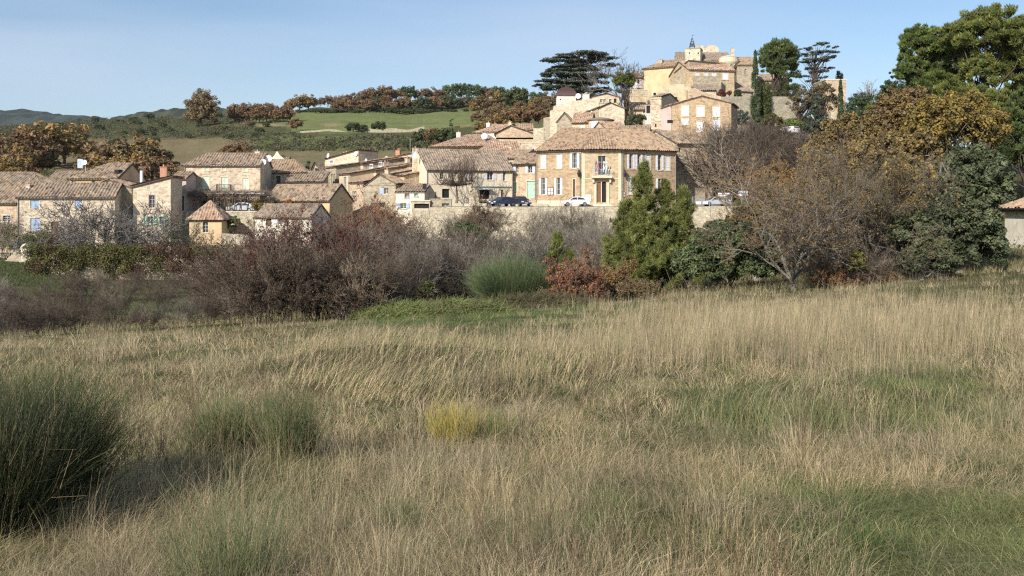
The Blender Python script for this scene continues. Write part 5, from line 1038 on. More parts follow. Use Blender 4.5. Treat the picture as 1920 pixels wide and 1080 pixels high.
for k in range(46):
    a = 640 + k * 8.2 + random.uniform(-4, 4); Y = random.uniform(585, 640) + (a - 640) * .1; i = random.choice([0, 1, 0, 1, 2, 4])
    far_tree(i, a, Y, 182 + random.uniform(-8, 9) + max(0, (a - 900)) * .02, 'low russet oak on the slope between ridge and green field' if i != 4 else 'dark holm oak scrub on the slope between ridge and green field', 'trees between the ridge and the green field' + ('' if i != 4 else ', dark'), 1.15)
for k in range(34):
    a = 560 + k * 11 + random.uniform(-5, 5); far_tree(4, a, 600 if a > 690 else 590, (204 if a < 690 else 199 + (a - 690) * .055) + random.uniform(-2, 2), 'dark holm oak hedge bush above the green field', 'hedge above the green field', 1.5)
for k in range(26):
    a = random.uniform(895, 1035); Y = random.uniform(330, 520); i = random.choice([0, 1, 2, 2, 4, 0]); far_tree(i, a, Y, 250 - (Y - 330) * .32 + random.uniform(-14, 6) - 18, 'brown and olive tree in the wood left of the big cedar', 'wood left of the big cedar', 1.1)
for k, (a, t) in enumerate(((905, 222), (920, 215), (938, 207), (958, 200), (976, 195), (992, 192), (1010, 196), (1026, 205))): far_tree(2 if k < 3 else 1, a, 300, t, 'olive gold tree at the near edge of the wood beside the rampart', 'near edge of the wood', 1.2)
for k in range(16): a = 442 + k * 6.4; far_tree(0 if k % 3 else 1, a, 520, 190 + random.uniform(-3, 10), 'bare reddish oak in the clump right of the round lone oak', 'reddish clump right of the lone oak')
lone = ground_at(377, 500); crown_tree('oak_tree', 'large round lone brown oak on the hilltop', 'tree', lone, [env(345, 411, 169, 236, 500, lone, 8), env(350, 406, 185, 244, 500, lone, 7)], [(.22, .16, .08), (.28, .20, .10), (.18, .14, .07)], 260, 70, .42, 4, .6, 111, rr=(.14, .22), shell=.3)
for k in range(60):
    a = random.uniform(95, 500); Y = random.uniform(400, 640); far_tree(random.choice([4, 4, 4, 4, 1]), a, Y, HY - F * H(X_(a, Y), Y) / Y - random.uniform(5, 13), 'dark green scrub oak on the hillside left of the lone oak', 'scrub oaks on the left hillside', 1.35)
for k, (a, Y, t, i) in enumerate(((10, 230, 240, 0), (45, 232, 232, 1), (30, 215, 262, 2), (-10, 205, 265, 0), (70, 240, 250, 0), (100, 300, 216, 2), (84, 320, 222, 2), (120, 310, 222, 2), (15, 196, 285, 2), (55, 205, 300, 1))): far_tree(i, a, Y, t, ('tall orange brown oak at the left edge of the wood behind the roofs', 'highest russet oak at the left edge behind the wide low house', 'ochre oak directly above the far left tiled roof', 'brown oak cut by the left edge of the picture', 'brown oak right of the highest russet oak at the left edge', 'small ochre tree on the skyline right of the left edge oaks', 'leftmost of the two ochre trees high on the left hillside', 'rightmost ochre tree high on the left hillside', 'low ochre oak just above the far left roof ridge', 'low russet oak between left edge oaks and the ochre barn')[k], 'orange brown oaks at the left edge', 1.2)
for k, (a, Y, t, i) in enumerate(((185, 205, 262, 0), (215, 210, 256, 1), (238, 200, 246, 0), (262, 205, 248, 2), (285, 208, 258, 0), (250, 190, 275, 2), (205, 192, 280, 2), (300, 195, 285, 1), (270, 188, 290, 1), (430, 300, 266, 1), (455, 300, 262, 1), (520, 190, 284, 1))): far_tree(i, a, Y, t, ('leftmost brown oak behind the ochre barn', 'second brown oak from the left behind the ochre barn', 'tallest russet oak behind the ridge of the ochre barn', 'ochre oak behind the right end of the ochre barn', 'rightmost tall brown oak behind the ochre barn', 'low ochre oak just behind the shaded gable of the barn', 'low ochre oak behind the left end of the barn roof', 'low russet tree left of the three storey farmhouse', 'low russet tree behind the terracotta chimney', 'bare brown tree left of centre behind the farmhouse roof', 'bare brown tree behind the right end of the farmhouse roof', 'small bare tree behind the curved bell gable')[k], 'brown oaks behind the roofs' if k < 9 else 'bare brown trees behind the farmhouse', 1.15)
for k, (a, Y, t, i) in enumerate(((662, 400, 228, 4), (711, 405, 226, 4), (555, 410, 218, 1), (679, 402, 232, 4), (620, 320, 270, 4), (780, 300, 245, 1), (795, 290, 240, 4), (812, 285, 235, 1), (832, 280, 238, 4), (765, 270, 262, 4), (818, 255, 262, 1), (780, 255, 268, 4))): far_tree(i, a, Y, t, 'small dark bush alone on the green field' if k < 4 else 'small bare tree on the slope above the broad hipped roof', 'bushes on the green field' if k < 4 else 'small trees above the broad hipped roof', 1.2)
# scrub stuff on the left hillside and rough ground
rng = np.random.RandomState(5); n = 9500; a = rng.uniform(-80, 880, n); Y = rng.uniform(250, 640, n); X = X_(a, Y); Z = Hs(X, Y); py = HY - F * Z / Y
keep_ = ((py < 262) & (py > 205) & (a < 470) & (fbm(a / 30, py / 12, 8) > .30)) | ((py > 256) & (py < 284) & (a > 440)) | ((py > 250) & (py < 262) & (a > 300) & (a < 560)) | ((a < 100) & (py < 330))
C = np.stack([X, Y, Z + .5], 1)[keep_]; sm = (a[keep_] > 470); rad = rng.uniform(1.0, 3.2, len(C)) * np.where(sm, .5, 1.15)
g = Geo(); leaves(g, C, rad, 20, .34, [(.075, .085, .04), (.10, .105, .05), (.13, .11, .065), (.055, .065, .035), (.14, .12, .08)], rng, .7); tag(g.build('hillside_scrub', K['leaf']), kind='stuff', label='low green and brown scrub covering the hillside behind the village')
# small conifers
for a, Y, t, w_, lab in ((847, 250, 224, 1.6, 'slim dark conifer above the broad hipped roof'), (575, 156, 296, 1.5, 'small dark green conifer between the tiled roofs right of the farmhouse')):
    b = ground_at(a, Y); hgt = top_z(t, Y) - b.z; crown_tree('conifer', lab, 'tree', b, [(0, 0, hgt * k / 6 + hgt * .12, w_ * (1.05 - k / 6.2), w_ * (1.05 - k / 6.2), hgt * .13) for k in range(6)], C_CYP, 60, 60, .16, hgt * .9, .12, int(a), rr=(.3, .5))
# ------------------------------------------------------------------ village and park trees
b = ground_at(1085, 232); b.z -= .5; Yc = 232
ced = []
for x, y, rx in ((1095, 101, 45), (1060, 106, 22), (1130, 106, 26), (1040, 113, 24), (1085, 113, 30), (1075, 122, 40), (1140, 118, 18), (1055, 128, 30), (1095, 130, 26), (1045, 138, 32), (1080, 140, 34), (1115, 141, 32), (1035, 150, 28), (1070, 152, 34), (1105, 154, 32), (1020, 160, 20), (1055, 163, 38), (1125, 164, 26), (1095, 168, 28), (1150, 172, 18)):
    ced.append((X_(x, Yc) - b.x, random.uniform(-2.2, 2.2), top_z(y, Yc) - b.z, rx / F * Yc * 1.0, rx / F * Yc * .8, .25))
conifer_plates('cedar_tree', 'huge spreading dark cedar with flat layered branches behind the rampart', b, ced, C_CED, 201, 17, .8, 62, .34)
b = ground_at(1528, 215); Yc = 215; ced = []
for x, y, rx in ((1540, 82, 20), (1560, 88, 14), (1515, 90, 16), (1545, 96, 30), (1510, 103, 22), (1560, 105, 18), (1530, 112, 30), (1500, 117, 12), (1555, 125, 12), (1515, 128, 18), (1535, 133, 22), (1545, 145, 14), (1510, 142, 16), (1525, 152, 20)):
    ced.append((X_(x, Yc) - b.x, random.uniform(-1.2, 1.2), top_z(y, Yc) - b.z, rx / F * Yc * .85, rx / F * Yc * .65, .18))
conifer_plates('cedar_tree', 'smaller dark cedar with sparse layered branches right of the round pine', b, ced, C_CED, 202, 13, .5, 62, .28)
def pine(name, label, px, Y, blobs, cols, nsub, per, size, seed, rr=(.14, .24), r_tr=.35, bark=BKD, flat=.75, base=None, asp=.3, zoff=-.4, cat='tree', shell=.5, needle=False):
    b = base or ground_at(px, Y); b = Vector((b.x, b.y, b.z + zoff)); bl = [env(*q, Y, b) for q in blobs]; top = max(q[2] for q in bl)
    return crown_tree(name, label, cat, b, bl, cols, nsub, per, size, top, r_tr, seed, bark, flat, .6, asp, rr, None, 34, shell, 0, needle)
pine('pine_tree', 'rounded dark green umbrella pine beside the tallest cypress', 1458, 204, [(1423, 1499, 73, 135), (1440, 1503, 110, 160), (1425, 1470, 100, 150), (1455, 1500, 150, 185)], [(.10, .135, .045), (.14, .175, .06), (.07, .10, .035)], 300, 100, .34, 211, needle=True, asp=.2)
def cypress(label, px, Y, top, wpx, seed, cols=C_CYP, flat=False):
    b = ground_at(px, Y); hgt = top_z(top, Y) - b.z; w_ = wpx / F * Y / 2; rng = np.random.RandomState(seed); root = empty('cypress_tree', (b.x, b.y, b.z - .3), 0, label, 'tree')
    n = 150; z = rng.rand(n); pr = np.where(z < .12, .75 + z * 2, (1 - (z - .12) / .88) ** (.18 if flat else .62)) * w_; a = rng.rand(n) * 2 * math.pi; q = rng.uniform(.5, .8, n)
    C = np.stack([np.cos(a) * pr * q, np.sin(a) * pr * q, z * hgt * .97 + .3], 1); g = Geo(); leaves(g, C, np.maximum(pr * .42, .22), 60, .16, cols, rng, 2.0, up=.5, asp=.45); g.build('crown', K['leaf'], root)
    g = Geo(); trunk_geo(g, hgt * .8, .2, rng, BKD); g.build('trunk', K['twig'], root)
cypress('tall pointed dark green cypress, tallest in the village', 1416, 190, 92, 25, 221)
cypress('stout flat topped olive green cypress right of the tallest cypress', 1436, 192, 155, 24, 222, [(.08, .10, .035), (.11, .125, .045)], True)
cypress('slim cypress in front of the pale ruin', 1576, 183, 148, 16, 223)
cypress('dark blunt cypress top behind the pale ruin', 1574, 222, 132, 22, 224, C_CYP, True)
pine('fir_tree', 'broad dark blue green conifer below the small cedar', 1533, 178, [(1505, 1560, 215, 262), (1512, 1552, 195, 235), (1520, 1545, 177, 210)], C_CED, 120, 70, .22, 231)
pine('yew_tree', 'rounded dark green tree between the slim cypress and the big pines', 1607, 172, [(1585, 1632, 172, 232), (1590, 1625, 180, 240)], C_CYP, 90, 70, .2, 232)
pine('conifer', 'feathery dark conifer left of the big pines', 1668, 165, [(1640, 1698, 165, 215), (1648, 1690, 148, 190), (1660, 1680, 136, 160)], [(.05, .085, .035), (.075, .11, .05)], 100, 70, .22, 233)
pine('pine_tree', 'pale green young pine below the feathery conifer', 1645, 150, [(1622, 1668, 188, 240)], C_PINE, 60, 70, .2, 234)
pine('tree', 'olive tree with brownish leaves left of the broad dark conifer', 1497, 185, [(1478, 1530, 160, 225), (1520, 1565, 150, 205)], [(.17, .14, .07), (.13, .12, .06), (.2, .16, .1)], 90, 50, .24, 235)
bare_tree('bare_tree', 'pale bare tree on the skyline between cypress and big pines', 'tree', ground_at(1625, 200), 9.5, 236, C_TWG, ang=.6, rmin=.03, gens=6)
bare_tree('bare_tree', 'tall bare tree right of the cedar behind the olive green tree', 'tree', ground_at(1165, 215), 13.5, 237, C_TWG, ang=.6, rmin=.03)
pine('tree', 'olive green ivy clad tree with bare grey trunk beside the loggia house', 1172, 188, [(1150, 1195, 126, 178), (1155, 1190, 140, 170)], [(.12, .14, .03), (.15, .16, .04), (.09, .11, .03)], 90, 70, .2, 238, base=ground_at(1174, 188))
g_ = ground_at(1190, 182); crown_tree('shrub', 'dark green leafy shrub on the rampart below the ivy clad trunk', 'shrub', Vector((g_.x, g_.y, 12)), [env(1172, 1212, 208, 240, 182, Vector((g_.x, g_.y, 12)))], [(.08, .11, .045), (.12, .13, .07)], 50, 60, .16, 2, .1, 239)
for a, y, r_, cc, lab in ((1353, 175, 9, [(.13, .045, .035), (.17, .06, .045)], 'round clipped dark red bush on the rampart'), (1367.5, 175, 5.5, [(.16, .06, .045), (.2, .09, .06)], 'smaller round reddish bush beside the dark red one'), (1384, 176, 8.5, [(.045, .07, .03), (.07, .10, .04)], 'round clipped dark green bush on the rampart')):
    b = Vector((X_(a, 190), 190, top_z(y + r_ + 2, 190))); crown_tree('clipped_bush', lab, 'bush', b, [(0, 0, (r_ + 2) / F * 190, r_ / F * 190 * .9, r_ / F * 190 * .9, r_ / F * 190 * .9)], cc, 60, 60, .1, 1.0, .1, int(a), rr=(.2, .3))
# shrubs at the foot of the cypresses
for a, Y, t, bt, w_, cc, lab in ((1390, 182, 205, 245, 32, C_CED, 'dark shaded shrub left of the tallest cypress foot'), (1450, 178, 214, 248, 44, [(.10, .10, .04), (.14, .11, .05)], 'olive brown shrub at the foot of the stout cypress'), (1487, 176, 222, 245, 36, [(.14, .2, .04), (.11, .16, .04)], 'bright green shrub above the parked white van'), (1425, 180, 220, 250, 30, C_CYP, 'green shrub right of the tallest cypress foot')):
    b = ground_at(a, Y); b.z = min(b.z, top_z(bt + 3, Y)); crown_tree('shrub', lab, 'shrub', b, [env(a - w_ / 2, a + w_ / 2, t, bt, Y, b)], cc, 60, 60, .16, 1.5, .1, int(a) + 7)
# bank below the white van
for k, (a, Y, t) in enumerate(((1310, 168, 262), (1345, 166, 250), (1395, 162, 244), (1430, 165, 240), (1470, 163, 250), (1505, 160, 252), (1535, 158, 258), (1375, 164, 246), (1450, 160, 246), (1490, 158, 256))):
    b = ground_at(a, Y); b.z = max(b.z, 0); shrub('shrub', 'bare purplish shrub on the bank below the white van', 'shrub', b, top_z(t, Y) - b.z, 6, 300 + k, C_TWP, 16, 5, 4, .02, .05, group='bare shrubs on the bank below the white van', leaf=[(.2, .14, .1), (.16, .11, .09)], nleaf=500, lsize=.12)
# bare plane trees on the square
for k, (a, Y, t, lab) in enumerate(((1372, 153, 240, 'big bare plane tree with thick pale trunk behind the road signs'), (1325, 156, 246, 'bare purple brown tree nearest the town hall'), (1425, 150, 250, 'bare purple brown tree right of the road signs'), (1350, 163, 238, 'bare tree behind the big plane tree'), (1460, 140, 262, 'bare tree with purplish twigs at the end of the square'))):
    b = Vector((X_(a, Y), Y, T0 if Y < 156 else 1)); bare_tree('bare_tree', lab, 'tree', b, (top_z(t, Y) - b.z) * 1.12, 320 + k, C_TWP if k else C_TW, 6, (5, 5, 4, 4, 3), .85, trunk=.2, rmin=.013, up=.03)
b = Vector((X_(1345, 151), 151, T0)); crown_tree('shrub', 'dense dark brown hanging foliage behind the road signs', 'shrub', b, [env(1328, 1365, 318, 366, 151, b)], [(.12, .09, .05), (.16, .12, .07)], 50, 60, .14, 2, .12, 330)
# pollarded mulberry
mb = empty('mulberry_tree', (X_(857, 144.5), 144.5, T0), 0, 'pollarded mulberry with flat twig disc and upright shoots before the long cream house', 'tree'); g = Geo(); rng = np.random.RandomState(9); trunk_geo(g, 3.4, .24, rng, BK); g.build('trunk', K['twig'], mb)
g = Geo(); n = 9; a = np.arange(n) * 2 * math.pi / n; D = np.stack([np.cos(a), np.sin(a), .22 + 0 * a], 1); S = grow(rng, np.repeat([[0, 0, 3.1]], n, 0), D, np.full(n, 3.0), np.full(n, .12), 1, 1, .4, wob=.07, up=0); put_segs(g, S, rng, BK, .03); ends = np.concatenate([s[1] for s in S])
k = rng.choice(len(ends), 150); D = rng.normal(size=(150, 3)) * .28 + np.array([0, 0, 1]) + ends[k] * (.1, .1, 0); S = grow(rng, ends[k], D, rng.uniform(1.6, 3.4, 150), np.full(150, .03), 2, 3, .3, .5, .05, .06); put_segs(g, S, rng, BKD, .014)
k = rng.choice(len(ends), 900); P = ends[k] + rng.normal(size=(900, 3)) * (.5, .5, .12); g.segs(P, P + rng.normal(size=(900, 3)) * (.35, .35, .14), np.full(900, .02), np.full(900, .01), 3, 0, pal(BKD, 900, rng)); g.build('branches', K['twig'], mb)
bare_tree('bare_tree', 'thin young bare tree before the right end of the cream house', 'tree', Vector((X_(947, 146), 146, T0)), 4.2, 341, C_TW, 4, (4, 4, 3), .6, rmin=.012)
# hedge beside the cars
b = Vector((X_(913, 145), 145, T0)); crown_tree('hedge', 'low clipped brown green hedge left of the dark blue cars', 'hedge', b, [(0, 0, .45, 1.5, .4, .5), (-.8, 0, .45, .7, .4, .5), (.8, 0, .45, .7, .4, .5)], [(.10, .09, .04), (.08, .075, .035)], 40, 60, .08, .6, .05, 342)
# ------------------------------------------------------------------ big pines and oaks on the right
pine('pine_tree', 'huge Aleppo pine filling the top right corner', 1850, 112, [(1770, 1935, 12, 120), (1860, 2030, 30, 170), (1790, 1900, 90, 190), (1880, 1990, 120, 230), (1760, 1830, 40, 110)], C_PINE, 950, 110, .27, 401, rr=(.08, .15), r_tr=.45, asp=.2, needle=True)
pine('pine_tree', 'darker leaning pine left of the huge corner pine', 1745, 118, [(1685, 1775, 48, 120), (1678, 1750, 95, 165), (1700, 1800, 120, 185), (1740, 1830, 60, 150)], [(.12, .16, .045), (.16, .20, .055), (.08, .115, .035)], 680, 110, .27, 402, rr=(.09, .16), r_tr=.4, asp=.2, needle=True)
pine('pine_tree', 'lower pine spreading behind the ochre oaks', 1850, 100, [(1780, 1900, 160, 260), (1860, 1960, 170, 330), (1740, 1830, 150, 210)], C_PINE, 480, 110, .27, 403, rr=(.10, .16), r_tr=.3, asp=.2, needle=True)
pine('pine_tree', 'dark evergreen filling the right edge between pines and cream house', 1925, 92, [(1872, 1990, 185, 345), (1900, 1990, 150, 260)], [(.09, .12, .04), (.12, .15, .05), (.06, .085, .03)], 260, 110, .24, 404, rr=(.12, .2), r_tr=.3, asp=.25, needle=True)
def oak(label, px, Y, blobs, cols, nsub, seed, size=.115, per=75, **k): return pine('oak_tree', label, px, Y, blobs, cols, int(nsub * 1.9), per, size, seed, rr=(.10, .19), r_tr=.26, bark=BKG, flat=.85, asp=.7, **k)
oak('bright ochre leaved oak at the right below the pines', 1790, 80, [(1700, 1880, 175, 300), (1760, 1885, 190, 280), (1690, 1780, 200, 320)], [(.32, .225, .06), (.25, .185, .055), (.20, .155, .05), (.13, .115, .045)], 330, 411)
oak('brownish ochre oak left of the bright ochre oak', 1690, 86, [(1640, 1760, 160, 260), (1600, 1700, 205, 300), (1660, 1740, 220, 330)], [(.22, .155, .075), (.26, .18, .075), (.16, .12, .06)], 300, 412)
oak('olive ochre oak leaning over the bare thicket', 1590, 78, [(1530, 1660, 215, 330), (1500, 1590, 245, 330), (1580, 1690, 270, 400)], [(.22, .155, .06), (.17, .13, .06), (.26, .18, .07), (.12, .10, .05)], 300, 413)
oak('rusty orange oak between the bare trees and the square', 1455, 90, [(1405, 1500, 300, 385), (1425, 1510, 330, 420)], [(.30, .17, .06), (.24, .14, .055), (.18, .12, .055)], 90, 415)
oak('brown oak with thin leaves behind the gnarled tree', 1560, 60, [(1475, 1650, 300, 440), (1520, 1700, 340, 480)], [(.17, .125, .065), (.21, .15, .07), (.12, .09, .055)], 130, 416, per=45)
oak('dull ochre oak filling the gap above the holm oak', 1660, 70, [(1580, 1720, 250, 370), (1640, 1760, 240, 340)], [(.22, .16, .07), (.27, .19, .07), (.15, .12, .055)], 170, 417)
oak('low brown leafy oak at the end of the terrace wall', 1420, 58, [(1365, 1470, 385, 440)], [(.26, .17, .06), (.2, .13, .055), (.14, .11, .05)], 60, 418, per=60)
pine('tree', 'brown twiggy tree in front of the pale ruin', 1545, 188, [(1525, 1572, 158, 230), (1500, 1545, 170, 235)], [(.15, .11, .075), (.19, .145, .09), (.12, .10, .06)], 110, 45, .22, 240)
pine('pine_tree', 'dark evergreen between the slim cypress and the young pine', 1628, 168, [(1600, 1660, 178, 245), (1575, 1630, 205, 250)], C_CYP, 130, 70, .2, 241)
pine('conifer', 'dark dense conifer behind the feathery one', 1690, 175, [(1665, 1725, 140, 220), (1640, 1690, 170, 230)], [(.055, .085, .035), (.08, .11, .045)], 150, 70, .22, 242)
pine('shrub', 'dark green shrubbery at the foot of the round pine', 1470, 200, [(1440, 1500, 165, 195), (1480, 1520, 160, 190)], [(.06, .08, .035), (.10, .10, .05)], 70, 60, .2, 243)
oak('golden oak low between the bare trees and the dark holm oak', 1690, 62, [(1620, 1740, 330, 430), (1650, 1760, 290, 380)], [(.30, .22, .07), (.36, .26, .08), (.2, .16, .07)], 190, 414, per=80)
pine('holm_oak', 'large grey green holm oak in front of the cream house', 1800, 50, [(1765, 1893, 268, 430), (1730, 1872, 330, 500), (1775, 1886, 400, 522), (1720, 1800, 380, 520)], C_HOLM, 560, 130, .095, 421, rr=(.13, .2), r_tr=.22, bark=BKG, asp=.55, flat=.9)
pine('holm_oak', 'lower dark holm oak bush left of the large grey green one', 1725, 47, [(1670, 1760, 390, 480), (1690, 1790, 440, 528)], C_HOLM, 280, 120, .085, 422, rr=(.16, .24), r_tr=.14, bark=BKG, asp=.55)
pine('holm_oak', 'low spreading dark evergreen oak right of the big young pine', 1365, 50, [(1262, 1400, 440, 545), (1330, 1462, 425, 550), (1300, 1440, 410, 500)], [(.09, .115, .05), (.13, .16, .075), (.065, .085, .035)], 460, 120, .085, 423, rr=(.14, .22), r_tr=.16, bark=BKG, asp=.55)
# gnarled bare tree
bare_tree('bare_tree', 'gnarled grey bare tree with forked trunk at the edge of the field', 'tree', ground_at(1494, 44.5), 6.0, 431, C_TWG, 7, (4, 4, 4, 4, 4, 3), .78, .17, .10, rmin=.006, lean=(-.18, .0, 0), wid=1.2, up=.03, leaf=[(.20, .14, .06), (.16, .13, .06), (.20, .11, .055)], nleaf=3800, lsize=.05)
bare_tree('bare_tree', 'tall bare tree behind the gnarled one with tan twigs', 'tree', ground_at(1570, 52), 6.4, 432, C_TW, 7, (4, 4, 4, 4, 4, 3), .75, .16, .14, rmin=.007, leaf=[(.20, .14, .055), (.15, .11, .05)], nleaf=5500, lsize=.055)
bare_tree('bare_tree', 'bare tree with rusty leaf remnants above the road wall', 'tree', ground_at(1440, 62), 6.8, 433, C_TW, 7, (4, 4, 4, 4, 3, 3), .75, .16, .14, rmin=.009, leaf=[(.36, .20, .06), (.30, .17, .06)], nleaf=1300, lsize=.07)
bare_tree('bare_tree', 'slender grey bare tree between gnarled tree and holm oaks', 'tree', ground_at(1635, 49), 5.8, 434, C_TWG, 7, (4, 4, 4, 4, 4, 3), .7, .13, .15, rmin=.006, leaf=[(.20, .155, .06), (.15, .11, .055)], nleaf=4000, lsize=.05)
bare_tree('bare_tree', 'twiggy bare tree leaning over the terrace wall', 'tree', ground_at(1520, 70), 7.4, 435, C_TWP, 7, (4, 4, 4, 4, 3, 3), .8, .17, .14, rmin=.010, leaf=C_OCH, nleaf=1500, lsize=.07)
# big young pine, three spires
def spire_pine(label, Y, spires, seed, per=62, size=.135, cols=[(.17, .19, .055), (.24, .25, .08), (.11, .13, .04)], gap=.40):
    b = ground_at(spires[0][0], Y); rng = np.random.RandomState(seed); root = empty('young_pine', (b.x, b.y, b.z - .2), 0, label, 'tree'); g = Geo(); w = Geo()
    for si, (a, t, bt, wpx, dy) in enumerate(spires):
        hz = top_z(t, Y) - b.z; z0 = top_z(bt, Y) - b.z; W = wpx / F * Y / 2; x0 = X_(a, Y) - b.x; z = z0; C = []; Ra = []; A0 = []; A1 = []
        while z < hz - .15:
            f = (z - z0) / (hz - z0); ln = W * (1 - f) ** .95 * (.85 + .3 * math.sin(z * 3.1 + si * 2)) + .10
            for k in range(rng.randint(6, 10)):
                an = rng.rand() * 6.283; L = ln * rng.uniform(.45, 1.25); tl = rng.uniform(.25, .8); d = np.array([math.cos(an), math.sin(an), tl]); d /= np.linalg.norm(d); p0 = np.array([x0, dy, z + rng.uniform(-.15, .15)])
                m = max(2, int(L / .17)); tip = p0 + d * L + np.array([0, 0, .12 * L]); A0.append(p0); A1.append(tip)
                for j in range(m):
                    q = .28 + .72 * (j + 1) / m; C.append(p0 + (tip - p0) * q + rng.normal(0, .07, 3)); Ra.append(rng.uniform(.10, .20) * (1.1 if j < m - 1 else .85))
            z += gap * rng.uniform(.7, 1.2) * (.6 + .5 * (1 - f))
        C.append(np.array([x0, dy, hz - .1])); Ra.append(.12); C = np.array(C); Ra = np.array(Ra); leaves(g, C, Ra, per, size, cols, rng, 1.3, up=.9, asp=.10, needle=True)
        A0 = np.array(A0); A1 = np.array(A1); w.segs(A0, A1, np.full(len(A0), .028), np.full(len(A0), .01), 4, 0, pal(BK, len(A0), rng))
        P = np.array([[x0, dy, hz * k / 6 * .97] for k in range(7)]); P[0] = (0, 0, -.3); P[1, :2] *= .6; w.segs(P[:-1], P[1:], np.linspace(.13, .03, 6), np.linspace(.11, .02, 6), 7, 0, (.16, .12, .09))
    g.build('crown', K['leaf'], root); w.build('trunk', K['twig'], root)
spire_pine('big bushy young pine with three spires in front of the town hall', 56, [(1207, 300, 545, 165, 0), (1250, 332, 540, 140, .8), (1284, 345, 520, 95, .3), (1172, 372, 520, 95, .4), (1225, 420, 565, 190, -.6), (1195, 380, 560, 150, -.5)], 441)
spire_pine('small yellow green pine between the broom and the terrace wall', 58, [(1045, 432, 510, 60, 0), (1068, 462, 520, 46, .2), (1025, 470, 520, 36, .1)], 442, 60, .11, [(.17, .21, .04), (.22, .25, .05), (.13, .16, .04)])
# ------------------------------------------------------------------ thicket
b = ground_at(960, 47); broom('broom_bush', 'large rounded green broom bush in the middle at the field edge', Vector((b.x, b.y, b.z)), 2.15, 3.0, 6500, 451, [(.085, .125, .055), (.12, .16, .07), (.065, .10, .045)], .009, 1.1, .06)
TH = []
THL = 'bare shrub in the thicket between field and village'
for k in range(5): TH.append(shrub('bare_shrub', THL, 'shrub', (0, 0, 0), 3.4, 3.2, 500 + k, (C_TW, C_TWP, C_TWG, C_TW, C_TWP)[k], 16, 5, 4, .006, .022, .55, leaf=[(.2, .12, .07), (.16, .12, .08)], nleaf=(0, 500, 0, 900, 300)[k], lsize=.035, group='bare shrubs of the thicket'))
used_t = [False] * 5
TKIND = ('brown', 'purplish brown with few leaves', 'pale grey', 'dry leaved brown', 'dark brown')
def thicket(i, a, Y, t, wide=1.0, label=THL, group='bare shrubs of the thicket'):
    label = TKIND[i] + ' ' + label; group = group + ', ' + TKIND[i]
    b = ground_at(a, Y); s = max(.25, (top_z(t, Y) - b.z) / 3.5); sc = (s * wide, s * wide, s); rz = random.uniform(0, 6.28)
    if not used_t[i]: used_t[i] = True; o = TH[i]; o.location = b; o.rotation_euler = (0, 0, rz); o.scale = sc; o['label'] = label; o['group'] = group
    else: o = dup(TH[i], b, rz, sc, label, group)
for a, Y, t, w_ in ((700, 47, 470, 1), (735, 45, 480, 1), (770, 47, 465, 1), (800, 49, 458, 1), (835, 50, 462, 1), (865, 50, 470, 1), (895, 52, 468, .9), (760, 58, 452, 1.1), (805, 60, 445, 1.1), (850, 61, 452, 1.1), (900, 60, 445, 1.1), (940, 58, 440, 1.1), (985, 60, 450, 1), (720, 62, 440, 1.1), (680, 55, 462, 1),
                    (660, 70, 425, 1.2), (720, 75, 420, 1.2), (780, 78, 418, 1.1), (830, 80, 430, 1.2), (930, 78, 425, 1.2), (980, 80, 425, 1.2), (1100, 75, 440, 1.2), (1130, 70, 450, 1.1), (640, 85, 420, 1.2), (870, 95, 420, 1.2), (1110, 90, 425, 1.2)):
    thicket(random.choice([0, 1, 2, 3]), a, Y, t, w_)
for a, Y, t, w_ in ((20, 37, 565, 1.1), (75, 38, 560, 1.1), (135, 39, 570, 1.1), (215, 39, 560, 1.1), (275, 40, 568, 1.1), (340, 41, 560, 1.1), (395, 41, 550, 1.1), (445, 41, 535, 1.1), (60, 48, 535, 1.2), (10, 50, 530, 1.2), (150, 54, 535, 1.1), (-30, 38, 550, 1.3), (430, 54, 505, 1.1), (-40, 48, 540, 1.3)):
    thicket(random.choice([0, 1, 2, 4]), a, Y, t, w_, 'bare twiggy shrub along the lower left edge of the field', 'bare shrubs along the left field edge')
for a, Y, t, w_ in ((130, 82, 512, 1.2), (175, 84, 505, 1.2), (225, 80, 515, 1.2), (275, 84, 508, 1.2), (325, 82, 510, 1.2), (380, 84, 500, 1.2), (425, 80, 495, 1.2), (300, 68, 530, 1.2), (220, 66, 535, 1.1), (380, 66, 525, 1.2)):
    thicket(random.choice([0, 1, 3, 4]), a, Y, t, w_, 'bare shrub at the foot of the creeper covered garden wall', 'bare shrubs below the garden wall')
for a, Y, t, w_ in ((1015, 133, 398, .7), (1048, 134, 388, .7), (1085, 133, 386, .7), (1118, 132, 390, .7), (850, 133, 402, .6), (1420, 130, 385, .9), (1440, 128, 375, 1), (1065, 110, 418, 1), (1010, 115, 425, 1), (1120, 112, 420, 1)):
    thicket(random.choice([0, 2, 2]), a, Y, t, w_, 'tall bare sapling in front of the pale retaining wall', 'bare saplings before the retaining wall')
for a, Y, t, w_ in ((1540, 47, 480, 1), (1575, 47, 470, 1), (1610, 47, 460, 1), (1645, 46, 470, 1), (1530, 58, 420, 1.1), (1590, 60, 400, 1.1), (1650, 58, 410, 1.1), (1470, 58, 440, 1), (1420, 75, 400, 1.1), (1490, 85, 370, 1.2), (1550, 90, 350, 1.2)):
    thicket(random.choice([0, 1, 3]), a, Y, t, w_, 'bare brown shrub among the trees right of the gnarled tree', 'bare shrubs right of the gnarled tree')
def leafy(name, label, cat, px, Y, t, w, seed, cols, leaf, nleaf, lsize=.05, stems=18, gens=5, **k):
    b = ground_at(px, Y); return shrub(name, label, cat, b, top_z(t, Y) - b.z, w, seed, cols, stems, gens, 4, .007, .026, .6, leaf, nleaf, lsize, **k)
C_RED = [(.15, .045, .038), (.20, .06, .048), (.115, .048, .034)]
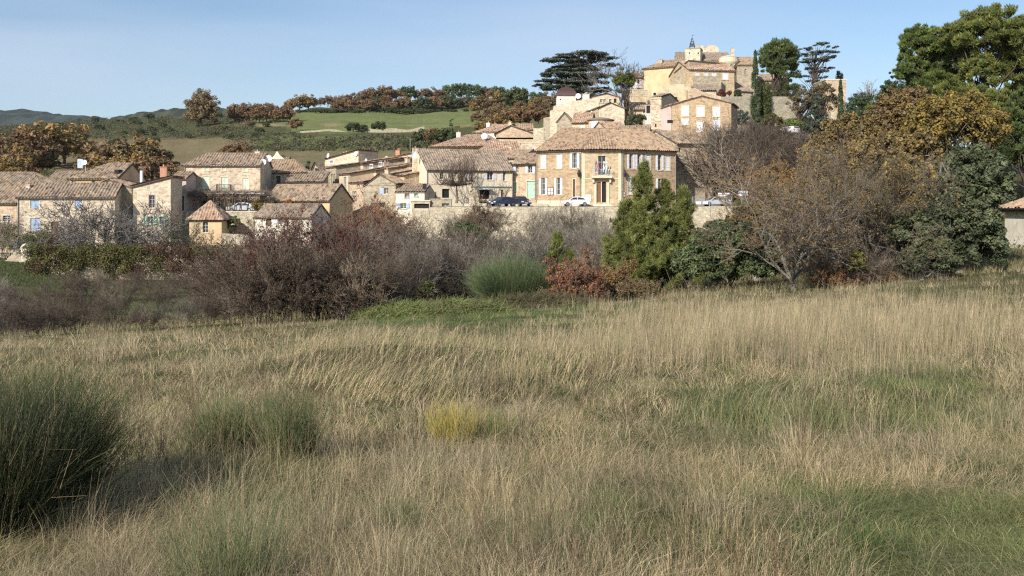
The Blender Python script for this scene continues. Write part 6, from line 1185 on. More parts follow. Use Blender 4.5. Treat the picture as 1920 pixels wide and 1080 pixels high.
leafy('shrub', 'large tangled dark brown bush left of centre at the field edge', 'bush', 520, 40, 470, 3.6, 601, C_TWP, [(.10, .068, .048), (.14, .095, .06)], 5200, .035, 26, 5, spread=.38)
leafy('shrub', 'large dark brown bush behind the red creeper bush', 'bush', 615, 42, 468, 3.4, 602, C_TWP, [(.105, .07, .05), (.14, .095, .06)], 4800, .035, 26, 5, spread=.4)
leafy('shrub', 'brown bramble bush with pale stems left of the thicket', 'bush', 660, 41, 490, 2.6, 603, C_TW, [(.13, .08, .05), (.16, .11, .06)], 2800, .035, 22, 5)
leafy('creeper_bush', 'crimson red leaved creeper bush in front of the village houses', 'bush', 590, 48, 402, 3.4, 604, C_TWP, C_RED, 7500, .05, 22, 5)
leafy('shrub', 'dark purple brown bush below the ochre tower house', 'bush', 480, 52, 440, 3.0, 605, C_TWP, [(.10, .06, .045), (.13, .085, .055)], 4500, .04, 20, 5)
leafy('smoke_bush', 'orange red leaved smoke bush right of the broom bush', 'bush', 1072, 46, 482, 2.6, 606, C_TWG, [(.27, .11, .065), (.22, .10, .055), (.31, .17, .085)], 4800, .045, 9, 5)
leafy('shrub', 'low ochre leaved shrub under the big young pine', 'bush', 1140, 47, 490, 2.6, 607, C_TWG, [(.32, .22, .07), (.3, .15, .06)], 2600, .045, 9, 5)
leafy('shrub', 'low brown bramble between smoke bush and dark evergreen oak', 'bush', 1195, 46, 515, 2.8, 608, C_TW, [(.18, .12, .07), (.2, .17, .07), (.14, .09, .05)], 3200, .045, 18, 4)
leafy('shrub', 'rusty brown bramble under the bare trees at the field edge', 'bush', 1570, 46, 500, 3, 609, C_TW, [(.28, .14, .06), (.2, .12, .06)], 2600, .045, 18, 4)
leafy('shrub', 'brown bramble at the foot of the lower holm oak bush', 'bush', 1640, 46, 492, 3, 610, C_TW, [(.2, .11, .06), (.14, .09, .05)], 2600, .045, 18, 4)
b = ground_at(712, 118); b.z = -4.6; shrub('shrub', 'rounded rust brown bush in front of the crowded village row', 'bush', b, top_z(387, 118) - b.z, 5.5, 611, [(.22, .13, .08), (.28, .17, .10)], 40, 5, 4, .014, .04, .55, [(.22, .12, .07), (.26, .15, .08)], 4200, .08, up=.01, spread=.9)
b = ground_at(905, 130); b.z = -4.6; shrub('shrub', 'brown leafy shrub against the retaining wall below the blue cars', 'bush', b, top_z(388, 130) - b.z, 4, 612, C_TW, 20, 5, 4, .013, .035, .6, [(.22, .14, .08), (.18, .12, .07)], 3000, .08)
b = ground_at(870, 90); crown_tree('holly_bush', 'dark glossy green bush in the middle of the thicket', 'bush', b, [env(838, 900, 417, 452, 90, b, 2), env(870, 915, 430, 458, 90, b, 2)], [(.07, .11, .035), (.10, .15, .045), (.05, .08, .03)], 110, 70, .10, 1.5, .08, 613, rr=(.2, .3))
for a, Y, t, w_, cc, lab in ((800, 46, 520, 30, [(.10, .12, .04), (.13, .14, .05)], 'green ivy clad stem low in the thicket'), (630, 41, 520, 26, [(.22, .22, .06), (.17, .16, .05)], 'small yellow green bush in the dark brambles'), (450, 60, 500, 34, [(.20, .19, .05), (.14, .14, .04)], 'small yellowish bush beside the creeper covered wall'), (1608, 46, 470, 34, [(.17, .17, .04), (.22, .2, .05)], 'small bright olive ivy clump among the bare trees'), (795, 60, 475, 40, [(.13, .14, .06), (.18, .16, .08)], 'pale olive shrub inside the thicket')):
    b = ground_at(a, Y); crown_tree('bush', lab, 'bush', b, [env(a - w_ / 2, a + w_ / 2, t, t + 55, Y, b)], cc, 50, 50, .05, .8, .04, int(a * 3), rr=(.22, .34))
# creeper covered wall between garden and lawn
cw = empty('creeper_covered_wall', (X_(60, 100), 100, -8.4), 0, 'old garden wall buried under olive and brown creeper at the left', 'wall'); Wd = X_(450, 100) - X_(60, 100)
g = Geo(); g.box(0, Wd, 0, .6, 0, 3.2); g.build('masonry', K['dry'], cw)
rng = np.random.RandomState(15); n = 620; xs = rng.uniform(-.3, Wd + .2, n); zs = rng.rand(n) ** .6 * 4.1; ys = rng.uniform(-1.0, .9, n) - (4.1 - zs) * .15
keepm = ~((np.abs(xs - 6) < .7) & (zs < 2.2)) ; C = np.stack([xs, ys, zs], 1)[keepm]; g = Geo(); gx = C[:, 0] / Wd
m = (fbm(C[:, 0] / 2.2, C[:, 2] / 2, 71) + .25 * (gx < .55)) > .56
leaves(g, C[m], np.full(m.sum(), .55), 90, .09, [(.105, .10, .035), (.14, .125, .04), (.08, .08, .03)], rng, .9); leaves(g, C[~m], np.full((~m).sum(), .55), 90, .08, [(.12, .07, .045), (.15, .09, .05), (.09, .055, .04)], rng, .9); g.build('creeper', K['leaf'], cw)
# garden plants at the left
bare_tree('fig_tree', 'large grey bare fig tree in front of the blue shuttered house', 'tree', ground_at(195, 112), 8.6, 621, [(.20, .18, .165), (.28, .255, .235), (.12, .105, .095)], 7, (6, 4, 4, 4, 3, 3), 1.0, .16, .06, rmin=.028, up=.04, wid=1.3, wob=.22)
bare_tree('fig_tree', 'second bare fig stem right of the large grey one', 'tree', ground_at(238, 114), 7.0, 622, [(.20, .18, .165), (.26, .24, .22)], 6, (5, 4, 4, 4, 3), 1.0, .14, .06, rmin=.013, up=.04, wid=1.2)
leafy('shrub', 'grey green bare shrub left of the ochre tower house', 'shrub', 330, 118, 415, 3.5, 623, C_TWG, [(.15, .17, .09), (.2, .2, .13)], 1500, .09)
leafy('shrub', 'tangled brown creeper on the front of the left houses', 'shrub', 90, 121, 425, 4, 624, C_TW, [(.14, .12, .06), (.17, .10, .06)], 2200, .09)
leafy('shrub', 'leafy green climber beside the blue gate', 'shrub', 55, 116, 440, 2.4, 625, C_TW, [(.10, .14, .05), (.14, .15, .05)], 2200, .09)
leafy('shrub', 'grey leafless climber at the left edge above the steps', 'shrub', 8, 118, 405, 3, 626, C_TWG, [(.2, .17, .12), (.15, .14, .08)], 900, .09)
leafy('shrub', 'brown shrub between fig tree and brown door', 'shrub', 130, 119, 440, 3, 627, C_TW, [(.14, .09, .06), (.12, .1, .05)], 1600, .08)
b = Vector((X_(438, 134), 134.3, -4.6)); crown_tree('ivy_bush', 'bright green ivy mound behind the ochre tower house', 'bush', b, [env(424, 452, 405, 436, 134.3, b, .8)], [(.09, .14, .035), (.12, .17, .05)], 40, 60, .1, 1, .08, 628)
for a, t, w_, cc, lab in ((482, 373, 20, [(.28, .20, .06), (.22, .17, .06)], 'golden bush beside the pergola'), (541, 374, 24, [(.40, .16, .05), (.32, .13, .05)], 'orange red bush above the cottage roof'), (505, 377, 30, [(.20, .17, .06), (.16, .13, .05)], 'low olive hedge behind the cottage'), (575, 376, 44, [(.14, .12, .05), (.11, .09, .04)], 'dark olive shrub right of the orange bush'), (612, 420, 40, [(.12, .1, .08), (.14, .13, .06)], 'dull shrub at the foot of the tall rendered house')):
    b = Vector((X_(a, 137), 137, -4)); crown_tree('bush', lab, 'bush', b, [env(a - w_ / 2, a + w_ / 2, t, t + 26, 137, b, .8)], cc, 45, 50, .1, 1.5, .08, int(a) + 3, rr=(.2, .32))
# undergrowth
rng = np.random.RandomState(77); n = 1500; a = rng.uniform(-150, 2050, n); Y = rng.uniform(48, 136, n); X = X_(a, Y); Z = Hs(X, Y); okm = ~((a < 140) & (Y > 84)) & ~((a > 55) & (a < 455) & (Y > 60) & (Y < 99)) & (fbm(X / 5, Y / 5, 3) > .38)
C = np.stack([X, Y, Z + .1], 1)[okm]; rad = rng.uniform(.5, 1.3, len(C)); g = Geo(); leaves(g, C, rad, 40, .09, [(.14, .10, .06), (.11, .09, .05), (.10, .11, .045), (.17, .13, .08)], rng, .6)
n = 16000; k = rng.randint(0, len(C), n); P = C[k] + rng.normal(size=(n, 3)) * rad[k][:, None] * (.8, .8, .3); D = unit(rng.normal(size=(n, 3)) + np.array([0, 0, 1.2])) * rng.uniform(.3, 1.2, (n, 1)); g.segs(P, P + D, np.full(n, .010), np.full(n, .005), 3, 0, pal(C_TW, n, rng)); tag(g.build('undergrowth', K['leaf']), kind='stuff', label='tangled brown brambles and dead stems covering the valley behind the field')
# ------------------------------------------------------------------ vehicles
def gloss(name, c):
    m, t, o = newmat(name); b = nn(t, 'ShaderNodeBsdfPrincipled', Roughness=.35, Metallic=0.0); b.inputs['Coat Weight'].default_value = .7; b.inputs['Coat Roughness'].default_value = .08
    n = nn(t, 'ShaderNodeTexNoise', Scale=2.0, Detail=5.0); t.links.new(coords(t), n.inputs['Vector']); r = ramp(t, [(.3, tuple(x * .85 for x in c)), (.7, c)]); t.links.new(n.outputs['Fac'], r.inputs[0]); t.links.new(r.outputs[0], b.inputs['Base Color']); t.links.new(b.outputs[0], o.inputs[0]); return m
K['tyre'] = plain('tyre_rubber', (.02, .02, .02), .9); K['rim'] = plain('wheel_rim', (.5, .5, .52), .3, .8); K['lamp'] = plain('headlight_glass', (.8, .8, .78), .15); K['tail'] = plain('tail_light', (.4, .02, .02), .3)
def car(label, x, y, z, rz, paint, kind='hatch', L=4.1, W=1.74, Hc=1.46, cat='car', name='parked_car'):
    r = empty(name, (x, y, z), rz, label, cat); g = Geo(); hl = L / 2; hw = W / 2
    if kind == 'hatch': low = [(-hl, .35), (-hl + .02, .62), (-hl + .12, .80), (-1.15, .95), (1.45, .98), (hl - .05, .92), (hl, .6), (hl - .02, .33)]; cab = [(-1.15, .95), (-.42, Hc - .04), (.55, Hc), (1.35, Hc - .14), (hl - .12, .97)]
    else: low = [(-hl, .4), (-hl + .02, .8), (-hl + .1, 1.0), (-1.5, 1.12), (1.8, 1.15), (hl - .02, 1.15), (hl, .6), (hl, .38)]; cab = [(-1.5, 1.12), (-.95, Hc - .05), (.2, Hc), (hl - .15, Hc - .03), (hl - .02, 1.15)]
    def loft(prof, w0, w1, zref, zt):
        V = []; n = len(prof)
        for sgn in (-1, 1):
            for (a, b_) in prof: k = 0 if zt == zref else max(0, min(1, (b_ - zref) / (zt - zref))); V.append((a, sgn * (w0 * (1 - k) + w1 * k), b_))
        F_ = [(i, i + 1, n + i + 1, n + i) for i in range(n - 1)] + [(n - 1, 0, n, 2 * n - 1)]; g.add(V, F_); g.add(V[:n], [list(range(n))]); g.add(V[n:], [list(range(n))[::-1]])
    loft(low, hw, hw * .97, .35, 1.0); loft(cab, hw * .93, hw * .76, low[3][1], Hc)
    for s in (-1, 1):
        for a in (-hl + .78, hl - .78): c_ = [(a + .4 * math.cos(t), s * (hw + .012), .33 + .4 * math.sin(t)) for t in np.linspace(0, math.pi, 9)]; q = [(a + .34 * math.cos(t), s * (hw + .012), .33 + .34 * math.sin(t)) for t in np.linspace(math.pi, 0, 9)]; g.poly(c_ + q)
    g.build('body', paint, r)
    def side(pts, nm='window', m='glass'):
        g = Geo()
        for s in (-1, 1):
            V = [];
            for a, b_ in pts: k = max(0, min(1, (b_ - low[3][1]) / (Hc - low[3][1]))); V.append((a, s * (hw * (.93 * (1 - k) + .76 * k) + .012), b_))
            g.poly(V)
        g.build(nm, K[m], r)
    zt = Hc - .14; zb = low[3][1] + .05
    if kind == 'hatch': side([(-.92, zb), (-.38, zt), (.14, zt + .02), (.14, zb)]); side([(.22, zb), (.22, zt + .02), (.62, zt + .02), (1.18, zt - .12), (1.35, zb)])
    else: side([(-1.3, zb), (-.88, zt), (-.1, zt), (-.1, zb)]); side([(0, zb), (0, zt), (1.0, zt), (1.0, zb)])
    c0, c1 = cab[0], cab[1]; g = Geo(); f = lambda t, s, o_: (c0[0] + (c1[0] - c0[0]) * t - .012, s * hw * (.93 * (1 - t) + .76 * t) * .9, c0[1] + (c1[1] - c0[1]) * t + .012)
    g.poly([f(.08, -1, 0), f(.08, 1, 0), f(.92, 1, 0), f(.92, -1, 0)]); g.build('windscreen', K['glass'], r)
    c0, c1 = cab[-1], cab[-2]; g = Geo(); f = lambda t, s: (c0[0] + (c1[0] - c0[0]) * t + .012, s * hw * (.93 * (1 - t) + .76 * t) * .88, c0[1] + (c1[1] - c0[1]) * t + .008); g.poly([f(.1, 1), f(.1, -1), f(.85, -1), f(.85, 1)]); g.build('rear_window', K['glass'], r)
    for s in (-1, 1):
        for a in (-hl + .78, hl - .78):
            g = Geo(); P = [(.0, -.1), (.30, -.1), (.32, -.06), (.32, .06), (.30, .1), (0, .1)]; n = 18; t = np.arange(n) * 2 * math.pi / n
            V = np.concatenate([np.stack([a + rr * np.cos(t), s * (hw - .08) + yy + 0 * t, .32 + rr * np.sin(t)], 1) for rr, yy in P]); g.add(V, [(j * n + i, j * n + (i + 1) % n, (j + 1) * n + (i + 1) % n, (j + 1) * n + i) for j in range(5) for i in range(n)]); w = g.build('wheel', K['tyre'], r)
            g = Geo(); yy = s * (hw + .028); V = [(a, yy, .32)] + [(a + .2 * math.cos(q), yy, .32 + .2 * math.sin(q)) for q in t]; g.add(V, [(0, 1 + i, 1 + (i + 1) % n) for i in range(n)]); g.build('rim', K['rim'], w)
        g = Geo(); g.box(-hl - .01, -hl + .12, s * hw * .72 - .2, s * hw * .72 + .2, .62, .76); g.build('headlight', K['lamp'], r)
        g = Geo(); g.box(hl - .1, hl + .01, s * hw * .82 - .12, s * hw * .82 + .12, .72, .95); g.build('tail_light', K['tail'], r)
        g = Geo(); g.box(-.95, -.78, s * (hw + .1) - .09, s * (hw + .1) + .09, 1.0, 1.12); g.build('mirror', paint, r)
    g = Geo(); g.box(-hl - .02, -hl + .01, -.26, .26, .45, .56); g.build('number_plate', K['lamp'], r)
    return r
navy = gloss('navy_paint', (.03, .045, .10)); whitep = gloss('white_car_paint', (.78, .78, .78)); darkp = gloss('black_car_paint', (.03, .035, .055)); greyp = gloss('silver_car_paint', (.45, .48, .5))
Yc = 144.2
car('dark navy car parked by the low hedge', X_(943, Yc), Yc, T0, R(38), navy)
car('dark blue grey car parked left of the pale concrete apron', X_(975, Yc), Yc + .6, T0, R(118), darkp, Hc=1.55)
car('white hatchback parked before the town hall', X_(1079, 143.6), 143.6, T0, R(4), whitep)
car('silver car parked under the vine pergola', X_(453, 141), 141.2, -1.03, R(0), greyp)
car('silver car behind the white barrier beside the road signs', X_(1343, 144), 144.2, T0, R(6), greyp)
bv = ground_at(1480, 171); car('white van parked on the bank between bright green shrub and dark conifer', bv.x, 171, top_z(253.5, 171), R(-62), whitep, 'van', 3.6, 1.5, 1.5, 'van', 'parked_van')
slab('road', [(X_(1440, 166), 167.5), (X_(1560, 166), 168.5), (X_(1560, 176), 176), (X_(1440, 176), 175)], 6, top_z(253.5, 171) - .01, asph)
# road signs, barriers
def post(r, h, m='metal'): g = Geo(); g.tube((0, 0, -.1), (0, 0, h), .045, None, 8); g.build('post', K[m], r)
def blank_arrow(r, z, x0, x1, right, m='wsh', hh=.17):
    g = Geo(); tip = (x1 + .14, z) if right else (x0 - .14, z); pts = [(x0, z - hh), (x1, z - hh)] + ([tip] if right else []) + [(x1, z + hh), (x0, z + hh)] + ([] if right else [tip])
    n = len(pts); V = [(a, -.09, b_) for a, b_ in pts] + [(a, -.06, b_) for a, b_ in pts]; g.add(V[:n], [list(range(n))]); g.add(V[n:], [list(range(n))[::-1]]); g.add(V, [(i, (i + 1) % n, n + (i + 1) % n, n + i) for i in range(n)]); o = g.build('sign_panel', K[m], r)
s1 = empty('direction_sign', (X_(1391, 143), 143, T0), 0, 'white double direction sign on a tall grey post', 'road sign'); post(s1, 2.6); blank_arrow(s1, 2.15, -.55, .8, True); blank_arrow(s1, 1.72, -.5, .85, False)
g = Geo(); g.lathe([(0, 0), (.1, .02), (.08, .22), (0, .24)], (0, 0, 2.6), 8); g.build('finial', K['wsh'], s1)
s2 = empty('direction_sign', (X_(1359, 143.5), 143.5, T0), 0, 'pair of white arrow signs on two thin posts by the silver car', 'road sign'); post(s2, 2.2); blank_arrow(s2, 1.9, -1.0, .7, True, hh=.12); blank_arrow(s2, 1.6, -.9, .2, False, hh=.10)
g = Geo(); g.tube((.45, 0, -.1), (.45, 0, 2.1), .04, None, 7); g.build('post', K['metal'], s2)
bt = empty('barrier', (X_(1298, 150), 150, T0), 0, 'grey metal railing along the square behind the silver car', 'railing'); g = Geo(); Lb = X_(1372, 150) - X_(1298, 150)
for i in range(42): g.tube((i * Lb / 41, 0, .1), (i * Lb / 41, 0, 1.45), .03, None, 4)
g.tube((0, 0, 1.45), (Lb, 0, 1.45), .045, None, 6); g.tube((0, 0, .12), (Lb, 0, .12), .04, None, 6); g.build('bars', K['metal'], bt)
for i in range(5): g = Geo(); g.tube((i * Lb / 4, 0, -.1), (i * Lb / 4, 0, 1.55), .05, None, 6); g.build('post', K['metal'], bt)
wb = empty('barrier', (X_(1303, 142.5), 142.5, T0), 0, 'low white road barrier with plate at the edge of the terrace wall', 'barrier'); Lw = X_(1330, 142.5) - X_(1303, 142.5)
g = Geo(); g.tube((0, 0, .78), (Lw, 0, .78), .04); g.build('rail', K['metal'], wb)
for q in (.12, Lw * .55): g = Geo(); g.box(q, q + .75, -.05, -.02, .32, .72); g.build('plate', K['wsh'], wb)
for q in (0, Lw * .5, Lw): g = Geo(); g.tube((q, 0, -.1), (q, 0, .82), .045); g.build('post', K['metal'], wb)
# war memorial in front of the cream house
wm = empty('stone_monument', (X_(889, 144.3), 144.3, T0), 0, 'rocky stone monument on a pale plinth beside the mulberry', 'monument'); g = Geo(); g.box(-1.5, 1.9, -.9, .9, -.1, .45); g.box(-.75, .75, -.6, .6, .451, 1.3); g.build('plinth', K['dry'], wm)
g = Geo(); rng = np.random.RandomState(3); prev = None
for k, (w_, z) in enumerate(((.72, 1.3), (.66, 1.75), (.58, 2.2), (.5, 2.7), (.4, 3.15), (.28, 3.5), (.08, 3.75))):
    a = np.arange(10) * 2 * math.pi / 10; q = w_ * rng.uniform(.8, 1.15, 10); ring = np.stack([q * np.cos(a), q * .8 * np.sin(a), z + rng.uniform(-.06, .06, 10)], 1)
    if prev is not None: g.add(np.concatenate([prev, ring]), [(i, (i + 1) % 10, 10 + (i + 1) % 10, 10 + i) for i in range(10)])
    prev = ring
g.build('rock', K['grey'], wm)
mb_ = empty('chair', (X_(792, 145), 144.9, (HY - 358.5) / F * 145), R(20), 'dark folded deck chair on the annex roof terrace', 'chair'); g = Geo()
for s in (0, .55): g.tube((s, 0, 0), (s + .25, .5, 1.15), .03); g.tube((s + .4, 0, 0), (s, .5, .8), .03)
g.add([(0, 0.05, .1), (.55, .05, .1), (.8, .5, 1.15), (.25, .5, 1.15)], [(0, 1, 2, 3)]); g.build('frame', K['iron'], mb_)
cb = empty('concrete_ramp', (X_(1003, 147), 146.5, T0), 0, 'pale concrete apron before the mint green garage door', 'ramp'); g = Geo(); g.add([(-2.2, 0, .02), (2.0, 0, .02), (2.0, 4.2, .55), (-2.2, 6.5, .55), (-2.2, 0, -.3), (2.0, 0, -.3), (2, 4.2, -.3), (-2.2, 6.5, -.3)], [(0, 1, 2, 3), (0, 4, 5, 1), (1, 5, 6, 2), (3, 7, 4, 0)]); g.build('surface', K['trim'], cb)
# ------------------------------------------------------------------ near brooms
C_BR = [(.10, .14, .05), (.14, .18, .07), (.075, .11, .04)]
def nb(label, px, Y, top, w, n, seed, cols=C_BR, r=.0028, spread=.75, dry=.08, **k):
    b = ground_at(px, Y); return broom('broom_bush', label, b, top_z(top, Y) - b.z, w, n, seed, cols, r, spread, dry, **k)
nb('big dark green broom bush at the left edge of the picture', 72, 6.7, 725, .85, 3800, 701, [(.045, .065, .024), (.09, .115, .04), (.025, .036, .015)], .0024, .42, .12, curve=.38)
nb('dark broom bush cut off by the lower left edge', -45, 6.0, 735, .85, 3200, 702, [(.028, .038, .016), (.05, .065, .026)], .0024, .6, .12, curve=.35)
nb('green broom tuft in the left foreground, left of a pair', 418, 8.6, 748, .62, 1100, 703, [(.10, .125, .055), (.15, .165, .075), (.06, .08, .035)], .0026, .36, .15, curve=.3)
nb('green broom tuft in the left foreground, right of a pair', 542, 8.4, 745, .55, 1000, 704, [(.09, .12, .05), (.13, .155, .07), (.06, .08, .035)], .0026, .30, .15, curve=.3)
nb('bright yellow broom tuft in the middle of the field', 850, 9.6, 756, .5, 420, 705, [(.44, .34, .07), (.36, .30, .07), (.26, .24, .08)], .0026, .45, 0)
nb('pale green broom tuft right of the yellow one', 925, 9.8, 775, .55, 420, 706, [(.22, .24, .08), (.16, .19, .07)], .0026, .55)
nb('green broom tuft at the bottom left of centre', 430, 4.7, 930, .6, 520, 707, [(.09, .115, .05), (.13, .15, .07), (.06, .08, .035)], .0018, .4)
nb('small dark green tuft in the lower middle', 750, 6.0, 935, .25, 260, 708, [(.08, .105, .045), (.11, .135, .06)], .002, .5)
nb('small dark green tuft near the lower right corner', 1625, 5.6, 985, .4, 300, 709, [(.06, .09, .03), (.09, .13, .04)], .002, .8)
# ------------------------------------------------------------------ grass of the field
def sample(n, y0, y1, seed, pw=1.0, umax=.72):
    rng = np.random.RandomState(seed); q = rng.rand(n) ** pw; Y = 1 / (1 / y1 + (1 / y0 - 1 / y1) * q); u = rng.uniform(-umax, umax, n); return rng, u * (Y + .8), Y
def edge(X, Y):
    px = CX + F * X / Y; return np.interp(px, [-200, 0, 300, 560, 700, 1100, 1500, 1900, 2200], [34, 35, 37, 39, 43, 46, 45, 47, 47])
def blades(g, rng, X, Y, h, lean, wid, cols, bend=.35, dirx=None, mi=0):
    n = len(X); Z = Hs(X, Y); a = rng.rand(n) * 2 * math.pi if dirx is None else dirx; d = np.stack([np.cos(a), np.sin(a)], 1) * lean[:, None]; f = rng.rand(n) * math.pi; w = np.stack([np.cos(f), np.sin(f)], 1) * wid[:, None]
    B = np.stack([X, Y, Z - .02], 1); M_ = B + np.stack([d[:, 0] * h * .4, d[:, 1] * h * .4, h * .58], 1); T_ = B + np.stack([d[:, 0] * h * (1 + bend), d[:, 1] * h * (1 + bend), h * np.sqrt(np.maximum(.05, 1 - .45 * lean ** 2))], 1)
    w3 = np.concatenate([w, np.zeros((n, 1))], 1); V = np.stack([B - w3, B + w3, M_ + w3 * .8, M_ - w3 * .8, T_ + w3 * .15, T_ - w3 * .15], 1).reshape(-1, 3); i = np.arange(n)[:, None] * 6
    g.add(V, np.concatenate([i + np.array([[0, 1, 2, 3]]), i + np.array([[3, 2, 4, 5]])]), np.tile(cols, (2, 1)), mi)
TAN = [(.56, .44, .285), (.64, .52, .355), (.46, .36, .23), (.37, .30, .185)]; DRY = [(.48, .38, .225), (.56, .455, .28), (.35, .28, .16)]; GRN = [(.18, .205, .085), (.24, .26, .11), (.13, .16, .06)]; GRY = [(.21, .215, .10), (.27, .26, .13)]
def cover_masks(X, Y):
    px = CX + F * X / np.maximum(Y, 3); n1 = fbm(X / 2.6, Y / 3.6, 61); n2 = fbm(X / 1.1, Y / 1.4, 62); py = HY + F * (1.7 + .068 * Y - .06 * X * np.minimum(Y, 45) / 45) / Y
    G_ = n1 * .6 + n2 * .4
    bump = lambda cx, cy, rx, ry: np.exp(-(((px - cx) / rx) ** 2 + ((py - cy) / ry) ** 2))
    G_ = G_ + .32 * bump(880, 610, 330, 22) + .42 * bump(1850, 1000, 240, 110) + .10 * bump(1400, 780, 330, 50) + .10 * bump(1800, 720, 160, 50) + .06 * bump(450, 900, 250, 120) + .1 * bump(1200, 1040, 200, 60) - .30 * bump(1450, 620, 480, 55) - .34 * bump(250, 690, 420, 60) - .06 - .15 * bump(750, 900, 300, 120) - .1 * bump(1150, 900, 200, 100)
    tall_ = .35 + .9 * bump(1450, 630, 520, 70) + .6 * bump(1550, 860, 420, 90) + .3 * bump(700, 900, 260, 120) + (fbm(X / 1.7, Y / 1.7, 63) - .5) * 1.2 - .9 * bump(1850, 1000, 220, 120) - .8 * bump(880, 610, 300, 25) - .4 * bump(1400, 770, 260, 40)
    return G_ + .03, tall_, px, py
g = Geo()
flatm = lambda px, py: 1.2 * np.exp(-(((px - 740) / 190) ** 2 + ((py - 712) / 46) ** 2)) + .8 * np.exp(-(((px - 1080) / 120) ** 2 + ((py - 700) / 30) ** 2)) + .7 * np.exp(-(((px - 1480) / 260) ** 2 + ((py - 790) / 40) ** 2))
# matted lower layer
rng, X, Y = sample(270000, 3.6, 50, 1, .82); m = Y < edge(X, Y) + 3; X, Y = X[m], Y[m]; n = len(X); G_, tl, px, py = cover_masks(X, Y)
gr = rng.rand(n) < np.clip((G_ - .42) * 5, .30, .95); c = pal(DRY, n, rng, .3) * (.7 + .6 * fbm(X / .7, Y / .7, 66)[:, None]); c[gr] = pal(GRN, int(gr.sum()), rng, .25)
sc = np.clip(Y / 9, .7, 3.2); h = rng.uniform(.07, .26, n) * (1 + .25 * (sc - 1)) * np.where(gr, .8, 1.0); dirn = (fbm(X / 1.6, Y / 1.6, 64) * 5 * math.pi) + rng.normal(0, .7, n)
fm = flatm(px, py) > .35; dirn[fm] = .35 * dirn[fm] * .3 + rng.normal(.2, .35, fm.sum()); h = np.where(fm, h * 1.9, h)
blades(g, rng, X, Y, h, rng.uniform(.5, 1.7, n), .0021 * sc * rng.uniform(.6, 1.3, n), c, .6, dirn)
# tufts: blades share root, colour and lean
def tufts(nt, per, y0, pw, seed, hr, lr, rad, w0, cols, gcols, gthr, tsel, gk=1.0, umax=.76):
    rng, X, Y = sample(nt, y0, 50, seed, pw, umax); m = Y < edge(X, Y); X, Y = X[m], Y[m]; G_, tl, px, py = cover_masks(X, Y)
    k = rng.rand(len(X)) < tsel(tl) * np.clip(1.05 - flatm(px, py) * 1.0, .04, 1); X, Y, G_, tl, px, py = [q[k] for q in (X, Y, G_, tl, px, py)]; n = len(X)
    gr = rng.rand(n) < np.clip((G_ - gthr) * 5, .20, .88); c = pal(cols, n, rng, .25); c[gr] = pal(gcols, int(gr.sum()), rng, .2); ht = rng.uniform(hr[0], hr[1], n) * np.clip(.7 + .3 * tl, .55, 1.2) * np.where(gr, gk, 1)
    wd = fbm(X / 3, Y / 3, 65) * 3 * math.pi; wl = rng.uniform(0, .35, n)
    i = np.repeat(np.arange(n), per); N = len(i); a = rng.rand(N) * 2 * math.pi; q = rng.rand(N) ** .6; R_ = rad * (1 + Y[i] * .05); x = X[i] + np.cos(a) * q * R_; y = Y[i] + np.sin(a) * q * R_
    lx = np.cos(a) * q * rng.uniform(lr[0], lr[1], N) + np.cos(wd[i]) * wl[i] + rng.normal(0, .10, N); ly = np.sin(a) * q * rng.uniform(lr[0], lr[1], N) + np.sin(wd[i]) * wl[i] + rng.normal(0, .10, N)
    sc = np.clip(Y[i] / 10, .65, 2.1); cc = np.clip(c[i] * rng.uniform(.7, 1.3, (N, 1)), 0, 1); blades(g, rng, x, y, ht[i] * rng.uniform(.5, 1.1, N), np.hypot(lx, ly), w0 * sc * rng.uniform(.6, 1.3, N), cc, .3, np.arctan2(ly, lx))
tufts(8200, 32, 3.6, 1.6, 81, (.18, .42), (.2, 1.1), .10, .0017, TAN + DRY[:2], GRY + GRN[:2], .50, lambda t: np.clip(.62 + t * .25, .25, 1), .8)
tufts(4600, 22, 3.9, 2.0, 82, (.42, .74), (.05, .4), .13, .0012, TAN + [(.34, .32, .19)], GRY, .55, lambda t: np.clip(t * .9 - .12, .05, 1))
tufts(4600, 26, 3.8, 1.35, 83, (.10, .28), (.3, 1.3), .12, .0020, GRN, GRN + [(.20, .26, .07)], .4, lambda t: np.clip(.85 - t * .5, .15, 1), 1.0)
rng, X, Y = sample(190000, 11, 50, 84, 1.3, .74); m = Y < edge(X, Y); X, Y = X[m], Y[m]; G_, tl, px, py = cover_masks(X, Y); k = rng.rand(len(X)) < np.clip((tl - .55) * 1.6, .0, 1); X, Y, tl = X[k], Y[k], tl[k]; n = len(X)
blades(g, rng, X, Y, rng.uniform(.42, .8, n), rng.uniform(.02, .25, n), .0012 * np.clip(Y / 10, 1, 2.4), pal(TAN + GRY, n, rng, .25) * (.75 + .5 * fbm(X / .9, Y / .9, 67)[:, None]), .3, rng.normal(.4, 1.2, n))
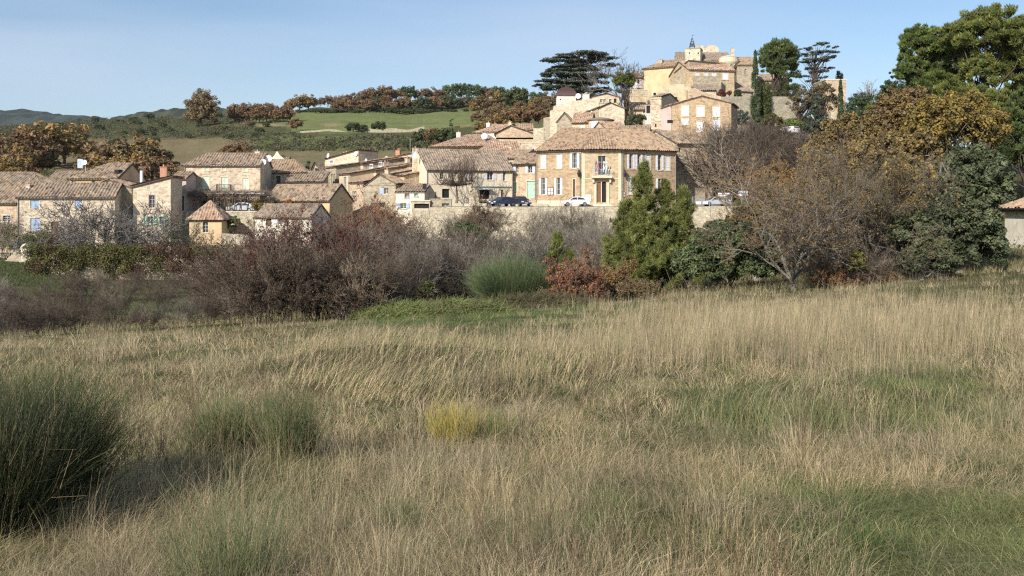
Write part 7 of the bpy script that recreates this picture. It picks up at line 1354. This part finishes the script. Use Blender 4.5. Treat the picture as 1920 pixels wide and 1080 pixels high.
# dead weed stalks with side twigs, and flat broad leaves low in the grass
rng, X, Y = sample(2600, 4.2, 45, 85, 1.3, .74); m = (Y < edge(X, Y)) & (fbm(X / 2.4, Y / 2.4, 68) > .5); X, Y = X[m], Y[m]; n = len(X); B = np.stack([X, Y, Hs(X, Y) - .02], 1)
S = grow(rng, B, np.stack([rng.normal(0, .15, n), rng.normal(0, .15, n), np.ones(n)], 1), rng.uniform(.3, .62, n), np.full(n, .0022) * np.clip(Y / 9, 1, 2.5), 2, 5, .5, .38, .05, .08, .5, .4)
for p, q, r0, r1 in S: g.segs(p, q, np.maximum(r0, .0012), np.maximum(r1, .001), 3, 0, pal([(.16, .11, .07), (.22, .16, .10), (.11, .08, .05)], len(p), rng))
rng, X, Y = sample(9000, 3.8, 30, 86, 1.1, .76); m = fbm(X / 1.5, Y / 1.5, 69) > .52; X, Y = X[m], Y[m]; C = np.stack([X, Y, Hs(X, Y) + .05], 1); leaves(g, C, np.full(len(C), .07), 6, .030, [(.10, .14, .045), (.14, .17, .06), (.17, .15, .08)], rng, .5, up=1.2, asp=.5)
o = g.build('field_grass', K['grass']); tag(o, kind='stuff', label='tall dry tan grass mixed with green tufts covering the field')
# verge grass beyond the hedgerow foot and on the garden lawn
g = Geo(); rng = np.random.RandomState(4); n = 26000; px_ = rng.uniform(-60, 135, n); Y = rng.uniform(88, 112, n); X = X_(px_, Y); blades(g, rng, X, Y, rng.uniform(.1, .3, n), rng.uniform(.1, .8, n), np.full(n, .02), pal([(.10, .12, .05), (.13, .145, .065)], n, rng), .4)
n = 50000; px_ = rng.uniform(-200, 2100, n); Y = rng.uniform(44, 62, n); X = X_(px_, Y); k = Y > edge(X, Y) + 1; X, Y = X[k], Y[k]; n = len(X); blades(g, rng, X, Y, rng.uniform(.15, .5, n), rng.uniform(.1, .8, n), np.full(n, .007), pal(DRY + GRN + [(.16, .12, .08)], n, rng), .4)
tag(g.build('verge_grass', K['grass']), kind='stuff', label='short green and dry grass on the lawn and under the hedgerow')
# piles of cut green brush at the hedgerow foot
for a, Y, w_, cc, lab in ((860, 41, 1.9, [(.20, .22, .09), (.26, .26, .12), (.15, .18, .06)], 'low heap of flattened pale green grass below the broom bush'), (1010, 43, 1.8, [(.13, .11, .07), (.18, .18, .08), (.10, .08, .05)], 'low heap of brown green cuttings at the hedgerow foot'), (760, 40, 1.5, [(.18, .22, .07), (.24, .25, .11)], 'low mound of matted green grass left of the heap below the broom')):
    b = ground_at(a, Y); r = empty('grass_heap', b, 0, lab, 'heap'); g = Geo(); rng = np.random.RandomState(int(a)); n = 5000; an = rng.rand(n) * 2 * math.pi; q = rng.rand(n) ** .5; P = np.stack([np.cos(an) * q * w_ * 1.5, np.sin(an) * q * w_, .5 * (1 - q ** 2) * rng.uniform(.6, 1.1, n)], 1); D = unit(rng.normal(size=(n, 3)) * (1, 1, .5) + np.array([.3, 0, .2])) * rng.uniform(.15, .5, (n, 1)); g.ribbons(P, P + D, np.full(n, .012), np.full(n, .004), rng, 0, pal(cc, n, rng)); g.build('cuttings', K['grass'], r)
# ------------------------------------------------------------------ air
g = Geo(); g.box(-4200, 4200, -60, 4500, -25, 365); hm, t, o = newmat('haze_air'); v = nn(t, 'ShaderNodeVolumePrincipled'); v.inputs['Density'].default_value = .000035; v.inputs['Color'].default_value = (.80, .88, 1.0, 1); v.inputs['Anisotropy'].default_value = .2; t.links.new(v.outputs[0], o.inputs['Volume'])
hz = g.build('haze', hm); tag(hz, kind='stuff', label='thin pale haze over the hills')
